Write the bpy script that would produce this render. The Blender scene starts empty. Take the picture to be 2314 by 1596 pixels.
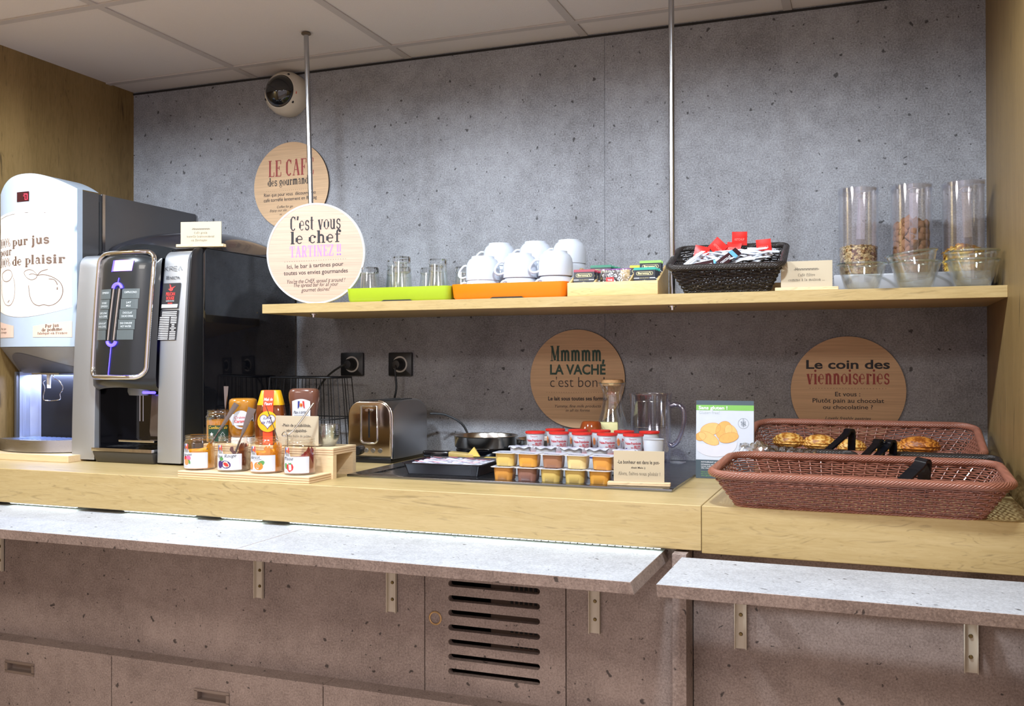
import bpy, bmesh, math, random
from mathutils import Vector, Matrix
random.seed(7)
PI = math.pi
SWAP = Matrix(((1, 0, 0, 0), (0, 0, 1, 0), (0, 1, 0, 0), (0, 0, 0, 1)))
SC = bpy.context.scene
COL = SC.collection

# ------------------------------------------------------------ camera, world, lights, exposure
YAW, PITCH, ROLL = .3622, .0062, -.0015
cam_data = bpy.data.cameras.new('camera')
cam_data.sensor_width = 36.0
cam_data.lens = 2135.34 / 2314 * 36.0
cam_data.clip_start = .05
cam = bpy.data.objects.new('camera', cam_data)
COL.objects.link(cam)
F_ = Vector((-math.sin(YAW) * math.cos(PITCH), math.cos(YAW) * math.cos(PITCH), math.sin(PITCH)))
R_ = Vector((math.cos(YAW), math.sin(YAW), 0))
U_ = R_.cross(F_)
R2 = R_ * math.cos(ROLL) + U_ * math.sin(ROLL)
U2 = U_ * math.cos(ROLL) - R_ * math.sin(ROLL)
M = Matrix((R2, U2, -F_)).transposed().to_4x4()
M.translation = Vector((0, -2.7771, 1.2535))
cam.matrix_world = M
SC.camera = cam

def lin(c):
    c = c / 255.0
    return c / 12.92 if c <= .04045 else ((c + .055) / 1.055) ** 2.4
def rgb(r, g, b): return (lin(r), lin(g), lin(b), 1.0)

w = bpy.data.worlds.new('room'); SC.world = w; w.use_nodes = True
bg = w.node_tree.nodes['Background']
bg.inputs[0].default_value = rgb(226, 212, 216)
bg.inputs[1].default_value = .66
SC.view_settings.view_transform = 'Standard'
SC.view_settings.look = 'None'
SC.view_settings.gamma = 1.0
SC.view_settings.use_curve_mapping = False
SC.view_settings.exposure = 0.9
try:
    SC.cycles.max_bounces = 14
    SC.cycles.transparent_max_bounces = 24
    SC.cycles.transmission_bounces = 10
    SC.cycles.glossy_bounces = 5
    SC.cycles.diffuse_bounces = 4
    SC.cycles.caustics_reflective = False
    SC.cycles.caustics_refractive = False
    SC.cycles.sample_clamp_indirect = 4.0
    SC.cycles.use_denoising = True
except Exception:
    pass

def spot(x, y, z, tx, ty, tz, energy, size=110, blend=1.0, radius=.05, color=(1, 1, 1)):
    l = bpy.data.lights.new('downlight', 'SPOT'); l.energy = energy
    l.spot_size = math.radians(size); l.spot_blend = blend; l.shadow_soft_size = radius; l.color = color
    o = bpy.data.objects.new('downlight', l); COL.objects.link(o); o.location = (x, y, z)
    d = Vector((tx - x, ty - y, tz - z)); o.rotation_euler = d.to_track_quat('-Z', 'Y').to_euler()
    return o
COOL = (.80, .90, 1.0)
for lx in (-2.35, -1.30, -.28):
    spot(lx, -1.36, 2.232, lx, -1.30, 1.0, 60, 172, .35, .06, COOL)
def area(x, y, z, sx, sy, energy, color=(1, 1, 1)):  # unseen area lamps, added at ceiling height as ambient fill
    l = bpy.data.lights.new('room_fill_light', 'AREA'); l.shape = 'RECTANGLE'; l.size = sx; l.size_y = sy; l.energy = energy; l.color = color
    o = bpy.data.objects.new('room_fill_light', l); COL.objects.link(o); o.location = (x, y, z)
    return o
area(-1.9, -2.9, 2.22, .6, .6, 14, (1, .93, .86))
area(.3, -2.9, 2.22, .6, .6, 14, (1, .93, .86))

# ------------------------------------------------------------ helpers
def tag(o, label=None, cat=None, group=None, kind=None):
    if label: o['label'] = label
    if cat: o['category'] = cat
    if group: o['group'] = group
    if kind: o['kind'] = kind
    return o
def thing(name, label, cat, loc=(0, 0, 0), rz=0.0, group=None, rot=None):
    o = bpy.data.objects.new(name, None); COL.objects.link(o)
    o.empty_display_size = .02
    o.location = loc; o.rotation_euler = rot if rot else (0, 0, rz)
    return tag(o, label, cat, group)
def copy_tree(o, parent=None):
    c = o.copy(); COL.objects.link(c); c.parent = parent
    for ch in list(o.children): copy_tree(ch, c)
    return c
def dup(o, loc, rz=None, label=None, group=None, rot=None):
    c = copy_tree(o)
    c.location = loc
    if rot: c.rotation_euler = rot
    elif rz is not None: c.rotation_euler = (0, 0, rz)
    if label: c['label'] = label
    if group: c['group'] = group
    return c

class MB:
    def __init__(s): s.bm = bmesh.new(); s.mats = []; s.mi = 0
    def use(s, m):
        if m not in s.mats: s.mats.append(m)
        s.mi = s.mats.index(m); return s
    def _face(s, vs):
        try:
            f = s.bm.faces.new(vs); f.material_index = s.mi; return f
        except ValueError: return None
    def box(s, x0, x1, y0, y1, z0, z1, bevel=0.0, seg=2, xf=None):
        P = [(x0, y0, z0), (x1, y0, z0), (x1, y1, z0), (x0, y1, z0), (x0, y0, z1), (x1, y0, z1), (x1, y1, z1), (x0, y1, z1)]
        return s.hexa(P, bevel, seg, xf)
    def hexa(s, P, bevel=0.0, seg=2, xf=None):
        if xf is not None: P = [xf @ Vector(p) for p in P]
        v = [s.bm.verts.new(p) for p in P]
        fs = [s._face([v[i] for i in q]) for q in ((3, 2, 1, 0), (4, 5, 6, 7), (0, 1, 5, 4), (1, 2, 6, 5), (2, 3, 7, 6), (3, 0, 4, 7))]
        if bevel > 0:
            es = list({e for f in fs for e in f.edges})
            r = bmesh.ops.bevel(s.bm, geom=es, offset=bevel, segments=seg, profile=.5, affect='EDGES')
            for f in r['faces']: f.material_index = s.mi
        return s
    def prism(s, poly, y0, y1, axis='y', bevel=0.0, seg=2, xf=None):
        """poly: 2D points; axis 'y': (x,z) extruded along y; 'z': (x,y) along z; 'x': (y,z) along x"""
        def mk(a, b, t): return {'y': (a, t, b), 'z': (a, b, t), 'x': (t, a, b)}[axis]
        A = [Vector(mk(a, b, y0)) for a, b in poly]; B = [Vector(mk(a, b, y1)) for a, b in poly]
        if xf is not None: A = [xf @ p for p in A]; B = [xf @ p for p in B]
        va = [s.bm.verts.new(p) for p in A]; vb = [s.bm.verts.new(p) for p in B]
        n = len(poly)
        f1 = s._face(va); f2 = s._face(vb[::-1]); fs = [f1, f2]
        for i in range(n):
            j = (i + 1) % n
            fs.append(s._face([va[j], va[i], vb[i], vb[j]]))
        fs = [f for f in fs if f]
        bmesh.ops.recalc_face_normals(s.bm, faces=fs)
        if bevel > 0:
            es = list({e for f in (f1, f2) for e in f.edges})
            r = bmesh.ops.bevel(s.bm, geom=es, offset=bevel, segments=seg, profile=.5, affect='EDGES')
            for f in r['faces']: f.material_index = s.mi
        return s
    def lathe(s, prof, seg=32, c=(0, 0, 0), xf=None, sx=1.0, sy=1.0, a0=0.0, a1=None):
        """prof: list of (r,z); closes to the axis where r==0"""
        full = a1 is None
        n = seg if full else seg + 1
        rings = []
        for r, z in prof:
            if r <= 1e-9:
                p = Vector((c[0], c[1], c[2] + z)); rings.append([s.bm.verts.new(xf @ p if xf is not None else p)])
            else:
                ring = []
                for i in range(n):
                    a = a0 + (2 * PI if full else (a1 - a0)) * i / seg
                    p = Vector((c[0] + r * math.cos(a) * sx, c[1] + r * math.sin(a) * sy, c[2] + z))
                    ring.append(s.bm.verts.new(xf @ p if xf is not None else p))
                rings.append(ring)
        for A, B in zip(rings, rings[1:]):
            m = seg
            for i in range(m):
                j = (i + 1) % n if full else i + 1
                if len(A) == 1 and len(B) == 1: continue
                if len(A) == 1: s._face([A[0], B[j], B[i]])
                elif len(B) == 1: s._face([A[i], A[j], B[0]])
                else: s._face([A[i], A[j], B[j], B[i]])
        return s
    def tube(s, pts, r, seg=8, closed=False, caps=True, flat=1.0, up=None):
        pts = [Vector(p) for p in pts]; n = len(pts)
        rr = r if isinstance(r, (list, tuple)) else [r] * n
        rings = []; prev = None
        for i, p in enumerate(pts):
            a = pts[(i - 1) % n] if (closed or i > 0) else p
            b = pts[(i + 1) % n] if (closed or i < n - 1) else p
            t = (b - a)
            if t.length < 1e-9: t = Vector((0, 0, 1))
            t.normalize()
            if prev is None:
                u = Vector(up) if up else (Vector((0, 0, 1)) if abs(t.z) < .9 else Vector((1, 0, 0)))
                u = (u - t * u.dot(t)).normalized()
            else:
                u = prev - t * prev.dot(t)
                u = u.normalized() if u.length > 1e-6 else t.orthogonal().normalized()
            prev = u; v = t.cross(u)
            rings.append([s.bm.verts.new(p + (u * math.cos(2 * PI * k / seg) * flat + v * math.sin(2 * PI * k / seg)) * rr[i]) for k in range(seg)])
        m = n if closed else n - 1
        for i in range(m):
            A, B = rings[i], rings[(i + 1) % n]
            for k in range(seg):
                s._face([A[k], A[(k + 1) % seg], B[(k + 1) % seg], B[k]])
        if caps and not closed:
            s._face(rings[0][::-1]); s._face(rings[-1])
        return s
    def grid(s, fn, nu, nv, closed_u=False):
        V = [[s.bm.verts.new(fn(i / nu, j / nv)) for j in range(nv + 1)] for i in range(nu if closed_u else nu + 1)]
        for i in range(nu):
            for j in range(nv):
                a = V[i]; b = V[(i + 1) % len(V)]
                s._face([a[j], b[j], b[j + 1], a[j + 1]])
        return s
    def poly(s, pts):
        s._face([s.bm.verts.new(p) for p in pts]); return s
    def disc(s, cx, cz, r, y, seg=24, sx=1.0):
        return s.poly([(cx + r * sx * math.cos(2 * PI * i / seg), y, cz + r * math.sin(2 * PI * i / seg)) for i in range(seg)])
    def build(s, name, m, parent=None, smooth=35, fix=True):
        me = bpy.data.meshes.new(name)
        if fix: bmesh.ops.recalc_face_normals(s.bm, faces=s.bm.faces[:])
        s.bm.to_mesh(me); s.bm.free()
        for k in (s.mats if s.mats else [m]): me.materials.append(k)
        if smooth:
            me.polygons.foreach_set('use_smooth', [True] * len(me.polygons))
            me.set_sharp_from_angle(angle=math.radians(smooth))
        o = bpy.data.objects.new(name, me); COL.objects.link(o)
        if parent is not None: o.parent = parent
        return o

def arc(cx, cy, r, a0, a1, n=8):
    return [(cx + r * math.cos(a0 + (a1 - a0) * i / n), cy + r * math.sin(a0 + (a1 - a0) * i / n)) for i in range(n + 1)]
def rrect(x0, x1, y0, y1, r, n=6):
    return arc(x1 - r, y1 - r, r, 0, PI / 2, n) + arc(x0 + r, y1 - r, r, PI / 2, PI, n) + arc(x0 + r, y0 + r, r, PI, 1.5 * PI, n) + arc(x1 - r, y0 + r, r, 1.5 * PI, 2 * PI, n)
def bez(p0, p1, p2, p3, n=12):
    p0, p1, p2, p3 = map(Vector, (p0, p1, p2, p3)); out = []
    for i in range(n + 1):
        t = i / n; u = 1 - t
        out.append(p0 * u ** 3 + p1 * 3 * u * u * t + p2 * 3 * u * t * t + p3 * t ** 3)
    return out
def smooth_path(pts, n=6):
    """Catmull-Rom through points"""
    P = [Vector(p) for p in pts]; P = [P[0]] + P + [P[-1]]; out = []
    for i in range(1, len(P) - 2):
        for k in range(n):
            t = k / n; a, b, c, d = P[i - 1], P[i], P[i + 1], P[i + 2]
            out.append(.5 * ((2 * b) + (c - a) * t + (2 * a - 5 * b + 4 * c - d) * t * t + (3 * b - a - 3 * c + d) * t ** 3))
    out.append(P[-2]); return out

# ------------------------------------------------------------ materials
def nt(name):
    m = bpy.data.materials.new(name); m.use_nodes = True
    t = m.node_tree; b = t.nodes['Principled BSDF']
    return m, t, b
_mc = {}
def mat(name, col, rough=.5, metal=0.0, spec=.5, coat=0.0, var=0.04, bump=0.0, scale=60, emit=None, estr=0.0, sss=0.0):
    """plain procedural material: colour with slight noise variation, optional fine bump"""
    if name in _mc: return _mc[name]
    m, t, b = nt(name); N = t.nodes; L = t.links
    b.inputs['Roughness'].default_value = rough; b.inputs['Metallic'].default_value = metal
    b.inputs['Specular IOR Level'].default_value = spec; b.inputs['Coat Weight'].default_value = coat
    if sss: b.inputs['Subsurface Weight'].default_value = sss; b.inputs['Subsurface Radius'].default_value = (.01, .006, .004)
    tc = N.new('ShaderNodeTexCoord'); no = N.new('ShaderNodeTexNoise'); no.inputs['Scale'].default_value = scale; no.inputs['Detail'].default_value = 4
    L.new(tc.outputs['Object'], no.inputs['Vector'])
    mx = N.new('ShaderNodeMix'); mx.data_type = 'RGBA'
    mx.inputs['A'].default_value = tuple(max(0, c * (1 - var)) for c in col[:3]) + (1,)
    mx.inputs['B'].default_value = tuple(min(1, c * (1 + var)) for c in col[:3]) + (1,)
    L.new(no.outputs['Fac'], mx.inputs['Factor']); L.new(mx.outputs['Result'], b.inputs['Base Color'])
    if bump:
        bp = N.new('ShaderNodeBump'); bp.inputs['Strength'].default_value = bump; bp.inputs['Distance'].default_value = .002
        L.new(no.outputs['Fac'], bp.inputs['Height']); L.new(bp.outputs['Normal'], b.inputs['Normal'])
    if emit:
        b.inputs['Emission Color'].default_value = emit; b.inputs['Emission Strength'].default_value = estr
    _mc[name] = m; return m

def ramp(N, stops):
    r = N.new('ShaderNodeValToRGB'); e = r.color_ramp.elements
    while len(e) < len(stops): e.new(.5)
    for el, (p, c) in zip(e, stops): el.position = p; el.color = c
    return r
def mathn(t, op, a, b=None, clamp=False):
    n = t.nodes.new('ShaderNodeMath'); n.operation = op; n.use_clamp = clamp
    for i, v in enumerate((a, b)):
        if v is None: continue
        if isinstance(v, (int, float)): n.inputs[i].default_value = v
        else: t.links.new(v, n.inputs[i])
    return n.outputs[0]
def plane2d(t, V):
    """unfolds x/y/z onto two axes so that spots sit on every face direction"""
    N = t.nodes; L = t.links
    sp = N.new('ShaderNodeSeparateXYZ'); L.new(V, sp.inputs[0]); cb = N.new('ShaderNodeCombineXYZ')
    L.new(mathn(t, 'ADD', sp.outputs[0], mathn(t, 'MULTIPLY', sp.outputs[1], .7)), cb.inputs[0])
    L.new(mathn(t, 'ADD', sp.outputs[2], sp.outputs[1]), cb.inputs[1]); return cb.outputs[0]
def concrete(name, light, dark, pit=(40, 38, 38), rough=.62, off=(0, 0, 0), pits=1.0, tint=(0, 0, 0)):
    m, t, b = nt(name); N = t.nodes; L = t.links
    tc = N.new('ShaderNodeTexCoord'); mp = N.new('ShaderNodeMapping'); mp.inputs['Location'].default_value = off
    L.new(tc.outputs['Object'], mp.inputs['Vector']); V = mp.outputs['Vector']
    def noise(sc, det=4, dis=0, rough=.55):
        n = N.new('ShaderNodeTexNoise'); n.inputs['Scale'].default_value = sc; n.inputs['Detail'].default_value = det
        n.inputs['Distortion'].default_value = dis; n.inputs['Roughness'].default_value = rough; L.new(V, n.inputs['Vector']); return n.outputs['Fac']
    big = noise(3.2, 5, .4, .6); mid = noise(26, 5, 0, .7); fine = noise(230, 3, 0, .75)
    s = mathn(t, 'ADD', mathn(t, 'MULTIPLY', big, .62), mathn(t, 'ADD', mathn(t, 'MULTIPLY', mid, .45), mathn(t, 'MULTIPLY', fine, 1.15)))
    s = mathn(t, 'SUBTRACT', s, .61)
    r = ramp(N, [(.28, rgb(*dark)), (.72, rgb(*light))]); L.new(s, r.inputs['Fac'])
    # pits: distorted voronoi spots of varying size, only where a mask noise allows
    wn = N.new('ShaderNodeTexNoise'); wn.inputs['Scale'].default_value = 55; wn.inputs['Detail'].default_value = 2; L.new(V, wn.inputs['Vector'])
    ma = N.new('ShaderNodeVectorMath'); ma.operation = 'MULTIPLY_ADD'; ma.inputs[1].default_value = (.022, .022, .022)
    L.new(wn.outputs['Color'], ma.inputs[0]); L.new(plane2d(t, V), ma.inputs[2])
    def pitlayer(sc, thr, keep):
        vo = N.new('ShaderNodeTexVoronoi'); vo.voronoi_dimensions = '2D'; vo.inputs['Scale'].default_value = sc; L.new(ma.outputs[0], vo.inputs['Vector'])
        sep = N.new('ShaderNodeSeparateColor'); L.new(vo.outputs['Color'], sep.inputs[0])
        on = mathn(t, 'GREATER_THAN', sep.outputs[0], keep)
        rad = mathn(t, 'MULTIPLY', mathn(t, 'ADD', mathn(t, 'MULTIPLY', sep.outputs[1], .8), .35), thr)
        d = mathn(t, 'SUBTRACT', rad, vo.outputs['Distance'])
        d = mathn(t, 'MULTIPLY', d, 1.0 / (thr * .35), True)
        return mathn(t, 'MULTIPLY', d, on)
    p = mathn(t, 'MAXIMUM', pitlayer(17, .085, .66), pitlayer(38, .10, .84))
    p = mathn(t, 'MULTIPLY', p, .78 * pits, True)
    mx = N.new('ShaderNodeMix'); mx.data_type = 'RGBA'; mx.inputs['B'].default_value = rgb(*pit)
    L.new(p, mx.inputs['Factor']); L.new(r.outputs['Color'], mx.inputs['A']); L.new(mx.outputs['Result'], b.inputs['Base Color'])
    b.inputs['Roughness'].default_value = rough; b.inputs['Specular IOR Level'].default_value = .3
    bp = N.new('ShaderNodeBump'); bp.inputs['Strength'].default_value = .25; bp.inputs['Distance'].default_value = .0015
    L.new(mathn(t, 'SUBTRACT', fine, p), bp.inputs['Height']); L.new(bp.outputs['Normal'], b.inputs['Normal'])
    return m
def oak(name, axis, c_light, c_mid, c_dark, rough=.42, off=(0, 0, 0), crack=.7, seams=None):
    """oak laminate; grain runs along axis"""
    m, t, b = nt(name); N = t.nodes; L = t.links
    tc = N.new('ShaderNodeTexCoord'); mp = N.new('ShaderNodeMapping'); mp.inputs['Location'].default_value = off
    sc = {'x': (1, 9, 9), 'y': (9, 1, 9), 'z': (9, 9, 1)}[axis]; mp.inputs['Scale'].default_value = sc
    L.new(tc.outputs['Object'], mp.inputs['Vector']); V = mp.outputs['Vector']
    def noise(scl, det=4, dis=0, rg=.55, vec=None):
        n = N.new('ShaderNodeTexNoise'); n.inputs['Scale'].default_value = scl; n.inputs['Detail'].default_value = det
        n.inputs['Distortion'].default_value = dis; n.inputs['Roughness'].default_value = rg; L.new(vec or V, n.inputs['Vector']); return n.outputs['Fac']
    big = noise(.9, 3, .6); fib = noise(12, 6, 1.2, .7)
    # growth-ring lines: bands of a warped slow noise
    ring = noise(.8, 4, .9, .55)
    band = mathn(t, 'SINE', mathn(t, 'MULTIPLY', ring, 260))
    line = mathn(t, 'MULTIPLY', mathn(t, 'SUBTRACT', band, .55), 2.2, True)
    brk = mathn(t, 'MULTIPLY', mathn(t, 'SUBTRACT', noise(7, 4, .8, .7), .50), 6, True)
    line = mathn(t, 'MULTIPLY', line, brk)
    s = mathn(t, 'ADD', mathn(t, 'MULTIPLY', big, .55), mathn(t, 'MULTIPLY', fib, .6))
    r = ramp(N, [(.30, rgb(*c_dark)), (.50, rgb(*c_mid)), (.72, rgb(*c_light))]); L.new(s, r.inputs['Fac'])
    mx = N.new('ShaderNodeMix'); mx.data_type = 'RGBA'; mx.inputs['B'].default_value = rgb(*[int(c * .62) for c in c_dark])
    L.new(mathn(t, 'MULTIPLY', line, .42), mx.inputs['Factor']); L.new(r.outputs['Color'], mx.inputs['A'])
    # cracks and knots
    mp2 = N.new('ShaderNodeMapping'); mp2.inputs['Location'].default_value = (off[0] + 3.1, off[1] + 1.7, off[2] + .4)
    mp2.inputs['Scale'].default_value = {'x': (1, 5, 5), 'y': (5, 1, 5), 'z': (5, 5, 1)}[axis]; L.new(tc.outputs['Object'], mp2.inputs['Vector'])
    wn = N.new('ShaderNodeTexNoise'); wn.inputs['Scale'].default_value = 7; wn.inputs['Detail'].default_value = 4; L.new(mp2.outputs['Vector'], wn.inputs['Vector'])
    ma = N.new('ShaderNodeVectorMath'); ma.operation = 'MULTIPLY_ADD'; ma.inputs[1].default_value = (.16, .16, .16)
    L.new(wn.outputs['Color'], ma.inputs[0]); L.new(plane2d(t, mp2.outputs['Vector']), ma.inputs[2])
    vo = N.new('ShaderNodeTexVoronoi'); vo.voronoi_dimensions = '2D'; vo.inputs['Scale'].default_value = 2.6; L.new(ma.outputs[0], vo.inputs['Vector'])
    sep = N.new('ShaderNodeSeparateColor'); L.new(vo.outputs['Color'], sep.inputs[0])
    kn = mathn(t, 'MULTIPLY', mathn(t, 'SUBTRACT', .085, vo.outputs['Distance']), 14, True)
    kn = mathn(t, 'MULTIPLY', kn, mathn(t, 'GREATER_THAN', sep.outputs[0], .62))
    mx2 = N.new('ShaderNodeMix'); mx2.data_type = 'RGBA'; mx2.inputs['B'].default_value = rgb(*[int(c * .45) for c in c_dark])
    L.new(mathn(t, 'MULTIPLY', kn, crack), mx2.inputs['Factor']); L.new(mx.outputs['Result'], mx2.inputs['A'])
    L.new(mx2.outputs['Result'], b.inputs['Base Color'])
    b.inputs['Roughness'].default_value = rough; b.inputs['Specular IOR Level'].default_value = .4
    bp = N.new('ShaderNodeBump'); bp.inputs['Strength'].default_value = .12; bp.inputs['Distance'].default_value = .001
    L.new(s, bp.inputs['Height']); L.new(bp.outputs['Normal'], b.inputs['Normal'])
    return m
def plywood_edge(name, light, dark, axis='z', scale=330):
    m, t, b = nt(name); N = t.nodes; L = t.links
    tc = N.new('ShaderNodeTexCoord'); wv = N.new('ShaderNodeTexWave'); wv.bands_direction = axis.upper(); wv.inputs['Scale'].default_value = scale / 6.283
    wv.inputs['Distortion'].default_value = .6; wv.inputs['Detail'].default_value = 2; wv.inputs['Detail Scale'].default_value = .4
    L.new(tc.outputs['Object'], wv.inputs['Vector'])
    r = ramp(N, [(.12, rgb(*dark)), (.42, rgb(*light))]); L.new(wv.outputs['Fac'], r.inputs['Fac'])
    L.new(r.outputs['Color'], b.inputs['Base Color']); b.inputs['Roughness'].default_value = .6
    return m
def glass(name, tint=(1, 1, 1), rough=0.0, ior=1.47):
    m, t, b = nt(name)
    b.inputs['Base Color'].default_value = tint + (1,); b.inputs['Transmission Weight'].default_value = 1.0
    b.inputs['Roughness'].default_value = rough; b.inputs['IOR'].default_value = ior
    return m
def thin_glass(name, tint=(.95, .97, .97), refl=.10, rough=.03):
    """thin transparent wall: clear transmission with a fresnel-like reflection"""
    m, t, b = nt(name); N = t.nodes; L = t.links
    tr = N.new('ShaderNodeBsdfTransparent'); tr.inputs[0].default_value = tuple(c ** .5 for c in tint) + (1,)
    gl = N.new('ShaderNodeBsdfGlossy'); gl.inputs['Roughness'].default_value = rough; gl.inputs[0].default_value = (.95, .97, 1, 1)
    lw = N.new('ShaderNodeLayerWeight'); lw.inputs['Blend'].default_value = .35
    f = mathn(t, 'ADD', mathn(t, 'MULTIPLY', lw.outputs['Facing'], .45), refl * .5, True)
    mx = N.new('ShaderNodeMixShader'); L.new(f, mx.inputs[0]); L.new(tr.outputs[0], mx.inputs[1]); L.new(gl.outputs[0], mx.inputs[2])
    L.new(mx.outputs[0], N['Material Output'].inputs['Surface']); return m
def brushed(name, col, rough=.28, axis='x', amp=.08):
    m, t, b = nt(name); N = t.nodes; L = t.links
    b.inputs['Metallic'].default_value = 1.0; b.inputs['Base Color'].default_value = col
    tc = N.new('ShaderNodeTexCoord'); mp = N.new('ShaderNodeMapping'); mp.inputs['Scale'].default_value = {'x': (2, 300, 300), 'z': (300, 300, 2), 'y': (300, 2, 300)}[axis]
    L.new(tc.outputs['Object'], mp.inputs['Vector']); no = N.new('ShaderNodeTexNoise'); no.inputs['Scale'].default_value = 1.0; no.inputs['Detail'].default_value = 3
    L.new(mp.outputs['Vector'], no.inputs['Vector'])
    L.new(mathn(t, 'ADD', mathn(t, 'MULTIPLY', no.outputs['Fac'], amp * 2), rough - amp), b.inputs['Roughness'])
    bp = N.new('ShaderNodeBump'); bp.inputs['Strength'].default_value = .04; bp.inputs['Distance'].default_value = .0005
    L.new(no.outputs['Fac'], bp.inputs['Height']); L.new(bp.outputs['Normal'], b.inputs['Normal'])
    return m

M_WALL = concrete('concrete_laminate', (160, 162, 168), (110, 109, 113))
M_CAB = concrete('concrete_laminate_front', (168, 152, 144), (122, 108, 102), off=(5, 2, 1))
M_RAIL_LIT = concrete('concrete_laminate_rail_lit', (190, 193, 199), (150, 152, 158), off=(1, 7, 3), rough=.5)  # paler than the cabinet laminate: light on the rail tops put into the colour
M_OAKX = oak('oak_laminate', 'x', (194, 170, 122), (180, 155, 104), (152, 126, 80))
M_OAKZ = oak('oak_panel', 'z', (140, 114, 72), (122, 98, 58), (88, 68, 38), rough=.45)
M_WHITE = mat('white_plastic', rgb(236, 238, 242), .35)
M_TILE = mat('ceiling_tile', rgb(214, 207, 203), .85, bump=.25, scale=380)
M_TBAR = mat('painted_grid', rgb(186, 179, 176), .6)
M_STEEL = mat('satin_steel', rgb(176, 178, 182), .24, 1.0, var=.02)
M_STEELX = brushed('brushed_steel_sheet', rgb(190, 191, 194), .3, 'x')
M_CHROME = mat('chrome', rgb(225, 226, 230), .06, 1.0, var=.01)
M_BLACK = mat('black_plastic', rgb(22, 23, 26), .35)
M_BLACKG = mat('gloss_black', rgb(14, 15, 20), .12, coat=.3)
M_DARK = mat('dark_gap', rgb(30, 28, 28), .8)
M_CREAMMETAL = mat('cream_painted_metal', rgb(206, 196, 178), .45)
M_PLY = oak('birch_ply', 'x', (236, 212, 172), (228, 200, 158), (212, 182, 138), rough=.55, off=(2, 2, 2), crack=.3)
M_PLYE = plywood_edge('birch_ply_edge', (228, 202, 164), (176, 136, 98))
M_CARD = mat('pale_wood_card', rgb(192, 178, 152), .6, var=.03, scale=20)
M_INK = mat('black_ink', rgb(38, 36, 40), .7)
# ============================================================ the room
CT, SH, ZC = .95, 1.4173, 2.2393
XL, XR = -2.5522, .2891
def struct(name, mb, m, parent=None, smooth=0):
    o = mb.build(name, m, parent, smooth)
    if parent is None: o['kind'] = 'structure'
    return o
struct('wall_back', MB().box(XL, -.7515, 0, .05, 0, 2.4).box(-.7495, XR, 0, .05, 0, 2.4).box(-.7515, -.7495, .002, .05, 0, 2.4), M_WALL)
struct('wall_left', MB().box(XL - .05, XL, -3.4, .05, 0, 2.4), M_OAKZ)
struct('wall_right', MB().box(XR, XR + .05, -1.6, .05, 0, 2.4), M_OAKZ)
struct('floor', MB().box(XL - .05, 3, -5, .05, -.05, 0), mat('floor_tile', rgb(176, 160, 146), .5))
ce = MB().box(XL - .05, 3, -3.4, .05, ZC + .004, ZC + .05)
ceil = struct('ceiling', ce, M_TILE)
g = MB()
for i in range(-1, 6):
    x = -2.0023 + .6 * i
    if x - .024 > XL - .1: g.box(x - .024, x, -3.4, 0, ZC, ZC + .0035)
for k in range(0, 6):
    y = -.1374 - .6 * k
    if k == 0 or True: g.box(XL, 3, y, y + .024, ZC - .0004, ZC + .0035)
g.build('ceiling_grid', M_TBAR, ceil, 0)
struct('trim_1', MB().box(XL, XR, -.004, 0, ZC - .006, ZC), M_DARK)

# ---- oak wall shelf
sh = MB().box(-1.6960, XR, -.4052, 0, 1.3899, SH, .0008, 1)
tag(sh.build('wall_shelf', M_OAKX), 'long oak shelf fixed along the concrete wall above the counter', 'shelf')

# ---- steel poles through the shelf up to the ceiling
def pole(x, y, x_top, lab):
    p = thing('support_pole', lab, 'pole', (x, y, SH), group='steel support poles')
    dx = x_top - x
    MB().tube([(0, 0, 0), (dx, 0, ZC - SH - .004)], .0075, 16).build('tube', M_STEEL, p)
    MB().lathe([(0, ZC - SH), (.0145, ZC - SH), (.0145, ZC - SH - .003), (.009, ZC - SH - .006), (0, ZC - SH - .006)], 24, (dx, 0, 0)).build('ceiling_flange', mat('bronze_metal', rgb(120, 104, 84), .4, .8), p)
    MB().lathe([(0, -.0275), (.011, -.0275), (.0105, -.0305), (.006, -.031), (.005, -.038), (0, -.038)], 16).build('screw', M_CHROME, p)
pole(-1.5655, -.3300, -1.5915, 'left steel pole behind the round spread bar sign, shelf to ceiling')
pole(-.4787, -.3400, -.4797, 'right steel pole beside the tea box, shelf to ceiling')

# ---- countertops
YF = -.8151
XS = -.3264
tag(MB().box(XL, XS - .0006, YF, 0, .8565, CT, .0012, 1).build('countertop', M_OAKX), 'long oak counter slab carrying the machines, jars and toaster', 'countertop')
c2 = MB().box(XS + .0006, XR, YF, 0, .8519, CT, .0012, 1).build('countertop', oak('oak_laminate_right', 'x', (194, 170, 122), (180, 155, 104), (152, 126, 80), off=(2.2, .6, .3)))
tag(c2, 'short oak counter slab under the wicker bread baskets', 'countertop')

# ---- tray rails in front of the counter
def rail(x0, x1, yb, lab, skew0=0, skew1=.006, notch=False):
    z1, z0 = .846, .8225
    yf = -1.088
    P = [(x0 + skew0, yf + .004, z0), (x1 + skew1, yf + .004, z0), (x1 + skew1, yb, z0), (x0 + skew0, yb, z0), (x0, yf, z1), (x1, yf, z1), (x1, yb, z1), (x0, yb, z1)]
    b = MB(); b.use(M_CAB); b.hexa(P, .0006, 1); b.use(M_RAIL_LIT)
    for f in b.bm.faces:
        if len(f.verts) == 4 and abs(f.normal.z) > .9: f.material_index = 1  # flat faces take the painted lit tone, edges keep the darker cabinet colour
    o = b.build('tray_rail', M_RAIL_LIT, None, 0)
    return tag(o, lab, 'tray rail', 'concrete tray rails')
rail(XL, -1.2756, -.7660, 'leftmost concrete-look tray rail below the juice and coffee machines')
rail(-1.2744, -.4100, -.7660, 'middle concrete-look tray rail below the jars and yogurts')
rail(-.3630, XR - .001, -.8385, 'right concrete-look tray rail below the bread baskets', .002, 0)

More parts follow.
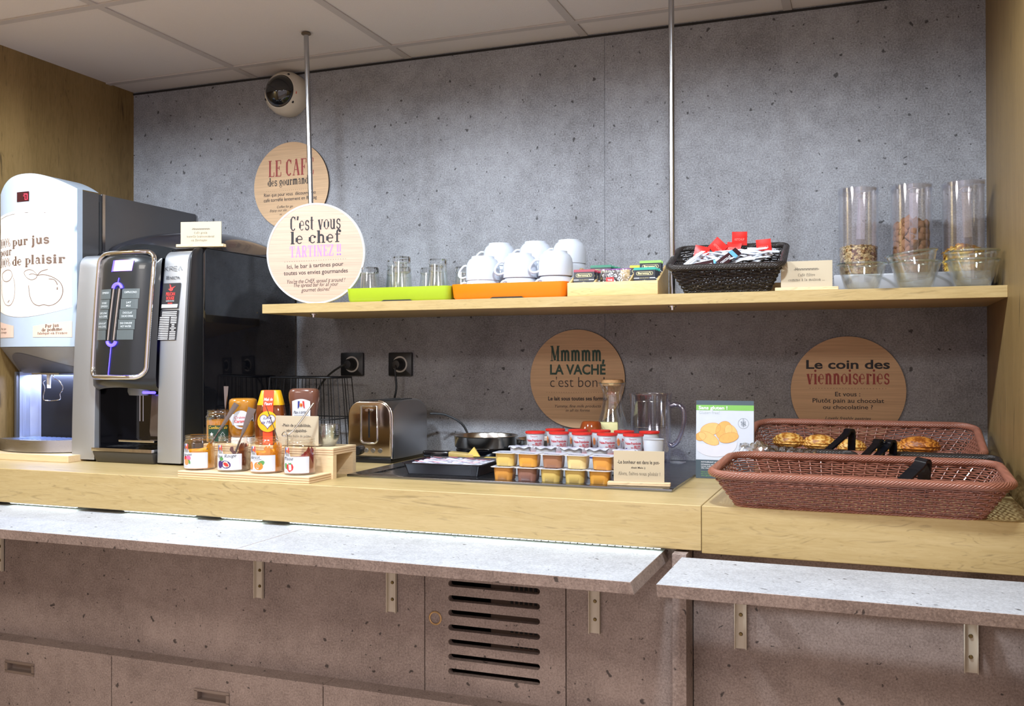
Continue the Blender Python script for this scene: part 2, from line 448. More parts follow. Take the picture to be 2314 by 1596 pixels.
# ---- LED strips tucked under the counter edge
M_LED = mat('led_glow', rgb(240, 255, 248), .5, emit=rgb(236, 255, 246), estr=6.0)
M_LEDB = mat('led_tape', rgb(230, 232, 228), .5)
for i, (a, b, lab) in enumerate([(-2.2450, -2.0050, 'leftmost glowing LED strip under the counter edge'), (-1.8430, -1.6120, 'second glowing LED strip from the left under the counter edge'),
                   (-1.5320, -1.4110, 'third glowing LED strip from the left under the counter edge'), (-1.3300, -.4120, 'longest glowing LED strip under the counter, right end')]):
    t = thing('led_strip', lab, 'LED strip', ((a + b) / 2, YF + .012, .8565), group='LED strips under the counter')
    h = (b - a) / 2
    MB().box(-h, h, -.006, .006, -.002, 0).build('tape', M_LEDB, t, 0)
    d = MB(); n = max(3, int(2 * h / .0166))
    for k in range(n):
        x = -h + (k + .5) * 2 * h / n
        d.box(x - .0062, x + .0062, -.0035, .0035, -.0036, -.002)
    d.build('diodes', M_LED, t, 0)

# ---- cabinet fronts under the counter
YP = -.765
def panel(name, x0, x1, z0, z1, y=YP, th=.019, m=None):
    return MB().box(x0, x1, y, y + th, z0, z1, .0006, 1).build(name, m or M_CAB)
XV0, XV1, XQ = -.9830, -.6354, -.4035
Z0 = .42
t = thing('base_cabinet', 'wide closed cabinet under the left tray rail, left of the vent door', 'cabinet', ((XL + XV0) / 2, YP, 0))
hx = (XV0 - XL) / 2 - .002
MB().box(-hx, hx + .0005, 0, .019, .0, .85, .0006, 1).build('front_panel', M_CAB, t)
MB().box(-hx, hx, .02, .66, .10, .85).build('carcass', M_DARK, t, 0)

v = thing('vent_cabinet', 'cabinet with slotted ventilation door and round finger pull', 'cabinet', ((XV0 + XV1) / 2, YP, 0))
hv = (XV1 - XV0) / 2
# door with seven slots, built as bars between the slots
d = MB()
slots_z = [.7297 - .0340 * k for k in range(7)]
sx0, sx1, sh_ = -hv + .0605, hv - .0608, .0070
z_lo, z_hi = .4715, .851
a0, a1 = -hv + .001, hv - .001
d.box(a0, sx0, 0, .019, z_lo, z_hi); d.box(sx1, a1, 0, .019, z_lo, z_hi)
edges = [z_lo] + [e for z in sorted(slots_z) for e in (z - sh_, z + sh_)] + [z_hi]
for k in range(0, len(edges), 2): d.box(sx0, sx1, 0, .019, edges[k], edges[k + 1])
for z in slots_z:                                # rounded slot ends
    for sx, s in ((sx0, 1), (sx1, -1)):
        for q in (1, -1):
            pl = [(sx, z + q * sh_)] + [(sx + s * (sh_ - sh_ * math.cos(a)), z + q * sh_ * math.sin(a)) for a in [PI / 2 * i / 6 for i in range(6, -1, -1)]]
            d.prism(pl, 0, .019)
door = d.build('door', M_CAB, v, 0)
MB().lathe([(.0165, 0), (.0165, -.0018), (.0145, -.003), (.0125, -.002), (.0120, .012), (0, .012)], 32, (0, 0, 0), Matrix.Translation((-hv + .0275, 0, .6458)) @ SWAP).build('finger_pull', mat('brass_pull', rgb(196, 160, 112), .35, .6), door)
MB().box(-hv, hv, .30, .32, .40, .85).build('back_panel', M_DARK, v, 0)
g2 = MB(); g2.box(-.030, hv - .012, .060, .064, .545, .85)
g2.build('inner_housing', mat('brown_metal', rgb(120, 98, 84), .5), v, 0)
g3 = MB()
for k in range(12):
    x = .020 + k * .0118
    for z0_, z1_ in ((.712, .745), (.680, .708), (.658, .661), (.612, .642), (.578, .608)): g3.box(x, x + .0062, .0580, .0602, z0_, z1_)
g3.build('housing_slots', M_BLACK, v, 0)
MB().box(-hv, hv, -.0, .30, .44, .4700).build('bottom', M_CAB, v, 0)

t = thing('base_cabinet', 'narrow closed cabinet front between the vent door and the end panel', 'cabinet', ((XV1 + XQ) / 2, YP, 0))
hq = (XQ - XV1) / 2
MB().box(-hq + .0012, hq + .0190, 0, .019, 0, .851, .0006, 1).build('front_panel', M_CAB, t)
MB().box(-hq + .003, hq + .0185, .021, .60, .10, .85).build('carcass', M_DARK, t, 0)
tag(MB().box(-.3832, -.3541, -.837, -.08, 0, .8515, .0006, 1).build('end_panel', M_CAB), 'upright concrete-look end panel between the two tray rails', 'panel')
t = thing('base_cabinet', 'closed cabinet under the right tray rail beside the end panel', 'cabinet', (-.04, YP, 0))
MB().box(-.3120, XR + .04 - .001, 0, .019, 0, .851, .0006, 1).build('front_panel', M_CAB, t)
MB().box(-.3120, XR + .04 - .001, .021, .62, .10, .85).build('carcass', M_DARK, t, 0)

# ---- protruding lower drawer cabinets
YD = -.8173
def drawer(x0, x1, hxs, lab):
    t = thing('drawer_cabinet', lab, 'drawer cabinet', ((x0 + x1) / 2, YD, 0), group='low drawer cabinets')
    h = (x1 - x0) / 2; cx = (x0 + x1) / 2
    d = MB(); z1 = .4734
    hs = sorted(hxs)
    # drawer front with a rectangular hole for each recessed handle
    zs = (.3925, .4147)
    xs = [-h + .0008]
    for hx in hs: xs += [hx - cx - .0450, hx - cx + .0450]
    xs.append(h - .0008)
    d.box(xs[0], xs[-1], 0, .018, zs[1], z1 - .004); d.box(xs[0], xs[-1], 0, .018, .10, zs[0])
    for k in range(0, len(xs), 2): d.box(xs[k], xs[k + 1], 0, .018, zs[0], zs[1])
    f = d.build('drawer_front', M_CAB, t, 0)
    for hx in hs:
        c = hx - cx; r = MB()
        r.box(c - .0530, c + .0530, -.0025, .0, zs[1] - .001, zs[1] + .0055).box(c - .0530, c + .0530, -.0025, .0, zs[0] - .0055, zs[0] + .001)
        r.box(c - .0530, c - .0440, -.0025, .0, zs[0], zs[1]).box(c + .0440, c + .0530, -.0025, .0, zs[0], zs[1])
        r.box(c - .0450, c + .0450, .014, .0155, zs[0], zs[1])
        r.box(c - .0450, c - .0435, -.001, .0155, zs[0], zs[1]).box(c + .0435, c + .0450, -.001, .0155, zs[0], zs[1])
        r.box(c - .0450, c + .0450, -.001, .0155, zs[0], zs[0] + .0015).box(c - .0450, c + .0450, -.001, .0155, zs[1] - .0015, zs[1])
        r.build('recessed_handle', mat('satin_handle', rgb(150, 136, 128), .4, .5), f, 0)
    MB().box(-h, h, -.0005, .0525, z1 - .0038, z1).build('top_ledge', M_CAB, t, 0)
    MB().box(-h, h, .019, .052, .02, z1 - .004).build('carcass', M_DARK, t, 0)
drawer(XL + .002, -1.8736, [-2.1950], 'leftmost low drawer with recessed rectangular handle')
drawer(-1.8724, -1.2283, [-1.5508], 'second low drawer from the left with recessed rectangular handle')
drawer(-1.2271, -.4050, [], 'right low drawer front below the vent door')

# ---- metal brackets under the rails
def bracket(x, z0, lab):
    t = thing('rail_bracket', lab, 'bracket', (x, YP, .8225), group='cream rail brackets')
    h = .8225 - z0
    c = MB()
    c.box(-.0125, .0125, -.002, 0, -h, 0).box(-.0125, -.0108, -.011, 0, -h, 0).box(.0108, .0125, -.011, 0, -h, 0)
    c.build('upright', M_CREAMMETAL, t, 0)
    a = MB(); a.box(-.0125, .0125, -.25, -.002, -.002, 0).prism([(-.011, -.002), (-.24, -.002), (-.24, -.008), (-.011, -.030)], -.0125, -.0108, 'x').prism([(-.011, -.002), (-.24, -.002), (-.24, -.008), (-.011, -.030)], .0108, .0125, 'x')
    a.build('arm', M_CREAMMETAL, t, 0)
    for zz in (-h + .030, -h + .070):
        MB().lathe([(0, -.0046), (.0030, -.0046), (.0042, -.002), (0, -.002)], 14, (0, 0, 0), Matrix.Translation((0, 0, zz)) @ Matrix.Rotation(-PI / 2, 4, 'X')).build('screw', mat('brass_screw', rgb(120, 104, 70), .35, .9), t)
    return t
for x, z0, lab in [(-2.3250, .650, 'leftmost cream bracket at the left edge under the tray rail'), (-1.4444, .650, 'second cream bracket from the left, right of the rail joint'),
                   (-1.0680, .650, 'third cream bracket, left of the vent door'), (-.5677, .650, 'fourth cream bracket, right of the vent slots'),
                   (-.2535, .650, 'fifth cream bracket, under the left part of the right rail'), (.1789, .650, 'rightmost cream bracket under the right rail')]:
    bracket(x, z0, lab)
# ============================================================ lettering
_glyph = {}
def text_geo(body, shear=0.0, bold=0.0, spacing=1.0):
    """returns verts (x,y) and faces of a line of text, in font units"""
    key = (body, shear, bold, spacing)
    if key in _glyph: return _glyph[key]
    cu = bpy.data.curves.new('lettering', 'FONT'); cu.body = body; cu.shear = shear; cu.offset = bold; cu.space_character = spacing
    cu.resolution_u = 3; cu.fill_mode = 'FRONT'
    o = bpy.data.objects.new('lettering', cu); COL.objects.link(o)
    me = o.to_mesh()
    V = [(v.co.x, v.co.y) for v in me.vertices]; Fc = [tuple(p.vertices) for p in me.polygons]
    o.to_mesh_clear(); bpy.data.objects.remove(o); bpy.data.curves.remove(cu)
    _glyph[key] = (V, Fc); return V, Fc
CAP = .729
def put_text(mb, body, x0, z0, x1, z1, h, xf, shear=0.0, bold=0.0, spacing=1.0, cap=CAP):
    """fits a line of text between baseline points (x0,z0) and (x1,z1), letter height h; xf maps (x,z) to 3D"""
    V, Fc = text_geo(body, shear, bold, spacing)
    if not V: return
    a = min(v[0] for v in V); b = max(v[0] for v in V); L_ = max(b - a, 1e-6)
    vs = []
    for x, y in V:
        t = (x - a) / L_
        vs.append(mb.bm.verts.new(xf(x0 + (x1 - x0) * t, z0 + (z1 - z0) * t + y / cap * h)))
    for f in Fc:
        mb._face([vs[i] for i in f])
# slab-serif stroke letters, unit cap height; strokes: (pts, weight class) ; thick stems 't', thin 'h'
def _a(cx, cy, rx, ry, a0, a1, n=12): return [(cx + rx * math.cos(math.radians(a0 + (a1 - a0) * i / n)), cy + ry * math.sin(math.radians(a0 + (a1 - a0) * i / n))) for i in range(n + 1)]
def _S(x0, x1, y): return ([(x0, y), (x1, y)], 's')
def _st(x, y0, y1): return ([(x, y0), (x, y1)], 't')
SLAB = {
 'L': (.62, [_st(.17, 0, 1), _S(.03, .34, 1), _S(.03, .58, 0), ([(.56, 0), (.58, .27)], 's')]),
 'E': (.64, [_st(.17, 0, 1), _S(.03, .58, 1), _S(.03, .60, 0), _S(.17, .42, .52), ([(.57, .76), (.58, 1)], 's'), ([(.58, 0), (.60, .25)], 's'), ([(.42, .40), (.42, .64)], 's')]),
 'C': (.66, [(_a(.36, .5, .24, .5, 45, 315), 'm'), ([(.56, .74), (.56, 1.0)], 's'), (_a(.17, .5, .02, .36, 90, 270, 4), 't')]),
 'A': (.72, [([(.10, 0), (.35, 1)], 's'), ([(.35, 1), (.60, 0)], 't'), _S(.20, .50, .34), _S(0, .22, 0), _S(.46, .72, 0)]),
 'F': (.60, [_st(.17, 0, 1), _S(.03, .56, 1), _S(.03, .34, 0), _S(.17, .40, .50), ([(.55, .74), (.56, 1)], 's'), ([(.40, .38), (.40, .62)], 's')]),
 'T': (.66, [_st(.33, 0, 1), _S(.04, .62, 1), _S(.18, .48, 0), ([(.05, .74), (.05, 1)], 's'), ([(.61, .74), (.61, 1)], 's')]),
 'R': (.72, [_st(.17, 0, 1), ([(.17, 1), (.38, 1)] + _a(.38, .76, .19, .24, 90, -90, 8) + [(.17, .52)], 'm'), ([(.36, .52), (.58, 0)], 't'), _S(.03, .32, 0), _S(.03, .3, 1), _S(.48, .70, 0)]),
 'I': (.36, [_st(.18, 0, 1), _S(.03, .33, 0), _S(.03, .33, 1)]),
 'N': (.74, [([(.15, 0), (.15, 1)], 's'), ([(.15, 1), (.58, 0)], 't'), ([(.58, 0), (.58, 1)], 's'), _S(.02, .28, 0), _S(.02, .2, 1), _S(.46, .72, 1)]),
 'Z': (.62, [_S(.06, .56, 1), ([(.53, 1), (.08, 0)], 't'), _S(.05, .58, 0), ([(.07, .76), (.07, 1)], 's'), ([(.57, 0), (.57, .25)], 's')]),
 'M': (.92, [([(.16, 0), (.16, 1)], 's'), ([(.18, 1), (.45, .05)], 't'), ([(.45, .05), (.72, 1)], 's'), ([(.74, 0), (.74, 1)], 't'), _S(.02, .30, 0), _S(.02, .2, 1), _S(.6, .9, 0), _S(.7, .9, 1)]),
 'V': (.70, [([(.12, 1), (.36, 0)], 't'), ([(.36, 0), (.58, 1)], 's'), _S(0, .26, 1), _S(.46, .70, 1)]),
 'P': (.66, [_st(.17, 0, 1), ([(.17, 1), (.36, 1)] + _a(.36, .73, .2, .27, 90, -90, 8) + [(.17, .46)], 'm'), _S(.03, .34, 0), _S(.03, .3, 1)]),
 '!': (.26, [([(.13, .32), (.13, 1)], 't'), (_a(.13, .06, .03, .03, 0, 360, 8), 't')]),
 "'": (.20, [([(.12, 1), (.08, .76)], 't')]),
 ',': (.22, [([(.12, .05), (.05, -.20)], 't')]),
 '1': (.40, [_st(.22, 0, 1), _S(.06, .38, 0), ([(.08, .84), (.22, 1)], 's')]),
 '0': (.56, [(_a(.28, .5, .2, .5, 0, 360, 20), 's'), (_a(.08, .5, .02, .3, 120, 240, 4), 't'), (_a(.48, .5, .02, .3, -60, 60, 4), 't')]),
 '%': (.74, [(_a(.18, .76, .12, .22, 0, 360, 14), 's'), (_a(.56, .24, .12, .22, 0, 360, 14), 's'), ([(.18, 0), (.56, 1)], 's')]),
 'e': (.52, [(_a(.26, .34, .19, .34, 0, 315, 16), 's'), _S(.08, .45, .36), (_a(.09, .34, .02, .22, 120, 240, 4), 't')]),
 'c': (.48, [(_a(.26, .34, .19, .34, 40, 320, 14), 's'), (_a(.09, .34, .02, .22, 120, 240, 4), 't'), (_a(.41, .53, .03, .03, 0, 360, 8), 'm')]),
 'o': (.54, [(_a(.27, .34, .19, .34, 0, 360, 20), 's'), (_a(.09, .34, .02, .22, 120, 240, 4), 't'), (_a(.45, .34, .02, .22, -60, 60, 4), 't')]),
 's': (.46, [(_a(.23, .51, .15, .17, 20, 265, 10) + _a(.23, .17, .16, .17, 85, -160, 10), 'm'), ([(.38, .48), (.38, .66)], 's'), ([(.07, .02), (.07, .2)], 's')]),
 't': (.40, [_st(.17, .08, .92), (_a(.25, .10, .08, .10, 180, 320, 6), 's'), _S(.03, .36, .68)]),
 'v': (.54, [([(.10, .68), (.27, 0)], 't'), ([(.27, 0), (.44, .68)], 's'), _S(0, .22, .68), _S(.34, .54, .68)]),
 'u': (.60, [([(.14, .68), (.14, .18)] + _a(.28, .18, .14, .18, 180, 330, 6), 'm'), _st(.44, 0, .68), _S(.02, .14, .68), _S(.32, .44, .68), _S(.44, .58, 0)]),
 'l': (.32, [_st(.15, 0, 1.06), _S(.02, .30, 0), _S(.02, .15, 1.06)]),
 'h': (.62, [_st(.15, 0, 1.06), _S(.02, .28, 0), _S(.02, .15, 1.06), ([(.15, .5)] + _a(.31, .50, .15, .18, 150, 0, 8) + [(.46, 0)], 'm'), _S(.34, .60, 0)]),
 'f': (.42, [([(.17, 0), (.17, .86)] + _a(.28, .86, .11, .20, 180, 30, 8), 'm'), _S(.03, .38, .68), _S(.03, .32, 0), (_a(.37, .94, .03, .03, 0, 360, 8), 'm')]),
 'd': (.58, [(_a(.25, .34, .17, .34, 0, 360, 18), 's'), (_a(.09, .34, .02, .22, 120, 240, 4), 't'), _st(.43, 0, 1.06), _S(.30, .43, 1.06), _S(.43, .57, 0)]),
 'g': (.52, [(_a(.24, .42, .15, .25, 0, 360, 16), 'm'), (_a(.25, -.10, .18, .14, 0, 360, 16), 's'), ([(.16, .18), (.12, .08), (.32, .04)], 's'), ([(.36, .62), (.50, .70)], 's')]),
 'r': (.46, [_st(.15, 0, .68), _S(.02, .30, 0), _S(.02, .15, .68), (_a(.30, .48, .14, .19, 170, 60, 6), 's'), (_a(.39, .60, .03, .03, 0, 360, 8), 'm')]),
 'm': (.92, [_st(.15, 0, .68), _S(.02, .28, 0), _S(.02, .15, .68), ([(.15, .46)] + _a(.30, .48, .15, .2, 150, 0, 6) + [(.45, 0)], 't'), ([(.45, .46)] + _a(.60, .48, .15, .2, 150, 0, 6) + [(.75, 0)], 't'), _S(.36, .55, 0), _S(.66, .90, 0)]),
 'n': (.62, [_st(.15, 0, .68), _S(.02, .28, 0), _S(.02, .15, .68), ([(.15, .46)] + _a(.30, .48, .15, .2, 150, 0, 6) + [(.45, 0)], 't'), _S(.34, .60, 0)]),
 'a': (.52, [(_a(.22, .2, .14, .2, 0, 360, 14), 's'), ([(.10, .56)] + _a(.24, .50, .13, .18, 130, 0, 6) + [(.37, .08), (.50, .02)], 'm')]),
 'p': (.58, [(_a(.31, .34, .17, .34, 0, 360, 18), 's'), (_a(.47, .34, .02, .22, -60, 60, 4), 't'), _st(.14, -.32, .68), _S(.02, .14, .68), _S(.0, .28, -.32)]),
 'i': (.32, [_st(.15, 0, .68), _S(.02, .29, 0), _S(.02, .15, .68), (_a(.14, .92, .04, .04, 0, 360, 8), 'm')]),
 'j': (.32, [([(.17, .68), (.17, -.2)] + _a(.07, -.2, .10, .12, 0, -120, 6), 't'), _S(.03, .17, .68), (_a(.16, .92, .04, .04, 0, 360, 8), 'm')]),
 'b': (.58, [(_a(.31, .34, .17, .34, 0, 360, 18), 's'), (_a(.47, .34, .02, .22, -60, 60, 4), 't'), _st(.14, 0, 1.06), _S(.02, .14, 1.06)]),
 'q': (.58, [(_a(.25, .34, .17, .34, 0, 360, 18), 's'), (_a(.09, .34, .02, .22, 120, 240, 4), 't'), _st(.43, -.32, .68), _S(.30, .56, -.32)]),
}
SLAB['B'] = (.68, [_st(.17, 0, 1), ([(.17, 1), (.36, 1)] + _a(.36, .76, .18, .24, 90, -90, 8) + [(.17, .52)], 'm'), ([(.36, .52)] + _a(.38, .26, .20, .26, 90, -90, 8) + [(.17, 0)], 'm'), _S(.03, .3, 0), _S(.03, .3, 1)])
SLAB['-'] = (.36, [_S(.06, .30, .34)])
SLAB['.'] = (.22, [(_a(.10, .05, .03, .03, 0, 360, 8), 't')])
SLAB['à'] = (SLAB['a'][0], SLAB['a'][1] + [([(.14, .96), (.28, .80)], 'm')])
SLAB['y'] = (.54, [([(.10, .68), (.29, 0)], 't'), ([(.46, .68), (.24, -.2), (.12, -.28)], 's'), _S(0, .22, .68), _S(.34, .54, .68)])
SLAB['É'] = (SLAB['E'][0], SLAB['E'][1] + [([(.28, 1.10), (.44, 1.24)], 'm')])
SLAB['é'] = (SLAB['e'][0], SLAB['e'][1] + [([(.22, .80), (.36, .96)], 'm')])
def put_slab(mb, body, x0, z0, x1, z1, h, xf, wt=.15, wm=.10, ws=.055, track=.06):
    """slab-serif line between two baseline points"""
    W = 0; items = []
    for ch in body:
        if ch == ' ': W += .34; continue
        w, st = SLAB.get(ch, SLAB['o']); items.append((W, st)); W += w + track
    W -= track
    sx = math.hypot(x1 - x0, z1 - z0) / W
    def P(x, y):
        t = x / W; return (x0 + (x1 - x0) * t, z0 + (z1 - z0) * t + y * h)
    k = h / max(sx, 1e-9); lift = 0
    for off, strokes in items:
        for pts, cl in strokes:
            w = {'t': wt, 'm': wm, 's': ws}[cl]
            n = len(pts); cl_ = n > 4 and math.hypot(pts[0][0] - pts[-1][0], pts[0][1] - pts[-1][1]) < 1e-6
            q = pts[:-1] if cl_ else pts; m = len(q); Lf = []; Rt = []
            ext = ws / 2
            for i, (x, y) in enumerate(q):
                a = q[(i - 1) % m] if (cl_ or i > 0) else q[i]; b = q[(i + 1) % m] if (cl_ or i < m - 1) else q[i]
                dx, dy = (b[0] - a[0]), (b[1] - a[1]) * k; l = math.hypot(dx, dy) or 1
                nx, ny = -dy / l, dx / l
                ex = ey = 0
                if not cl_ and cl == 't' and m == 2:
                    ex, ey = ((-dx / l * ext, -dy / l * ext) if i == 0 else (dx / l * ext, dy / l * ext))
                Lf.append(P(off + x + nx * w / 2 + ex, y + (ny * w / 2 + ey) / k)); Rt.append(P(off + x - nx * w / 2 + ex, y + (-ny * w / 2 + ey) / k))
            lift += 1; dy_ = Vector((0, -2.2e-5 * (lift % 9), 0))
            va = [mb.bm.verts.new(Vector(xf(*p)) + dy_) for p in Lf]; vb = [mb.bm.verts.new(Vector(xf(*p)) + dy_) for p in Rt]
            for i in range(m if cl_ else m - 1):
                j = (i + 1) % m; mb._face([va[i], vb[i], vb[j], va[j]])
def dots(mb, x0, z0, x1, z1, xf, n=26, r=.0009):
    for i in range(n):
        t = i / (n - 1); cx = x0 + (x1 - x0) * t; cz = z0 + (z1 - z0) * t
        mb._face([mb.bm.verts.new(xf(cx + r * math.cos(k * PI / 3), cz + r * math.sin(k * PI / 3))) for k in range(6)])
def stroke(mb, pts, w, xf, closed=False):
    """flat ribbon line of width w along 2D points"""
    n = len(pts); A = []; B = []
    for i, (x, y) in enumerate(pts):
        a = pts[i - 1] if (i > 0 or closed) else pts[i]; b = pts[(i + 1) % n] if (i < n - 1 or closed) else pts[i]
        dx, dy = b[0] - a[0], b[1] - a[1]; l = math.hypot(dx, dy) or 1
        ww = w[i] if isinstance(w, (list, tuple)) else w
        A.append(mb.bm.verts.new(xf(x - dy / l * ww / 2, y + dx / l * ww / 2))); B.append(mb.bm.verts.new(xf(x + dy / l * ww / 2, y - dx / l * ww / 2)))
    for i in range(n if closed else n - 1):
        j = (i + 1) % n; mb._face([A[i], B[i], B[j], A[j]])
def fill(mb, pts, xf):
    mb._face([mb.bm.verts.new(xf(x, y)) for x, y in pts])
def flat(y): return lambda a, b: (a, y, b)
def wrap(r, y0=0.0, z0=0.0):
    """wraps (x,z) onto a cylinder of radius r round the z axis, centred on -Y"""
    return lambda a, b: (r * math.sin(a / r), y0 - r * math.cos(a / r), z0 + b)
def cr2(pts, n=6): return [(p.x, p.y) for p in smooth_path([(a, b, 0) for a, b in pts], n)]

# ============================================================ round signs
INK = {'': M_INK, 'red': mat('brick_red_ink', rgb(146, 62, 58), .7), 'green': mat('dark_green_ink', rgb(48, 72, 62), .7), 'purple': mat('lilac_ink', rgb(176, 132, 202), .7)}
def kraft(name, c, rim=False):
    m, t, b = nt(name); N = t.nodes; L = t.links
    tc = N.new('ShaderNodeTexCoord'); mp = N.new('ShaderNodeMapping'); mp.inputs['Scale'].default_value = (6, 6, 300); L.new(tc.outputs['Object'], mp.inputs['Vector'])
    no = N.new('ShaderNodeTexNoise'); no.inputs['Scale'].default_value = 1; no.inputs['Detail'].default_value = 3; L.new(mp.outputs['Vector'], no.inputs['Vector'])
    r = ramp(N, [(.3, rgb(*[int(k * .9) for k in c])), (.7, rgb(*c))]); L.new(no.outputs['Fac'], r.inputs['Fac']); L.new(r.outputs['Color'], b.inputs['Base Color'])
    b.inputs['Roughness'].default_value = .6; return m
M_KRAFT = kraft('kraft_board', (206, 170, 132)); M_KRAFTP = kraft('pale_kraft_board', (206, 174, 152))
def round_sign(lab, loc, R, lines, rz=0, th=.008, board=M_KRAFT, edge=None, rim=None):
    t = thing('round_sign', lab, 'sign', loc, rz)
    b = MB(); b.use(board)
    b.lathe([(0, 0), (R, 0)], 72, (0, 0, 0), Matrix.Rotation(PI / 2, 4, 'X'))
    b.use(edge or mat('board_edge', rgb(70, 56, 48), .7)); b.lathe([(R, 0), (R, -th), (0, -th)], 72, (0, 0, 0), Matrix.Rotation(PI / 2, 4, 'X'))
    b.build('board', board, t)
    if rim:
        MB().lathe([(R - .001, .0010), (R + .0035, .0010), (R + .0045, -.001), (R + .0045, -th), (R - .001, -th)], 80, (0, 0, 0), Matrix.Rotation(PI / 2, 4, 'X')).build('rim', rim, t)
    by = {}
    for (s, x0, z0, x1, z1, h, st) in lines:
        by.setdefault({'red': 'red', 'green': 'green', 'purple': 'purple', 'greens': 'green'}.get(st, ''), []).append((s, x0, z0, x1, z1, h, st))
    for k, ls in by.items():
        mb = MB(); xf = flat(-.0004)
        for (s, x0, z0, x1, z1, h, st) in ls:
            if st == 'dots': dots(mb, x0, z0, x1, z1, xf)
            elif st == 'it': put_text(mb, s, x0, z0, x1, z1, h, xf, .25)
            elif st == 'hand': put_text(mb, s, x0, z0, x1, z1, h, xf, 0, .008)
            elif st == 'thin': put_text(mb, s, x0, z0, x1, z1, h, xf, 0, -.012)
            elif st == 'bold': put_text(mb, s, x0, z0, x1, z1, h, xf, 0, .024)
            elif st == 'greens': put_text(mb, s, x0, z0, x1, z1, h, xf, 0, .03)
            else: put_slab(mb, s, x0, z0, x1, z1, h, xf, *({'green': (.20, .15, .075), 'red': (.18, .12, .065)}.get(st, (.17, .12, .065))))
        mb.build('lettering', INK[k], t, 0)
    return t
round_sign('round kraft wall sign reading LE CAFÉ behind the left pole', (-1.8628, -.008, 1.8513), .1504, [
    ('LE CAFÉ', -0.0913, 0.0362, 0.0919, 0.0348, 0.0539, 'red'), ('des gourmands', -0.0933, 0.0029, 0.0831, 0.0037, 0.0262, ''), ('.', -0.0984, -0.0151, 0.0972, -0.0149, 0.003, 'dots'),
    ('Rien que pour vous  découvrez no', -0.1092, -0.0332, 0.1000, -0.0335, 0.0123, 'hand'), ('café torréfié lentement en Bretag', -0.1101, -0.0512, 0.1040, -0.0508, 0.0123, 'hand'),
    ('Coffee for go', -0.0559, -0.0752, 0.0088, -0.0749, 0.0092, 'it'), ('Enjoy our slo', -0.0849, -0.0869, -0.0163, -0.0866, 0.0092, 'it'), ('m', -0.0450, -0.1003, -0.0360, -0.1003, 0.0077, 'it')])
round_sign('round kraft wall sign reading LA VACHE behind the glass carafe', (-.838, -.008, 1.1923), .1504, [
    ('Mmmmm,', -0.0850, 0.0552, 0.0882, 0.0551, 0.0445, 'green'), ('LA VACHE', -0.0858, 0.0135, 0.0911, 0.0143, 0.0307, 'greens'), ("c'est bon !", -0.0855, -0.0260, 0.0881, -0.0245, 0.0333, 'thin'),
    ('.', -0.0959, -0.0425, 0.1011, -0.0403, 0.0027, 'dots'), ('Le lait sous toutes ses formes', -0.0917, -0.0671, 0.0969, -0.0644, 0.0123, 'bold'),
    ('Yummy, fine milk products', -0.0702, -0.0886, 0.0762, -0.0861, 0.0089, 'it'), ('in all its forms', -0.0352, -0.1008, 0.0412, -0.0993, 0.0085, 'it')])
round_sign('round kraft wall sign reading Le coin des viennoiseries behind the bread baskets', (-.059, -.008, 1.1636), .1504, [
    ('Le coin des', -0.1085, 0.0613, 0.1094, 0.0618, 0.0248, 'bold'), ('viennoiseries', -0.1072, 0.0183, 0.1085, 0.0200, 0.0400, 'red'), ('.', -0.0984, 0.0065, 0.0988, 0.0070, 0.0025, 'dots'),
    ('Et vous :', -0.0320, -0.0150, 0.0334, -0.0144, 0.0128, 'hand'), ('Plutôt pain au chocolat', -0.0917, -0.0333, 0.0944, -0.0320, 0.0124, 'hand'), ('ou chocolatine ?', -0.0641, -0.0511, 0.0655, -0.0494, 0.0117, 'hand'),
    ('Lovely freshly pastries', -0.0581, -0.0798, 0.0605, -0.0791, 0.0086, 'it')])
round_sign('white-rimmed round sign reading TARTINEZ standing on the oak shelf edge', (-1.5397, -.360, 1.4173 + .1505), .1460, [
    ("C'est vous", -0.0790, 0.0684, 0.0768, 0.0737, 0.0409, ''), ('le chef', -0.0769, 0.0289, 0.0768, 0.0346, 0.0330, ''), ('TARTINEZ !!', -0.0790, -0.0109, 0.0782, -0.0051, 0.0317, 'purple'),
    ('.', -0.0938, -0.0245, 0.0914, -0.0170, 0.0026, 'dots'), ('Ici, le bar à tartines pour', -0.0871, -0.0449, 0.0849, -0.0371, 0.0125, 'hand'), ('toutes vos envies gourmandes', -0.0973, -0.0644, 0.0981, -0.0575, 0.0132, 'hand'),
    ("You're the CHEF, spread it around !", -0.0871, -0.0890, 0.0901, -0.0842, 0.0119, 'it'), ('The spread bar for all your', -0.0669, -0.1002, 0.0693, -0.0963, 0.0119, 'it'), ('gourmet desires!', -0.0434, -0.1143, 0.0441, -0.1111, 0.0119, 'it')],
    .26, .010, M_KRAFTP, M_WHITE, M_WHITE)

# ============================================================ small wooden cards
def card(lab, loc, rz, lines, w=.125, h=.072, base=True, lean=0):
    t = thing('place_card', lab, 'card', loc, rz, 'small wooden message cards')
    X = Matrix.Translation((0, 0, .003)) @ Matrix.Rotation(lean, 4, 'X')
    MB().box(-w / 2, w / 2, -.0011, .0011, 0, h, .0003, 1, X).build('card', M_CARD, t, 0)
    mb = MB()
    for (s, x0, x1, z, hh, st) in lines:
        f = lambda a, b: tuple(X @ Vector((a, -.0014, b)))
        if st == 'slab': put_slab(mb, s, x0, z, x1, z, hh, f, .09, .07, .05)
        else: put_text(mb, s, x0, z, x1, z, hh, f, 0, .01 if st == 'b' else -.004)
    mb.build('lettering', M_INK, t, 0)
    if base:
        b = MB(); b.box(-.073, .073, -.010, -.0014, 0, .0085, .001, 1).box(-.073, .073, .0014, .010, 0, .0085, .001, 1).box(-.072, .072, -.003, .003, 0, .003)
        b.build('base', M_PLY, t, 0)
    return t
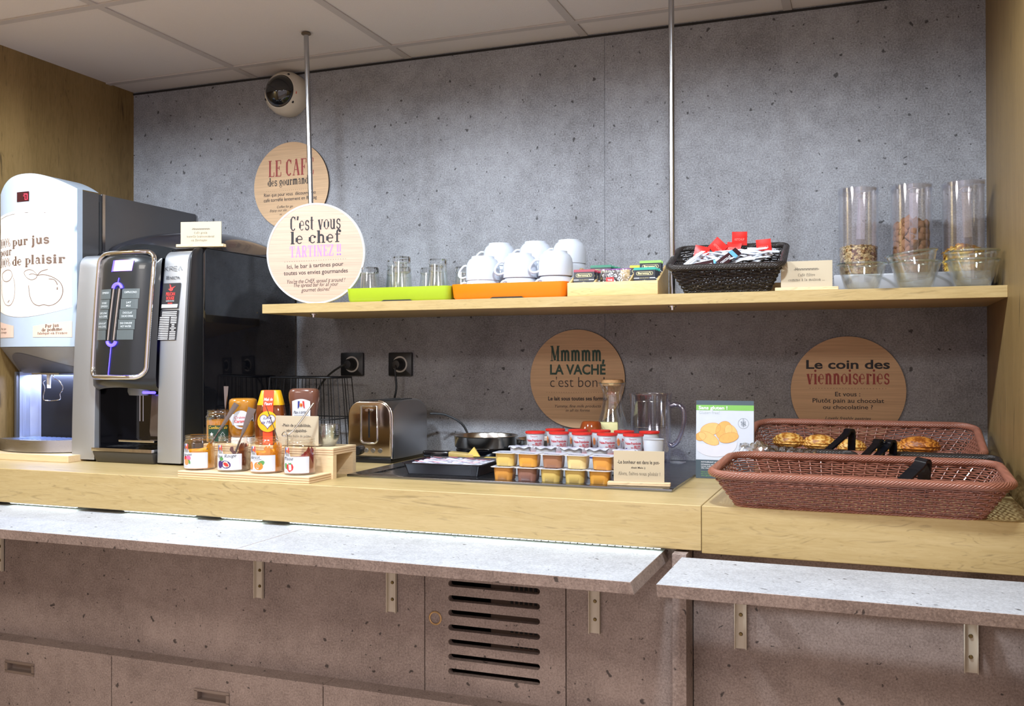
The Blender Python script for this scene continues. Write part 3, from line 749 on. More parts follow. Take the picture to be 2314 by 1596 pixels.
# ============================================================ coffee machine
M_SILV = brushed('silver_front', rgb(186, 190, 196), .42, 'z', .05); M_SILV.node_tree.nodes['Principled BSDF'].inputs['Metallic'].default_value = .75
M_KBLACK = mat('satin_black_front', rgb(30, 34, 38), .28, coat=.25)
M_SIDE = mat('gloss_black_side', rgb(12, 13, 18), .07, coat=.6, var=.02)
M_LCD = mat('violet_display', rgb(150, 110, 250), .4, emit=rgb(160, 118, 255), estr=2.2)
M_BLUE = mat('blue_light', rgb(60, 50, 255), .4, emit=rgb(76, 64, 255), estr=3.0)
km = thing('coffee_machine', 'silver and black bean coffee machine with violet display, left of jam jars', 'coffee machine', (-2.035, 0, CT))
Wm = .205
def yf(z): return -.594 + .034 * (max(0, z) / .63) ** 2      # leaning front profile
# body (rear housing)
b = MB(); prof = [(-.03, .012), (-.506, .012), (-.506, .615), (-.490, .634), (-.03, .634)]
b.prism(prof, -Wm, Wm, 'x', .004, 2)
b.build('housing', M_SIDE, km, 30)
MB().box(-Wm + .040, Wm - .012, -.56, -.05, -.0, .0125).build('plinth', M_BLACK, km, 0)
# two silver side panels following the leaning front, rounded over at the top
def front_panel(x0, x1, name, off=0.0):
    out = [(yf(z) + off, z) for z in [.006 + .574 * i / 14 for i in range(15)]]
    yt = yf(.58) + off
    out += [(yt + .034 - .034 * math.cos(a), .58 + .040 * math.sin(a)) for a in [PI / 2 * i / 7 for i in range(1, 8)]]
    out += [(-.506, .624)] if False else [(-.5065, .620)]
    poly = out + [(-.5065, .006)]
    return MB().prism(poly, x0, x1, 'x', .002, 2).build(name, M_SILV, km, 40)
pl = front_panel(-Wm, -Wm + .087, 'side_panel'); pr = front_panel(Wm - .090, Wm - .006, 'side_panel')
# black edge strip right of the right silver panel
out = [(yf(z) + .008, z) for z in [.004 + .58 * i / 14 for i in range(15)]]
yt = yf(.58) + .008
out += [(yt + .034 - .034 * math.cos(a), .584 + .046 * math.sin(a)) for a in [PI / 2 * i / 7 for i in range(1, 8)]] + [(-.5065, .630), (-.5065, .004)]
MB().prism(out, Wm - .0065, Wm, 'x', .002, 2).build('edge_trim', M_BLACK, km, 40)
# centre black door bulging forward
dx0, dx1 = -.119, .114; dc = (dx0 + dx1) / 2; dw = (dx1 - dx0) / 2
def door_pt(u, v):                       # u across 0..1, v up 0..1 ; z from .222 to .640
    z = .222 + .424 * v
    s = (u - .5) * 2
    bulge = .040 * (1 - abs(s) ** 2.6)
    top = 0 if v < .86 else ((v - .86) / .14) ** 2 * .06
    bot = 0 if v > .06 else (1 - v / .06) ** 2 * .022
    return (dc + dw * s, yf(z) - .010 - bulge + top + bot, z - (.012 * s * s if v < .06 else 0) + (.0 if v < .9 else -.016 * s * s))
b = MB(); b.grid(door_pt, 24, 26)
b.build('door', M_KBLACK, km, 60)
b = MB(); b.box(dx0 + .002, dx1 - .002, -.53, -.507, .222, .625); b.build('door_frame', M_BLACK, km, 0)
def onface(px, pz, d=0.0):               # point on the bulged door at local x, z
    u = (px - dx0) / (dx1 - dx0); v = (pz - .222) / .424
    p = door_pt(u, v); return (px, p[1] - d, pz)
def faceb(d): return lambda a, c: onface(a, c, d)
# chrome surround, a rounded frame narrowing to the bottom
def fr(t, grow=0.0):
    P = rrect(-.106 - grow, .098 + grow, .252 - grow, .616 + grow, .030 + grow, 8)
    return P
def taper(x, z): k = (z - .25) / .37; return (x + (-.004 + .006 * k), z)
P = [taper(*p) for p in fr(0)]
b = MB(); pts = []
for i in range(len(P)):
    a = P[i]; c = P[(i + 1) % len(P)]; n = max(1, int(math.hypot(c[0] - a[0], c[1] - a[1]) / .02))
    pts += [(a[0] + (c[0] - a[0]) * k / n, a[1] + (c[1] - a[1]) * k / n) for k in range(n)]
b.tube([onface(x, z, .002) for x, z in pts], .0075, 10, True)
ch = b.build('chrome_surround', M_CHROME, km, 60)
def onface2(x, z, d=0.0): return onface(x * 1.12 + .0215, z, d)
def faceb2(d): return lambda a, c: onface2(a, c, d)
# panel details
b = MB(); b.grid(lambda u, v: onface2(-.040 + .058 * u + .004 * v, .560 + .032 * v, .0016), 8, 4); b.build('display', M_LCD, km, 0)
b = MB(); fill(b, [(-.0465, .559), (-.040, .560), (-.036, .592), (-.0425, .592)], faceb2(.0016)); b.build('display_edge', M_BLUE, km, 0)
M_BTN = mat('smoked_label', rgb(92, 100, 102), .25)
labs = [('ESPRESSO', 'CAPPUCCINO'), ('DOUBLE|ESPRESSO', 'LAIT|MILK'), ('CAFE LONG|BLACK COFFEE', 'CHOCOLAT|CACAO DRINK'), ('CAFE AU LAIT|WHITE COFFEE', 'EAU CHAUDE|HOT WATER'), ('', '')]
M_LTX = mat('pale_print', rgb(206, 212, 214), .5)
bt = None
tx = MB()
for r_ in range(5):
    z1 = .508 - .0298 * r_; z0 = z1 - .0285
    k = -.0025 * r_ / 1.0
    for c_, (x0, x1) in enumerate(((-.084 + k, -.044 + k), (-.006 + k, .042 + k))):
        bb = MB(); bb.grid(lambda u, v, x0=x0, x1=x1, z0=z0, z1=z1: onface2(x0 + (x1 - x0) * u, z0 + (z1 - z0) * v, .0011), 6, 3)
        bb.build('button_label', M_BTN, km, 0)
        s = labs[r_][c_]
        for q, ln in enumerate(s.split('|') if s else []):
            w_ = min(.034, .0034 * len(ln)); zc = z1 - .013 - .0095 * q
            put_text(tx, ln, (x0 + x1) / 2 - w_ / 2, zc, (x0 + x1) / 2 + w_ / 2, zc, .0058, faceb2(.0016), 0, .01)
tx.build('button_lettering', M_LTX, km, 0)
for xo in (-.031, -.012):
    b = MB(); b.tube([onface2(xo - .0100 * i / 6 * 1.0, .508 - .149 * i / 6, .003) for i in range(7)], .0052, 10, False, True, .6); b.build('selection_bar', M_CHROME, km, 60)
b = MB(); b.tube([onface2(-.0215 + .0135 * math.cos(a), .510 + .013 * math.sin(a), .003) for a in [PI * i / 10 for i in range(11)]], .0046, 8)
b.build('light_arc', M_BLUE, km, 60)
b = MB(); b.tube([onface2(-.0312 + .0135 * math.cos(a), .356 + .012 * math.sin(a), .003) for a in [PI + PI * i / 10 for i in range(11)]], .0046, 8)
b.build('light_arc', M_BLUE, km, 60)
b = MB(); b.tube([onface2(-.0325 - .001 * i, .344 - .0145 * i, .0018) for i in range(7)], .0011, 6); b.tube([onface2(-.0212, .523, .0018), onface2(-.0205, .533, .0018), onface2(-.019, .540, .0018)], .0012, 6)
b.build('light_line', M_BLUE, km, 60)
# cup bay
b = MB(); b.box(dx0 + .004, dx1 - .006, -.400, -.395, .04, .225).box(dx0 - .002, dx0 + .006, -.575, -.395, .03, .225).box(dx1 - .010, dx1, -.575, -.395, .03, .225).box(dx0, dx1, -.575, -.395, .03, .040)
b.build('cup_bay', M_BLACKG, km, 0)
MB().lathe([(0, 0), (.017, 0), (.020, .01), (.020, .026), (0, .030)], 24, (-.01, -.53, .196), None, 2.0, .8).build('spout', mat('grey_spout', rgb(140, 146, 152), .35), km)
b = MB()
for xo in (.004, .016): b.tube([(xo, -.54, .196), (xo, -.54, .120)], .0016, 8)
b.build('nozzle', M_CHROME, km)
b = MB(); b.prism([(.042, .20), (.110, .20), (.110, .075), (.038, .075), (.034, .09)], -.535, -.47, 'y', .002); b.build('mixer_cover', mat('smoked_brown', rgb(96, 84, 76), .15, spec=.6), km)
b = MB(); b.box(-.035, .095, -.585, -.49, .0615, .0675, .001).build('cup_shelf', M_CHROME, km)
b = MB(); b.tube([(.030 + .009 * k, -.555 - .004 * (k % 2), .206) for k in range(6)], .004, 8); b.build('dispense_light', M_BLUE, km)
b = MB()
for k in range(9): b.box(dx0 + .01 + k * .0215, dx0 + .022 + k * .0215, -.60, -.45, .0402, .0432)
b.build('drip_grid', M_STEELX, km, 0)
dt = MB(); dt.prism([(-.607, .034), (-.607, .0435), (-.56, .0435), (-.56, .034)], dx0 + .002, dx1 - .006, 'x', .002); trim = dt.build('drip_trim', M_CHROME, km)
dt = MB(); dt.hexa([(dx0 + .008, -.594, -.0), (dx1 - .012, -.594, -.0), (dx1 - .012, -.54, 0), (dx0 + .008, -.54, 0), (dx0 + .003, -.606, .034), (dx1 - .007, -.606, .034), (dx1 - .007, -.54, .034), (dx0 + .003, -.54, .034)], .004, 2)
dt.build('drip_tray', mat('drip_tray_grey', rgb(64, 62, 60), .35), km)
# badges and stickers on the right silver panel
def onpanel(d): return lambda a, c: (a, yf(c) - d, c)
bx = Wm - .054
b = MB()
K = {'K': [[(0, 0), (0, 1)], [(0, .45), (.6, 1)], [(.15, .55), (.65, 0)]], 'R': [[(0, 0), (0, 1), (.6, 1), (.7, .8), (.6, .5), (0, .5)], [(.35, .5), (.7, 0)]], 'E': [[(.65, 1), (0, 1), (0, 0), (.65, 0)], [(0, .5), (.6, .5)]], 'A': [[(0, 0), (.4, 1), (.8, 0)]]}
xo = bx - .030
for ch_ in 'KREA':
    for s in K[ch_]: stroke(b, [(xo + p[0] * .0165, .560 + p[1] * .0125) for p in s], .0014, onpanel(.0024))
    xo += .0158
put_text(b, 'NECTA', bx - .010, .535, bx + .024, .535, .0085, onpanel(.0024), 0, .01)
for k in range(4): stroke(b, [(bx - .024, .536 + k * .0025), (bx - .014, .5368 + k * .0025)], .0016, onpanel(.0024))
b.build('badge_lettering', M_INK, km, 0)
b = MB(); fill(b, [(bx - .037, .450), (bx + .026, .450), (bx + .030, .524), (bx - .033, .524)], onpanel(.0023)); b.build('black_sticker', mat('sticker_black', rgb(44, 44, 48), .4), km, 0)
b = MB(); fill(b, [(x + bx - .003, z) for x, z in [(-.006, .522), (-.002, .518), (.001, .511), (.006, .512), (.016, .515), (.008, .509), (.006, .503), (0, .500), (-.006, .503), (-.010, .507), (-.004, .508)]], onpanel(.0030))
put_text(b, 'PELICAN', bx - .020, .488, bx + .012, .488, .0095, onpanel(.0030), 0, .03); put_text(b, 'ROUGE', bx - .018, .476, bx + .010, .476, .0095, onpanel(.0030), 0, .03)
fill(b, [(bx - .012, .464), (bx + .004, .464), (bx + .004, .467), (bx - .012, .467)], onpanel(.0030))
b.build('red_emblem', mat('coral_red', rgb(226, 66, 62), .5), km, 0)
b = MB(); fill(b, [(bx - .034, .4525), (bx + .022, .4525), (bx + .024, .4625), (bx - .033, .4625)], onpanel(.0030))
put_text(b, 'COFFEE MASTERS', bx - .019, .4705, bx + .010, .4705, .0034, onpanel(.0030))
b.build('sticker_panel', mat('sticker_white', rgb(226, 226, 230), .5), km, 0)
b = MB(); fill(b, [(bx - .042, .359), (bx + .022, .359), (bx + .028, .446), (bx - .037, .446)], onpanel(.0023)); b.build('notice_sticker', mat('sticker_black', rgb(44, 44, 48), .4), km, 0)
b = MB()
for k in range(16):
    z = .440 - k * .0052; s_ = -.005 * k / 16
    for a0, a1 in (((-.030, .022),) if k in (0, 1, 2) else ((-.037, -.002), (.003, .024))):
        if k in (7, 8, 10) and a0 > 0: a0, a1 = .008, .018
        stroke(b, [(bx + a0 + s_, z), (bx + a1 + s_, z + .0003)], .0026, onpanel(.0030))
b.build('notice_print', mat('sticker_white', rgb(226, 226, 230), .5), km, 0)
# bean hopper dome at the back
b = MB()
def hop(u, v):
    x = -.225 + .43 * u; s = (u - .46) / .54
    hgt = .080 * max(0, 1 - abs(s) ** 2.8) ** .55
    a = PI * v
    return (x, -.24 - .19 * math.cos(a), .630 + (hgt + .004) * math.sin(a) ** .5 if 0 < v < 1 else .630)
b.grid(hop, 30, 14); b.build('bean_hopper', mat('smoked_hopper', rgb(40, 40, 46), .15, coat=.4), km, 60)
b = MB(); b.tube([(Wm + .0005, -.5062, .01), (Wm + .0005, -.5062, .612), (Wm + .0005, -.49, .632), (Wm + .0005, -.06, .632)], .0009, 5)
b.build('seam', M_DARK, km)
b = MB()
for y_ in (-.245, -.185): b.lathe([(0, 0), (.0028, 0), (.0028, .001), (0, .001)], 10, (0, 0, 0), Matrix.Translation((Wm, y_, .452)) @ Matrix.Rotation(PI / 2, 4, 'Y'))
b.build('side_screws', M_CHROME, km)
card('wooden card about café grain standing on top of the coffee machine', (-1.842, -.500, CT + .634), .25,
     [('-Hmmmmmmm-', -.028, .029, .048, .0065, 'b'), ('Café grain', -.021, .020, .0365, .0062, 'slab'), ('torréfié lenteeeement', -.044, .042, .0255, .0062, 'slab'), ('en Bretagne', -.030, .020, .0145, .0062, 'slab')])

# ============================================================ juice dispenser
M_JW = mat('pale_blue_white', rgb(178, 192, 208), .28, coat=.2)
M_JG = mat('grey_steel_side', rgb(96, 95, 97), .38, .5)
M_LITE = mat('lit_panel', rgb(226, 212, 202), .5, emit=rgb(255, 240, 230), estr=.16)
M_BROWN = mat('brown_ink', rgb(104, 82, 68), .6)
jd = thing('juice_dispenser', 'white juice dispenser with glowing apple panel at the left wall', 'juice dispenser', (-2.370, 0, CT))
b = MB(); b.box(-.165, .107, -.452, -.006, .022, .825, .003).build('rear_housing', M_JG, jd)
b = MB(); b.box(.1065, .1095, -.452, -.440, .35, .825).build('housing_flange', M_STEEL, jd, 0)
MB().box(-.14, .098, -.472, -.452, .022, .80).build('column', M_BLACK, jd, 0)
DX0, DX1 = -.178, .112
YB = -.470
def dfront(s): return (-.556 - .055 * (1 - abs(s) ** 2.2)) if s > 0 else (-.577 - .034 * (1 - abs(s) ** 2.2))
def dtop(s):                                                   # domed top outline
    return .871 - .046 * ((s) / 1.0) ** 2 if s > 0 else .871 - .05 * abs(s) ** 2.6
n = 28; b = MB()
def col(s, z): return (DX0 + (DX1 - DX0) * (s + 1) / 2, dfront(s), z)
def dpt(u, v):
    s = -1 + 2 * u; z0 = .343; return col(s, z0 + (dtop(s) - z0) * v)
b.grid(dpt, n, 20)
b.grid(lambda u, v: (col(-1 + 2 * u, 0)[0], dfront(-1 + 2 * u) * (1 - v) + YB * v, dtop(-1 + 2 * u)), n, 3)
b.grid(lambda u, v: (DX0, dfront(-1) * (1 - u) + YB * u, .343 + (dtop(-1) - .343) * v), 3, 8)
b.grid(lambda u, v: (DX1, dfront(1) * (1 - u) + (-.535) * u, .343 + (dtop(1) - .343) * v), 2, 8)
b.grid(lambda u, v: (col(-1 + 2 * u, 0)[0], dfront(-1 + 2 * u) * (1 - v) + YB * v, .343), n, 2)
bmesh.ops.remove_doubles(b.bm, verts=b.bm.verts[:], dist=1e-5)
door = b.build('door', M_JW, jd, 50)
MB().box(DX1 - .003, DX1, -.535, YB, .30, .822).build('door_side', M_JG, jd, 0)
def jf(d): return lambda a, c: (a, dfront(min(1, max(-1, 2 * (a - DX0) / (DX1 - DX0) - 1))) - d, c)
def jgrid(mb, xa, xb, zlo, zhi, d, nn=18):
    mb.grid(lambda u, v: jf(d)(xa + (xb - xa) * u, zlo(u) * (1 - v) + zhi(u) * v), nn, 3)
b = MB(); jgrid(b, -.172, .102, lambda u: .4335 + .024 * abs(2 * u - .9) ** 2, lambda u: .761 - .024 * max(0, 2 * u - 1) ** 1.7 - .03 * max(0, .5 - u) ** 1.5, .0012); b.build('light_panel', M_LITE, door, 40)
b = MB(); stroke(b, [(-.166, .742), (-.13, .747), (-.09, .750), (-.03, .7515), (.035, .7495)], .0012, jf(.002)); b.build('panel_line', M_INK, door, 0)
b = MB()
put_slab(b, '100%', -.172, .6515, -.104, .6518, .026, jf(.002)); put_slab(b, 'pur jus', -.092, .652, .046, .657, .024, jf(.002), .2, .15, .07)
put_slab(b, 'pour', -.170, .6245, -.098, .6265, .022, jf(.002), .17, .13, .06)
put_slab(b, '100%', -.172, .5905, -.104, .5915, .026, jf(.002)); put_slab(b, 'de plaisir', -.092, .592, .086, .597, .025, jf(.002), .2, .15, .07)
ap = cr2([(.010, .559), (.030, .561), (.054, .554), (.074, .538), (.081, .515), (.076, .490), (.062, .473), (.045, .467), (.030, .470), (.014, .467), (-.004, .475), (-.016, .495), (-.021, .524), (-.020, .529)], 6)
stroke(b, ap, .0020, jf(.002)); stroke(b, cr2([(.010, .559), (.022, .571), (.042, .577)]), .0022, jf(.002))
stroke(b, cr2([(.010, .559), (-.004, .573), (-.022, .577), (-.039, .570), (-.031, .555), (-.012, .546), (.004, .550), (.010, .559)]), .0016, jf(.002)); stroke(b, cr2([(.010, .559), (-.006, .564), (-.020, .562)]), .0016, jf(.002))
stroke(b, cr2([(.044, .548), (.060, .545), (.068, .530)]), .0022, jf(.002)); stroke(b, [(.0675, .523), (.067, .515)], .0028, jf(.002))
stroke(b, cr2([(-.088, .556), (-.081, .535), (-.080, .512), (-.087, .487), (-.102, .472), (-.122, .471), (-.140, .480), (-.158, .505), (-.162, .530), (-.160, .552)]), .0014, jf(.002))
stroke(b, cr2([(-.092, .562), (-.102, .577), (-.126, .580), (-.155, .570), (-.150, .552), (-.128, .545), (-.106, .549), (-.092, .562)]), .0016, jf(.002)); stroke(b, [(-.118, .480), (-.108, .487)], .002, jf(.002))
b.build('panel_lettering', M_BROWN, door, 0)
M_PEACH = mat('peach_label', rgb(220, 190, 172), .5, emit=rgb(250, 222, 204), estr=.06)
b = MB(); jgrid(b, -.006, .102, lambda u: .3715, lambda u: .405 + .016 * u, .0012); b.build('flavour_label', M_PEACH, door, 0)
b = MB(); jgrid(b, -.174, -.087, lambda u: .3715, lambda u: .421 - .014 * u, .0012, 6); b.build('flavour_label', M_PEACH, door, 0)
b = MB()
put_slab(b, 'Pur jus', .034, .400, .071, .4035, .0095, jf(.002), .2, .15, .08); put_slab(b, 'de pomme', .024, .389, .080, .392, .0090, jf(.002), .2, .15, .08); put_slab(b, 'fabriqué en France', .0105, .3795, .092, .3815, .0065, jf(.002), .15, .12, .07)
put_text(b, 'Pur jus', -.165, .396, -.128, .396, .007, jf(.002), .2); put_text(b, "d'orange", -.165, .385, -.126, .385, .007, jf(.002), .2)
b.build('flavour_lettering', M_BROWN, door, 0)
b = MB(); jgrid(b, -.072, -.021, lambda u: .786, lambda u: .816, .0014, 6); b.build('digit_window', mat('dark_red_window', rgb(60, 20, 26), .1), door, 0)
b = MB(); stroke(b, [(-.041, .808), (-.027, .808), (-.027, .791)], .0022, jf(.0022)); stroke(b, [(-.043, .803), (-.036, .803), (-.036, .791), (-.030, .791)], .0016, jf(.0022)); b.build('red_digit', mat('red_led', rgb(255, 50, 70), .4, emit=rgb(255, 50, 70), estr=2.5), door, 0)
# grey hood under the door, sloping inwards
HB = .070
b = MB(); b.grid(lambda u, v: (col(-1 + 2 * u, 0)[0] * (1 - .02 * v), dfront(-1 + 2 * u) + HB * v + .001, .342 - .080 * v), n, 5)
b.grid(lambda u, v: (col(-1 + 2 * u, 0)[0] * .98, (dfront(-1 + 2 * u) + HB) * (1 - v) - .30 * v, .262), n, 3)
b.build('hood', mat('grey_hood', rgb(150, 152, 158), .35, .3), jd, 40)
hp = cr2([(-.150, .270), (-.147, .300), (-.125, .318), (-.08, .323), (-.01, .308), (.098, .272)], 6); m_ = len(hp) - 1
def hoodp(u, v):
    x, zt = hp[round(u * m_)]; z = .264 + (zt - .264) * v
    return (x, dfront(2 * (x - DX0) / (DX1 - DX0) - 1) - .001 + HB / .080 * (.342 - z), z)
b = MB(); b.grid(hoodp, m_, 4); b.build('hood_inset', mat('slate_hood', rgb(104, 108, 124), .35, .2), jd, 40)
# dispensing niche
M_NICHE = brushed('niche_steel', rgb(190, 198, 222), .38, 'z')
b = MB(); fold = [(-.150, -.53), (-.138, -.50), (-.112, -.455), (-.072, -.42), (-.030, -.455), (.010, -.42), (.060, -.455), (.100, -.52)]
b.grid(lambda u, v: (fold[round(u * 7)][0], fold[round(u * 7)][1], .045 + .22 * v), 7, 1); b.build('niche_back', M_NICHE, jd, 0)
b = MB(); b.box(-.160, -.152, -.54, -.472, .022, .265).box(.100, .108, -.53, -.472, .022, .265); b.build('niche_side', M_JG, jd, 0)
b = MB(); b.box(-.160, .108, -.53, -.40, .022, .045); b.build('drip_deck', M_STEELX, jd, 0)
def tpt(u): return (DX0 + .004 + (DX1 - DX0 - .008) * u, dfront(-1 + 2 * u) - .004)
b = MB(); b.grid(lambda u, v: tpt(u) + (.022 + .036 * v,), 24, 1); b.grid(lambda u, v: (tpt(u)[0], tpt(u)[1] * (1 - v) - .52 * v, .058), 24, 2)
b.grid(lambda u, v: (tpt(u)[0], tpt(u)[1] * (1 - v) - .52 * v, .022), 24, 2)
b.build('drip_tray', M_STEELX, jd, 40)
b = MB()
for k in range(10): b.box(-.12 + k * .020, -.110 + k * .020, -.585, -.50, .0582, .0592)
b.build('drip_grid', mat('bluish_grid', rgb(150, 168, 214), .3, .6), jd, 0)
MB().lathe([(0, .258), (.0065, .258), (.0055, .215), (0, .215)], 16, (-.012, -.545, 0)).build('nozzle', M_WHITE, jd)
b = MB(); b.box(-.05, .06, -.575, -.50, .257, .262); b.build('nozzle_plate', M_STEELX, jd, 0)
b = MB(); b.tube(smooth_path([(.006, -.545, .258), (.007, -.545, .246), (.028, -.545, .238), (.046, -.545, .216), (.034, -.545, .198), (.031, -.545, .180), (-.026, -.545, .176), (-.034, -.545, .190), (-.028, -.545, .215), (-.036, -.545, .232), (-.026, -.545, .240)], 4), .0014, 8)
b.build('glass_lever', M_CHROME, jd)
b = MB(); b.box(.082, .1, -.535, -.528, .226, .238); b.build('yellow_tab', mat('yellow_tape', rgb(226, 206, 24), .5), jd, 0)
tag(MB().box(-2.545, -2.206, -.640, -.30, CT, CT + .0195, .0008, 1).build('plywood_board', M_PLY), 'plywood board under the juice dispenser', 'board')
nl = bpy.data.lights.new('niche_lamp', 'AREA'); nl.shape = 'RECTANGLE'; nl.size = .18; nl.size_y = .05; nl.energy = 1.2; nl.color = (.5, .6, 1)
no_ = bpy.data.objects.new('niche_lamp', nl); COL.objects.link(no_); no_.location = (-.03, -.48, .255); no_.parent = jd

# ============================================================ wall sockets, cords, dome camera
def socket(x, z, lab):
    t = thing('wall_socket', lab, 'socket', (x, 0, z), group='black wall sockets')
    MB().prism(rrect(-.0425, .0425, -.0385, .0385, .004, 4), -.0105, 0, 'y', .0015).build('plate', M_BLACK, t)
    MB().lathe([(.0215, -.0106), (.0215, -.0112), (.0268, -.0112), (.0268, -.0106)], 36, (0, 0, 0), Matrix.Rotation(-PI / 2, 4, 'X') @ Matrix.Scale(-1, 4, (0, 0, 1)) if False else Matrix(((1, 0, 0, 0), (0, 0, 1, 0), (0, 1, 0, 0), (0, 0, 0, 1)))).build('ring', mat('grey_ring', rgb(186, 182, 176), .4), t)
    return t
def cord(lab, plug, path, r=.0034):
    t = thing('power_cord', lab, 'cord', plug)
    o = Vector(plug)
    MB().lathe([(0, -.0115), (.0195, -.0115), (.0185, -.030), (.013, -.040), (0, -.041)], 24, (0, 0, 0), Matrix(((1, 0, 0, 0), (0, 0, 1, 0), (0, 1, 0, 0), (0, 0, 0, 1)))).build('plug', M_BLACK, t)
    MB().tube([Vector(p) - o for p in smooth_path(path, 8)], r, 8).build('cable', M_BLACK, t)
socket(-1.6220, 1.2362, 'left black wall socket with cord leading left'); socket(-1.4413, 1.2362, 'right black wall socket above the toaster')
cord('black cord plugged into the left wall socket, drooping left', (-1.6220, 0, 1.2362), [(-1.624, -.036, 1.236), (-1.645, -.046, 1.228), (-1.695, -.045, 1.195), (-1.735, -.04, 1.145), (-1.758, -.035, 1.06), (-1.76, -.032, .955)])
cord('black cord plugged into the right wall socket, hanging behind the toaster', (-1.4413, 0, 1.2362), [(-1.4413, -.036, 1.236), (-1.4415, -.044, 1.215), (-1.441, -.036, 1.16), (-1.456, -.030, 1.10), (-1.462, -.03, 1.02), (-1.45, -.03, .956)])
t = thing('dome_camera', 'cream dome security camera high on the wall beside the left pole', 'camera', (-1.868, 0, 2.163))
tilt = Matrix.Rotation(PI / 2, 4, 'X')
MB().lathe([(0, .0), (.074, .0), (.075, .030), (.070, .052), (.058, .066), (.0550, .066)], 56, (0, 0, 0), tilt).build('housing', mat('cream_plastic', rgb(206, 198, 184), .45), t)
MB().lathe([(.0550, .062), (.054, .066), (.048, .080), (.034, .093), (0, .100)], 48, (0, 0, 0), tilt).build('dome', mat('smoked_dome', rgb(20, 21, 26), .05, coat=.8), t)
b = MB()
for a in (60, 200, 320): b.lathe([(0, .063), (.0045, .063), (.004, .066), (0, .066)], 10, (.0625 * math.cos(math.radians(a)), .0625 * math.sin(math.radians(a)), -.004), tilt)
b.build('screws', M_DARK, t)
b = MB(); b.box(.056, .064, -.014, -.006, .0605, .0612, 0, 1, tilt); b.build('red_logo', mat('logo_red', rgb(196, 60, 40), .5), t, 0)
# ============================================================ trays, glasses and cups on the shelf
def tray(name, x0, x1, y0, y1, z0, h, m, lab, lip=.004):
    t = thing(name, lab, 'tray', ((x0 + x1) / 2, (y0 + y1) / 2, z0))
    hx, hy = (x1 - x0) / 2, (y1 - y0) / 2
    b = MB(); N_ = 6
    def ring(inset, z, r): return [(x, y, z) for x, y in rrect(-hx + inset, hx - inset, -hy + inset, hy - inset, r, N_)]
    R = [ring(.009, .0, .014), ring(.004, .006, .017), ring(.0, h, .020), ring(.003, h, .018), ring(.0075, .0075, .014), ring(.010, .0055, .012)]
    V = [[b.bm.verts.new(p) for p in q] for q in R]
    n = len(V[0])
    for A, B in zip(V, V[1:]):
        for i in range(n): b._face([A[i], A[(i + 1) % n], B[(i + 1) % n], B[i]])
    b._face(V[0][::-1]); b._face(V[-1])
    b.build('body', m, t, 40)
    MB().hexa([(-.05, -hy + .0005, -.0002), (.05, -hy + .0005, -.0002), (.05, -hy + .02, -.0002), (-.05, -hy + .02, -.0002), (-.042, -hy + .004, .0045), (.042, -hy + .004, .0045), (.042, -hy + .02, .0045), (-.042, -hy + .02, .0045)]).build('grip_notch', M_DARK, t, 0)
    return t
tray('serving_tray', -1.420, -1.0880, -.394, -.150, SH, .040, mat('lime_plastic', rgb(168, 192, 44), .3, coat=.2), 'lime green plastic tray holding the upturned glasses')
tray('serving_tray', -1.0850, -.7500, -.398, -.130, SH, .042, mat('orange_plastic', rgb(238, 128, 14), .3, coat=.2), 'orange plastic tray holding the white cups')
M_GLASS = glass('clear_glass', (.985, 1, .995), 0, 1.42)
M_TUM = thin_glass('tumbler_glass', (.93, .97, .95), .22, .03)
def tumbler():
    t = thing('drinking_glass', '', 'glass', (0, 0, 0), group='upturned drinking glasses')
    H = .101
    MB().lathe([(.0255, H - .016), (.0330, 0), (.0335, .001), (.0342, 0)], 36).build('body', M_TUM, t, 60)
    MB().lathe([(0, H - .019), (.0235, H - .019), (.0262, H - .015), (.0256, H - .003), (.0240, H), (0, H)], 14).build('faceted_base', M_GLASS, t, 20)
    return t
TZ = SH + .0056
glass_spots = [(-1.382, -.315, 0, 'short upturned glass at the left front of the lime green tray'), (-1.3400, -.232, 0, 'lower glass of the left rear stack on the lime green tray'), (-1.3400, -.232, .027, 'top glass of the left rear stack on the lime green tray'),
    (-1.2870, -.295, 0, 'lower glass of the tallest stack on the lime green tray'), (-1.2870, -.295, .030, 'top glass of the tallest stack on the lime green tray'),
    (-1.2270, -.235, 0, 'single glass between the two stacks on the lime green tray'), (-1.1720, -.290, 0, 'lower glass of the right stack on the lime green tray'), (-1.1720, -.290, .019, 'top glass of the right stack on the lime green tray'), (-1.1180, -.225, 0, 'glass at the right end of the green tray, partly behind a cup handle')]
g0 = tumbler()
for i, (x, y, dz, lab) in enumerate(glass_spots):
    o = g0 if i == 0 else dup(g0, (0, 0, 0))
    o.location = (x, y, TZ + dz + .0003); o['label'] = lab
M_PORC = mat('white_porcelain', rgb(206, 212, 222), .12, coat=.4, var=.01)
def cup():
    t = thing('coffee_cup', '', 'cup', (0, 0, 0), group='white coffee cups upside down')
    prof = [(.0460, 0), (.0475, .0008), (.0478, .004), (.0476, .034), (.0455, .048), (.0405, .058), (.0335, .0630), (.0325, .0655), (.0325, .0685), (.0300, .0685), (.0290, .0660), (0, .0655)]
    inn = [(.0460, 0), (.0450, .001), (.0448, .034), (.0425, .046), (.0375, .055), (.030, .0595), (0, .060)]
    MB().lathe(prof, 40).lathe(inn, 40).build('bowl', M_PORC, t, 40)
    MB().tube(smooth_path([(-.0465, 0, .044), (-.0575, 0, .043), (-.0690, 0, .030), (-.0720, 0, .018), (-.0660, 0, .0105), (-.0560, 0, .0105), (-.0468, 0, .014)], 5), .0034, 10, False, True, 1.0).build('handle', M_PORC, t, 60)
    return t
c0 = cup(); first = True
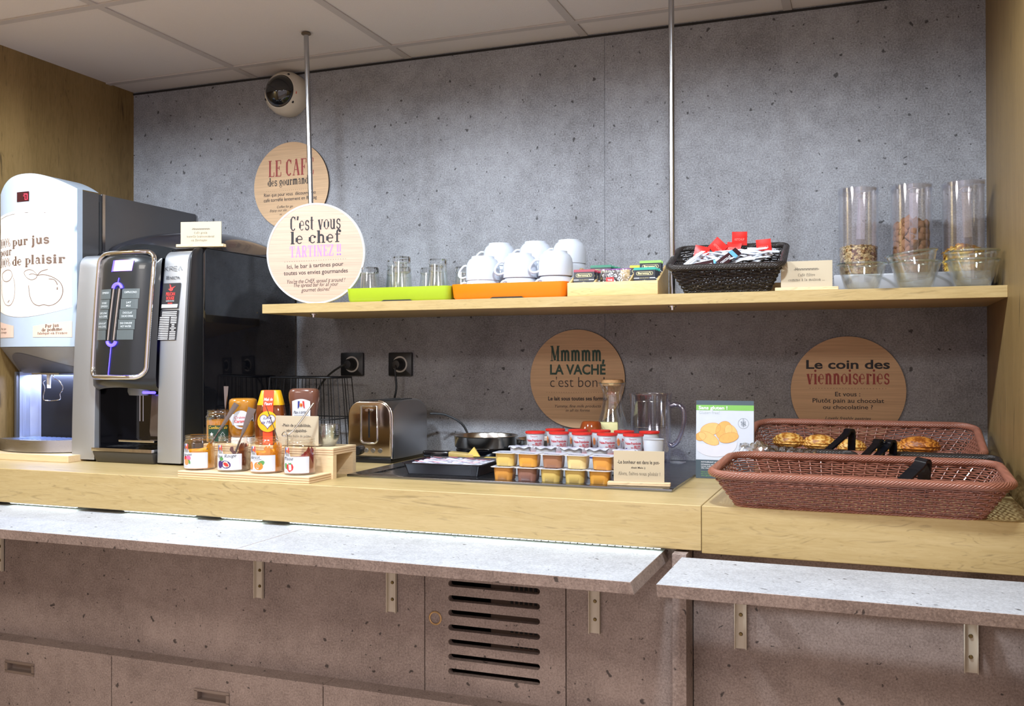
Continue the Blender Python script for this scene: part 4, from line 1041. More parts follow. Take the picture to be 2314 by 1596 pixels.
for (x, y, rz, lab, dz) in [(-1.0190, -.318, .05, 'at the left front of the orange tray', 0), (-.9080, -.316, .62, 'in the middle front of the orange tray', .004), (-.8040, -.318, .55, 'at the right front of the orange tray', .006),
                            (-1.0130, -.205, .3, 'at the left rear of the orange tray', .050), (-.9010, -.205, .5, 'in the middle rear of the orange tray', .046), (-.7990, -.205, .35, 'at the right rear of the orange tray', .054)]:
    rear = y > -.25
    for q in ((0, 1, 2) if rear else (0, 1)):
        o = c0 if first else dup(c0, (0, 0, 0)); first = False
        o.location = (x, y, TZ + .0003 + q * (.0495 + (dz if not rear else 0))); o.rotation_euler = (0, 0, rz if q == (2 if rear else 1) else rz + .35)
        o['label'] = ['lower', 'middle' if rear else 'upper', 'top'][q] + ' white cup of the stack ' + lab
# ============================================================ tea box with sachets
M_PINE = oak('pine', 'x', (226, 194, 138), (214, 178, 118), (190, 150, 92), rough=.5, off=(4, 1, 2), crack=.2)
tb = thing('tea_box', 'open pine tea box with slanted dividers beside the right pole', 'tea box', (-.6240, -.340, SH))
hw = .1205
def side(x0, x1): return MB().prism([(-.055, 0), (.075, 0), (.075, .085), (.055, .085), (-.055, .036)], x0, x1, 'x', .001, 1)
MB().box(-hw, hw, -.062, -.053, .0, .036, .0015).build('front_board', M_PINE, tb)
side(-hw, -hw + .007).build('side_board', M_PINE, tb); side(hw - .007, hw).build('side_board', M_PINE, tb)
side(-.052, -.047).build('divider', M_PINE, tb); side(.041, .046).build('divider', M_PINE, tb)
MB().box(-hw + .007, hw - .007, -.053, .075, 0, .004).build('bottom', M_PINE, tb); MB().box(-hw + .007, hw - .007, .069, .075, .004, .080).build('back_board', M_PINE, tb)
M_SACH = mat('black_foil', rgb(40, 42, 50), .3, spec=.6, var=.1); M_GOLD = mat('pale_gold_print', rgb(226, 214, 160), .5); M_WHP = mat('white_print', rgb(226, 228, 234), .5)
def sachet(top, nm):
    t = thing('tea_sachet', '', 'tea sachet', (0, 0, 0))
    w = .0285; b = MB()
    b.hexa([(-w, -.0022, 0), (w, -.0022, 0), (w, .0022, 0), (-w, .0022, 0), (-w, -.0007, .064), (w, -.0007, .064), (w, .0007, .064), (-w, .0007, .064)], .0006, 1)
    b.build('envelope', M_SACH, t, 0)
    MB().hexa([(-w - .0003, -.0014, .060), (w + .0003, -.0014, .060), (w + .0003, .0014, .060), (-w - .0003, .0014, .060), (-w - .0003, -.0009, .0668), (w + .0003, -.0009, .0668), (w + .0003, .0009, .0668), (-w - .0003, .0009, .0668)]).build('top_edge', top, t, 0)
    f = lambda a, c: (a, -.0026 + .0015 * c / .064 - .0002, c)
    b = MB(); stroke(b, [(x, z + .0510) for x, z in rrect(-.0215, .0215, -.0042, .0042, .004, 5)], .0009, f, True)
    put_text(b, "Baronny's", -.0175, .0492, .0175, .0492, .0048, f, 0, .03); put_text(b, 'EXCELLENCE', -.0115, .0378, .0115, .0378, .0022, f)
    for a in (-60, -30, 0, 30, 60):
        r_ = math.radians(a); c_ = (.0055 * math.sin(r_), .0265 + .0048 * math.cos(r_)); L_ = .0048
        fill(b, [(c_[0] - L_ * math.sin(r_), c_[1] - L_ * math.cos(r_)), (c_[0] + .0014 * math.cos(r_), c_[1] - .0014 * math.sin(r_)), (c_[0] + L_ * .7 * math.sin(r_), c_[1] + L_ * .7 * math.cos(r_)), (c_[0] - .0014 * math.cos(r_), c_[1] + .0014 * math.sin(r_))], f)
    b.build('gold_print', M_GOLD, t, 0)
    b = MB(); stroke(b, [(-.028, .0388), (-.0135, .0388)], .0020, f); stroke(b, [(.0135, .0388), (.028, .0388)], .0020, f)
    for q, s in enumerate(nm): put_text(b, s, -.0020 * len(s), .0190 - .0052 * q, .0020 * len(s), .0190 - .0052 * q, .0036, f)
    b.build('white_print', M_WHP, t, 0)
    return t
T = {'red': mat('wine_red_edge', rgb(150, 36, 60), .4), 'green': mat('green_edge', rgb(22, 112, 84), .4), 'teal': mat('teal_edge', rgb(28, 150, 132), .4), 'lime': mat('light_green_edge', rgb(134, 178, 84), .4), 'yellow': mat('yellow_edge', rgb(206, 180, 44), .4)}
def stack(col, nm, pos, n, dx, dy, lab, lean=.10, rz=0):
    s0 = sachet(T[col], nm)
    for k in range(n):
        o = s0 if k == 0 else dup(s0, (0, 0, 0))
        o.location = (pos[0] + dx * k, pos[1] + dy * k, pos[2] - .0015 * k); o.rotation_euler = (-lean, 0, rz)
        o['label'] = ['front ', 'second ', 'third ', 'rearmost '][k] + lab; o['group'] = 'tea sachets in the pine box'
stack('red', ('THÉ NOIR', 'CEYLAN BIO'), (-.7050, -.384, SH + .0055), 3, .006, .008, 'wine-red-edged tea sachet of the left compartment')
stack('green', ('THÉ VERT',), (-.6720, -.338, SH + .0200), 4, .006, .009, 'green-edged tea sachet at the back of the left compartment')
stack('teal', ('VERVEINE',), (-.5430, -.382, SH + .0055), 3, .004, .008, 'teal-edged tea sachet of the right compartment')
stack('lime', ('TILLEUL',), (-.5360, -.345, SH + .0265), 2, .002, .010, 'light-green-edged tea sachet behind the teal ones')
stack('yellow', ('CITRON',), (-.5690, -.318, SH + .0180), 1, 0, 0, 'yellow-edged tea sachet behind the clear pouch')
# clear pouch with a teabag in the middle compartment
pb = thing('clear_pouch', 'clear pouch with a red-tagged teabag in the middle of the tea box', 'pouch', (-.6270, -.352, SH + .0045))
M_FILM = thin_glass('clear_film', (.90, .90, .93), .34, .16)
random.seed(3)
b = MB()
def pou(u, v): return (-.040 + .082 * u, (-.017 * math.sin(PI * u) ** .5 * (1 - .75 * v) + .0028 * math.sin(23 * u + 9 * v) * math.sin(15 * v + 5 * u)), .068 * v + .002 * math.sin(9 * u))
b.grid(pou, 22, 16); b.grid(lambda u, v: (pou(u, v)[0], -pou(u, v)[1] * .8 + .003, pou(u, v)[2]), 22, 16); b.build('film', M_FILM, pb, 60)
MB().grid(lambda u, v: (-.040 + .082 * u, -.001 + .002 * math.sin(20 * u), .066 + .003 * v), 20, 1).build('purple_seal', mat('purple_seal', rgb(140, 62, 150), .4), pb, 0)
MB().box(-.020, .001, -.021, -.0205, .024, .045).build('red_tag', mat('red_tag', rgb(214, 64, 66), .5), pb, 0)
b = MB(); put_text(b, 'THE', -.016, .036, -.003, .036, .004, flat(-.0212), 0, .03); put_text(b, 'VERT', -.017, .030, -.002, .030, .004, flat(-.0212), 0, .03); b.build('tag_print', M_WHP, pb, 0)
b = MB(); b.tube(smooth_path([(-.009, -.021, .024), (-.008, -.021, .014), (-.004, -.02, .006)]), .0005, 5); b.build('string', M_WHP, pb)
b = MB(); b.grid(lambda u, v: (-.034 + .066 * u, -.010 * math.sin(PI * u) * math.sin(PI * v) - .002, .002 + .034 * v), 10, 6); b.build('teabag', mat('tea_gauze', rgb(170, 160, 150), .8, var=.3, scale=300), pb, 60)

# ============================================================ basket builder
def basket(t, bx, by, tx, ty, h, rows, r, m, mrim, cr=.03, pitch=.026, rim_r=.0115, floor_m=None, endlift=0.0, weave_amp=None):
    """woven basket in local coords: z up from the base; bx.. half sizes at the bottom, tx.. at the top"""
    def outline(f, n=None):
        hx = bx + (tx - bx) * f; hy = by + (ty - by) * f
        return rrect(-hx, hx, -hy, hy, cr * (.55 + .45 * f), 8)
    def resample(P, n, ph=0.0):
        L = [0]
        for i in range(len(P)): L.append(L[-1] + math.hypot(P[(i + 1) % len(P)][0] - P[i][0], P[(i + 1) % len(P)][1] - P[i][1]))
        out = []; j = 0
        for k in range(n):
            d = (k + ph) / n * L[-1]
            while L[j + 1] < d: j += 1
            a = P[j]; c = P[(j + 1) % len(P)]; tt = (d - L[j]) / max(1e-9, L[j + 1] - L[j])
            out.append((a[0] + (c[0] - a[0]) * tt, a[1] + (c[1] - a[1]) * tt))
        return out
    per = 4 * (tx + ty); ns = max(8, 2 * round(per / pitch / 2)); sub = 4
    amp = weave_amp if weave_amp is not None else r * 1.25
    def lift(x): return endlift * (abs(x) / tx) ** 3
    wv = MB()
    for k in range(rows):
        f = (k + .5) / rows; P = resample(outline(f), ns * sub)
        n = len(P); pts = []
        for i, (x, y) in enumerate(P):
            a = P[i - 1]; c = P[(i + 1) % n]; dx, dy = c[0] - a[0], c[1] - a[1]; l = math.hypot(dx, dy)
            o = amp * math.sin(PI * i / sub + PI / 2) * (1 if k % 2 else -1)
            pts.append((x + dy / l * o, y - dx / l * o, h * f + lift(x) * f + .0006 * math.sin(i * 1.7 + k)))
        wv.tube(pts, r, 5, True)
    wv.build('weave', m, t, 70)
    st = MB()
    for b_, c_ in zip(resample(outline(0), ns), resample(outline(1), ns)):
        st.tube([(b_[0], b_[1], 0), ((b_[0] + c_[0]) / 2, (b_[1] + c_[1]) / 2, h / 2 + lift(c_[0]) * .5), (c_[0], c_[1], h + lift(c_[0]))], r * .9, 5)
    st.build('stakes', m, t, 70)
    def braid(name, f, z, rr, strands=4, turns=None, wr=None, dz=0):
        P = resample(outline(f), ns * 5); n = len(P); q = MB(); tn = turns or round(per / .085)
        for s_ in range(strands):
            pts = []
            for i, (x, y) in enumerate(P):
                a = P[i - 1]; c = P[(i + 1) % n]; dx, dy = c[0] - a[0], c[1] - a[1]; l = math.hypot(dx, dy)
                an = 2 * PI * (tn * i / n + s_ / strands)
                pts.append((x + dy / l * rr * math.cos(an), y - dx / l * rr * math.cos(an), z + lift(x) * f + rr * .85 * math.sin(an)))
            q.tube(pts, wr or rr * .62, 6, True)
        q.build(name, mrim, t, 70)
    q = MB(); q.tube([(x, y, h + rim_r * .3 + lift(x)) for x, y in resample(outline(1.0), ns * 2)], rim_r * .60, 8, True); q.build('rim_core', m, t, 70)
    braid('rim', 1.0, h + rim_r * .3, rim_r * .72, 10, round(per / .075), rim_r * .22)
    braid('base_braid', 0.0, rim_r * .45, rim_r * .42, 6, round(per / .06), rim_r * .19)
    fl = MB()
    nb = max(6, int(bx * 2 / .0085))
    for k in range(nb):
        x = -bx + .006 + (2 * bx - .012) * k / (nb - 1)
        fl.tube([(x, -by + .004, .0042 + .0016 * (k % 2)), (x, 0, .0042 + .0016 * ((k + 1) % 2)), (x, by - .004, .0042 + .0016 * (k % 2))], r * 1.1, 5)
    fl.build('floor_weave', floor_m or m, t, 70)
M_WICKB = mat('dark_wicker', rgb(44, 38, 36), .32, coat=.25, var=.35, scale=40)
kb = thing('wicker_basket', 'black wicker basket tilted forward, full of sugar sticks and red sachets', 'basket', (-.3350, -.383, SH + .0005), rot=(math.radians(20), 0, math.radians(1.5)))
kbo = Matrix.Translation((0, .078, 0))
class _B: pass
inner = bpy.data.objects.new('frame', None); bpy.data.objects.remove(inner)
def shifted(parent, fn, off):
    before = set(COL.objects); fn()
    for o in set(COL.objects) - before:
        if o.parent == parent and o.type == 'MESH': o.data.transform(Matrix.Translation(off))
shifted(kb, lambda: basket(kb, .104, .070, .138, .100, .072, 14, .0021, M_WICKB, M_WICKB, .022, .021, .0095), (0, .074, .0))
tag(MB().box(-.468, -.185, -.232, -.165, SH, SH + .034, .001, 1).build('riser_block', M_PLY), 'plywood riser block behind the black wicker basket', 'block')
# contents
kbm = kb.matrix_basis.copy() if False else (Matrix.Translation(kb.location) @ kb.rotation_euler.to_matrix().to_4x4())
M_SUG = mat('white_paper', rgb(214, 218, 226), .5, var=.06, scale=30)
def stick():
    o = MB(); o.grid(lambda u, v: (-.036 + .072 * u, (.0065 * math.cos(2 * PI * v)) * (1 if .06 < u < .94 else 1.1), .0028 * math.sin(2 * PI * v) * min(1, 8 * min(u, 1 - u))), 10, 8)
    return o.build('sugar_stick', M_SUG, None, 60)
random.seed(11)
s0 = None
for k in range(42):
    if s0 is None: o = s0 = stick()
    else: o = s0.copy(); COL.objects.link(o)
    lx = random.uniform(-.088, .092); ly = .030 + random.uniform(.008, .115)
    lz = .052 + .022 * k / 42 + .012 * math.sin(PI * (ly) / .15)
    o.matrix_basis = kbm @ Matrix.Translation((lx, ly, lz)) @ Matrix.Rotation(random.uniform(-1.0, 1.0) + random.choice((0, .5)), 4, 'Z') @ Matrix.Rotation(random.uniform(-.35, .35), 4, 'Y') @ Matrix.Rotation(random.uniform(-.3, .3), 4, 'X')
    tag(o, 'white paper sugar stick in the black wicker basket', 'sugar stick', 'white sugar sticks in the black basket')
M_REDP = mat('red_sachet_paper', rgb(222, 44, 38), .4, var=.1)
def redsach():
    t = thing('condiment_sachet', '', 'sachet', (0, 0, 0), group='red sachets in the black basket')
    MB().grid(lambda u, v: (-.019 + .038 * u, .004 * math.sin(PI * u) * math.sin(PI * v), -.018 + .036 * v), 8, 8).grid(lambda u, v: (-.019 + .038 * u, -.004 * math.sin(PI * u) * math.sin(PI * v) - .0002, -.018 + .036 * v), 8, 8).build('envelope', M_REDP, t, 60)
    b = MB(); put_text(b, 'KETCHUP', -.012, -.004, .012, -.004, .006, flat(-.0046)); b.build('lettering', mat('pink_print', rgb(240, 150, 140), .5), t, 0)
    return t
r0 = None
for (x, y, z, rx, ry, rz, lab) in [(-.070, .100, .080, .5, .3, .2, 'leftmost red sachet in the black basket'), (-.030, .118, .090, .2, .8, 0, 'second red sachet from the left, standing on its corner'), (.008, .122, .082, .7, .1, -.2, 'third red sachet lying low in the middle of the black basket'),
                                   (.024, .132, .106, .0, .05, .1, 'highest red sachet at the back rim of the black basket'), (.085, .120, .086, .1, -.1, -.15, 'rightmost red sachet in the black basket')]:
    o = r0 if r0 is None else dup(r0, (0, 0, 0))
    if r0 is None: o = r0 = redsach()
    o.matrix_basis = kbm @ Matrix.Translation((x, y, z)) @ Matrix.Rotation(rz, 4, 'Z') @ Matrix.Rotation(ry, 4, 'Y') @ Matrix.Rotation(-rx, 4, 'X'); o['label'] = lab
def bar(lab, x, y, z, rz, ry, cols):
    t = thing('chocolate_sachet', lab, 'sachet'); t.matrix_basis = kbm @ Matrix.Translation((x, y, z)) @ Matrix.Rotation(rz, 4, 'Z') @ Matrix.Rotation(ry, 4, 'Y') @ Matrix.Rotation(.75, 4, 'X')
    MB().box(-.036, .036, -.011, .011, -.0022, .0022, .0015).build('wrapper', cols[0], t)
    MB().box(.010, .022, -.0112, .0112, -.0023, .0026).build('blue_band', cols[1], t, 0)
    b = MB(); put_text(b, 'CHOCOLAT', -.030, -.003, .006, -.003, .006, lambda a, c: (a, c, .0026), 0, .03); b.build('lettering', M_WHP, t, 0)
M_CHOC = mat('dark_brown_foil', rgb(58, 32, 36), .3); M_LB = mat('light_blue_print', rgb(108, 176, 222), .4)
bar('brown and blue chocolate sachet lying at the front left of the black basket', -.040, .020, .068, .12, -.1, (M_CHOC, M_LB))
bar('brown and blue chocolate sachet leaning upright at the centre of the black basket', .006, .030, .082, .9, -.3, (M_CHOC, M_LB))

card('wooden card about café filtre between the black basket and the glass bowls', (-.1430, -.390, SH), .03,
     [('-Hmmmmmmm-', -.029, .029, .046, .0075, 'b'), ('Café filtre', -.020, .020, .032, .0062, 'slab'), ('comme à la maison ...', -.042, .042, .0205, .0062, 'slab')], w=.119, h=.069)
# ============================================================ cereal containers, scoops, bowls
tag(MB().box(-.085, .272, -.262, -.085, SH, SH + .047, .003).build('white_riser', mat('white_acrylic', rgb(178, 178, 184), .25)), 'low white riser box under the cereal containers', 'riser')
M_ACR = thin_glass('clear_acrylic', (.955, .955, .975), .14, .04)
RZ_ = SH + .0475
def container(x, y, lab, tilt=0, hl=.222):
    t = thing('cereal_container', lab, 'container', (x, y, RZ_), group='clear cereal containers')
    R = .0485
    MB().lathe([(0, 0), (R, 0), (R, hl), (R - .0022, hl), (R - .0022, .003), (0, .003)], 48).build('cylinder', M_ACR, t, 40)
    X = Matrix.Translation((0, 0, hl)) @ Matrix.Rotation(tilt, 4, 'Y')
    MB().lathe([(0, .002), (R + .0015, .002), (R + .0015, -.010), (R - .0005, -.010), (R - .0005, 0), (0, 0)], 48, (0, 0, 0), X).build('lid', M_ACR, t, 40)
    return t
def scoop(x, y, z, lab, L=.150, tx=0.0):
    t = thing('scoop', lab, 'scoop', (x, y, z), rot=(0, tx, 0), group='clear plastic scoops')
    b = MB(); b.box(-.0085, .0085, -.0015, .0015, -L, 0, .0008, 1).box(-.0100, -.0075, -.004, .0015, -L, 0).box(.0075, .0100, -.004, .0015, -L, 0)
    b.build('handle', M_ACR2, t, 0)
    MB().hexa([(-.011, -.012, -L - .030), (.009, -.012, -L - .030), (.009, -.009, -L - .030), (-.011, -.009, -L - .030), (-.0085, -.0015, -L), (.0115, -.0015, -L), (.0115, .0015, -L), (-.0085, .0015, -L)]).build('blade', M_ACR2, t, 0)
    MB().tube(smooth_path([(-.010, 0, 0), (-.012, 0, .008), (0, 0, .013), (.012, 0, .008), (.010, 0, 0)], 4), .0022, 8).build('hook', M_ACR2, t, 60)
    return t
M_ACR2 = thin_glass('scoop_acrylic', (.86, .85, .90), .4, .06)
CX = (-.0270, .0985, .2170); CYc = -.190
container(CX[0], CYc, 'leftmost clear cereal container, a third full of muesli'); container(CX[1], CYc, 'middle clear cereal container half full of brown chocolate pillows'); container(CX[2], CYc, 'rightmost clear cereal container with yellow corn flakes', -.06)
scoop(CX[0] + .010, CYc - .026, RZ_ + .196, 'clear scoop standing in the muesli container', .105, .05); scoop(CX[1] + .004, CYc - .0395, RZ_ + .200, 'clear scoop hanging in the chocolate pillow container', .118); scoop(CX[2] + .004, CYc - .030, RZ_ + .196, 'clear scoop hanging in the corn flake container', .112, -.03)
random.seed(5)
def flakes(n, R, z0, z1, size, thick, heap=.01):
    b = MB()
    for k in range(n):
        a = random.uniform(0, 2 * PI); q = random.random()
        if q < .68: rr = R - random.uniform(.000, .004); z = random.uniform(z0, z1)
        else: rr = R * math.sqrt(random.random()); z = z1 + heap * (1 - (rr / R) ** 2) + random.uniform(-.002, .002)
        X = Matrix.Translation((rr * math.cos(a), rr * math.sin(a), z)) @ Matrix.Rotation(a + PI / 2, 4, 'Z') @ Matrix.Rotation(random.uniform(-.7, .7) + (PI / 2 if q < .68 else 0), 4, 'X') @ Matrix.Rotation(random.uniform(0, PI), 4, 'Z')
        s = size * random.uniform(.6, 1.25); n_ = 6
        top = [b.bm.verts.new(X @ Vector((s * math.cos(2 * PI * i / n_), s * .72 * math.sin(2 * PI * i / n_), thick * random.uniform(-.4, .4)))) for i in range(n_)]
        c = b.bm.verts.new(X @ Vector((0, 0, thick))); d = b.bm.verts.new(X @ Vector((0, 0, -thick)))
        for i in range(n_): b._face([top[i], top[(i + 1) % n_], c]); b._face([top[(i + 1) % n_], top[i], d])
    return b
def core(b, R, z0, z1): b.lathe([(0, z0), (R, z0), (R, z1), (0, z1 + .006)], 32); return b
def speckle(name, stops, scale):
    m, t, bs = nt(name); N = t.nodes
    vo = N.new('ShaderNodeTexVoronoi'); vo.inputs['Scale'].default_value = scale; tc = N.new('ShaderNodeTexCoord'); t.links.new(tc.outputs['Object'], vo.inputs['Vector'])
    sp = N.new('ShaderNodeSeparateColor'); t.links.new(vo.outputs['Color'], sp.inputs[0]); r = ramp(N, stops); t.links.new(sp.outputs[0], r.inputs['Fac']); t.links.new(r.outputs['Color'], bs.inputs['Base Color']); bs.inputs['Roughness'].default_value = .75
    return m
b = flakes(1500, .0455, .004, .072, .0042, .0009, .006); core(b, .0415, .0035, .070)
o = b.build('muesli', speckle('muesli_mix', [(.05, rgb(92, 44, 30)), (.18, rgb(160, 110, 60)), (.45, rgb(206, 176, 120)), (.8, rgb(222, 196, 146))], 130), None, 0)
o.location = (CX[0], CYc, RZ_); tag(o, 'pale oat muesli with dark raisins filling the leftmost container', 'muesli', kind='stuff')
b = flakes(900, .0455, .004, .050, .0070, .0016, .020); core(b, .0405, .0035, .050)
o = b.build('corn_flakes', speckle('corn_flake_mix', [(.1, rgb(206, 146, 40)), (.5, rgb(226, 176, 62)), (.9, rgb(236, 200, 96))], 70), None, 0)
o.location = (CX[2], CYc, RZ_); tag(o, 'yellow corn flakes in the rightmost container behind the stacked bowls', 'corn flakes', kind='stuff')
M_PIL = mat('cocoa_cereal', rgb(150, 104, 72), .8, var=.3, bump=.5, scale=260)
pil = MB()
def pillow(u, v):
    x = -1 + 2 * u; y = -1 + 2 * v
    return (.0112 * x, .0098 * y, .0072 * (max(0, 1 - abs(x) ** 2.6) * max(0, 1 - abs(y) ** 2.6)) ** .45)
pil.grid(pillow, 8, 8).grid(lambda u, v: (pillow(u, v)[0], pillow(u, v)[1], -pillow(u, v)[2]), 8, 8)
p0 = pil.build('cereal_pillow', M_PIL, None, 60); tag(p0, 'brown chocolate cereal pillow in the middle container', 'cereal', 'chocolate cereal pillows in the middle container')
spots = []
for lay in range(8):
    for k in range(9): spots.append((.0355, 2 * PI * (k + .5 * (lay % 2)) / 9 + random.uniform(-.12, .12), .0115 + .0158 * lay + random.uniform(-.002, .002)))
for k in range(6): spots.append((.018, 2 * PI * k / 6, .1290 + random.uniform(0, .008)))
for i, (r_, a, z) in enumerate(spots):
    o = p0 if i == 0 else p0.copy()
    if i: COL.objects.link(o)
    o.location = (CX[1] + r_ * math.cos(a), CYc + r_ * math.sin(a), RZ_ + z)
    o.rotation_euler = (PI / 2 + random.uniform(-.5, .5), random.uniform(-.8, .8), a + PI / 2 + random.uniform(-.4, .4))
M_BOWL = glass('bowl_glass', (.965, .99, .985), ior=1.3)
M_BOWL = thin_glass('bowl_glass_thin', (.965, .985, .98), .16, .02)
M_RIMG = thin_glass('rim_glass', (.72, .86, .84), .5, .05)
def bowl():
    t = thing('glass_bowl', '', 'bowl', (0, 0, 0), group='clear glass bowls')
    prof = [(0, .0025), (.030, .002), (.034, .0), (.037, .002), (.044, .020), (.0515, .046), (.0555, .060), (.0562, .0635), (.0535, .0630), (.0495, .046), (.042, .021), (.034, .0055), (0, .0055)]
    MB().lathe(prof, 48).build('body', M_BOWL, t, 50)
    MB().lathe([(.0558, .0600), (.0590, .0612), (.0592, .0645), (.0560, .0655), (.0540, .0640), (.0545, .0608), (.0558, .0600)], 48).build('rim', M_RIMG, t, 50)
    return t
w0 = bowl()
for i, (x, dz, rot, lab) in enumerate([(-.0180, 0, 0, 'single clear glass bowl in front of the muesli container'), (.1015, 0, 0, 'lower glass bowl of the middle stack'), (.1010, .0220, -.14, 'tilted upper glass bowl of the middle stack'), (.2235, 0, 0, 'lower glass bowl of the right stack by the wall'), (.2240, .0205, -.02, 'upper glass bowl of the right stack by the wall')]):
    o = w0 if i == 0 else dup(w0, (0, 0, 0)); o.location = (x, -.3440, SH + .0003 + dz); o.rotation_euler = (0, rot, 0); o['label'] = lab
# ============================================================ plywood stand with jars and bottles
st = thing('display_stand', 'stepped plywood display stand holding the jam jars', 'stand', (-1.475, 0, CT))
sx = .197
b = MB(); b.use(M_PLY); b.box(-sx, sx, -.800, -.700, 0, .0160, .0006, 1); b.use(M_PLYE)
b.box(-sx + .0004, sx - .0004, -.8006, -.7990, .0006, .0154).box(sx - .001, sx + .0004, -.7995, -.7005, .0006, .0154)
b.build('lower_shelf', M_PLY, st, 0)
b = MB(); b.use(M_PLY); b.box(-sx, sx + .006, -.6995, -.5860, .0600, .0775, .0006, 1); b.use(M_PLYE)
b.box(-sx + .0004, sx + .0056, -.7003, -.6990, .0606, .0769).box(sx + .005, sx + .0066, -.6990, -.5866, .0606, .0769); b.build('upper_shelf', M_PLY, st, 0)
MB().box(-sx, sx + .006, -.6995, -.6830, 0, .0600).build('riser', M_PLY, st, 0); MB().box(-sx, sx + .006, -.6020, -.5860, 0, .0600).build('riser', M_PLY, st, 0)
ZL, ZU = CT + .0163, CT + .0778
M_JAR = thin_glass('jar_glass', (.98, .97, .90), .14, .03)
M_LBL = mat('white_label', rgb(214, 217, 226), .5, var=.01)
def jam(name, c, dark): return mat(name, rgb(*c), .18, spec=.6, coat=.3, var=dark, scale=90, sss=0.0)
SCR = mat('black_script', rgb(30, 28, 34), .6)
def zig(x0, x1, z0, z1, n=12, d=.0011):
    P = []
    def edge(a, c, m):
        for i in range(m):
            t0, t1 = i / m, (i + .5) / m; P.append((a[0] + (c[0] - a[0]) * t0, a[1] + (c[1] - a[1]) * t0))
            q = (a[0] + (c[0] - a[0]) * t1, a[1] + (c[1] - a[1]) * t1); dx, dy = c[0] - a[0], c[1] - a[1]; l = math.hypot(dx, dy); P.append((q[0] + dy / l * d, q[1] - dx / l * d))
    edge((x0, z0), (x1, z0), n * 2); edge((x1, z0), (x1, z1), n); edge((x1, z1), (x0, z1), n * 2); edge((x0, z1), (x0, z0), n)
    return P
def label_patch(mb, pts_bbox, xf, n=16):
    x0, x1, z0, z1 = pts_bbox
    mb.grid(lambda u, v: xf(x0 + (x1 - x0) * u, z0 + (z1 - z0) * v), n, 4)
def teeth(mb, x0, x1, z0, z1, xf, p=.0032, d=.0013):
    def run(a, c):
        l = math.hypot(c[0] - a[0], c[1] - a[1]); m = max(2, round(l / p)); nx, ny = (c[1] - a[1]) / l, -(c[0] - a[0]) / l
        for i in range(m):
            q = [(a[0] + (c[0] - a[0]) * t, a[1] + (c[1] - a[1]) * t) for t in (i / m, (i + 1) / m)]
            mid = ((q[0][0] + q[1][0]) / 2 + nx * d, (q[0][1] + q[1][1]) / 2 + ny * d)
            fill(mb, [q[0], mid, q[1]], xf)
    run((x0, z0), (x1, z0)); run((x1, z0), (x1, z1)); run((x1, z1), (x0, z1)); run((x0, z1), (x0, z0))
def ell(cx, cz, rx, rz, rot=0, n=18):
    c, s = math.cos(rot), math.sin(rot)
    return [(cx + rx * math.cos(2 * PI * i / n) * c - rz * math.sin(2 * PI * i / n) * s, cz + rx * math.cos(2 * PI * i / n) * s + rz * math.sin(2 * PI * i / n) * c) for i in range(n)]
FR = {k: mat('print_' + k, rgb(*c), .5) for k, c in dict(orange=(236, 132, 44), peach=(240, 150, 90), purple=(72, 44, 110), red=(206, 52, 50), green=(92, 150, 82), pink=(206, 110, 150), blue=(58, 66, 140), deepred=(176, 50, 44), cream=(240, 220, 196), yellow=(240, 196, 60)).items()}
def logo(mbs, xf, cx, cz, s=1.0):
    """small bottle-shaped emblem: blue and red ribbon round a jug"""
    fill(mbs('blue'), [(cx - .010 * s, cz + .018 * s), (cx - .004 * s, cz + .018 * s), (cx - .006 * s, cz), (cx - .011 * s, cz - .006 * s)], xf(.0006))
    fill(mbs('red'), [(cx + .004 * s, cz + .018 * s), (cx + .010 * s, cz + .018 * s), (cx + .011 * s, cz - .006 * s), (cx + .007 * s, cz)], xf(.0006))
    fill(mbs('orange'), ell(cx, cz + .006 * s, .005 * s, .0055 * s), xf(.0008)); fill(mbs('deepred'), ell(cx + .001 * s, cz + .0055 * s, .0026 * s, .002 * s), xf(.0010))
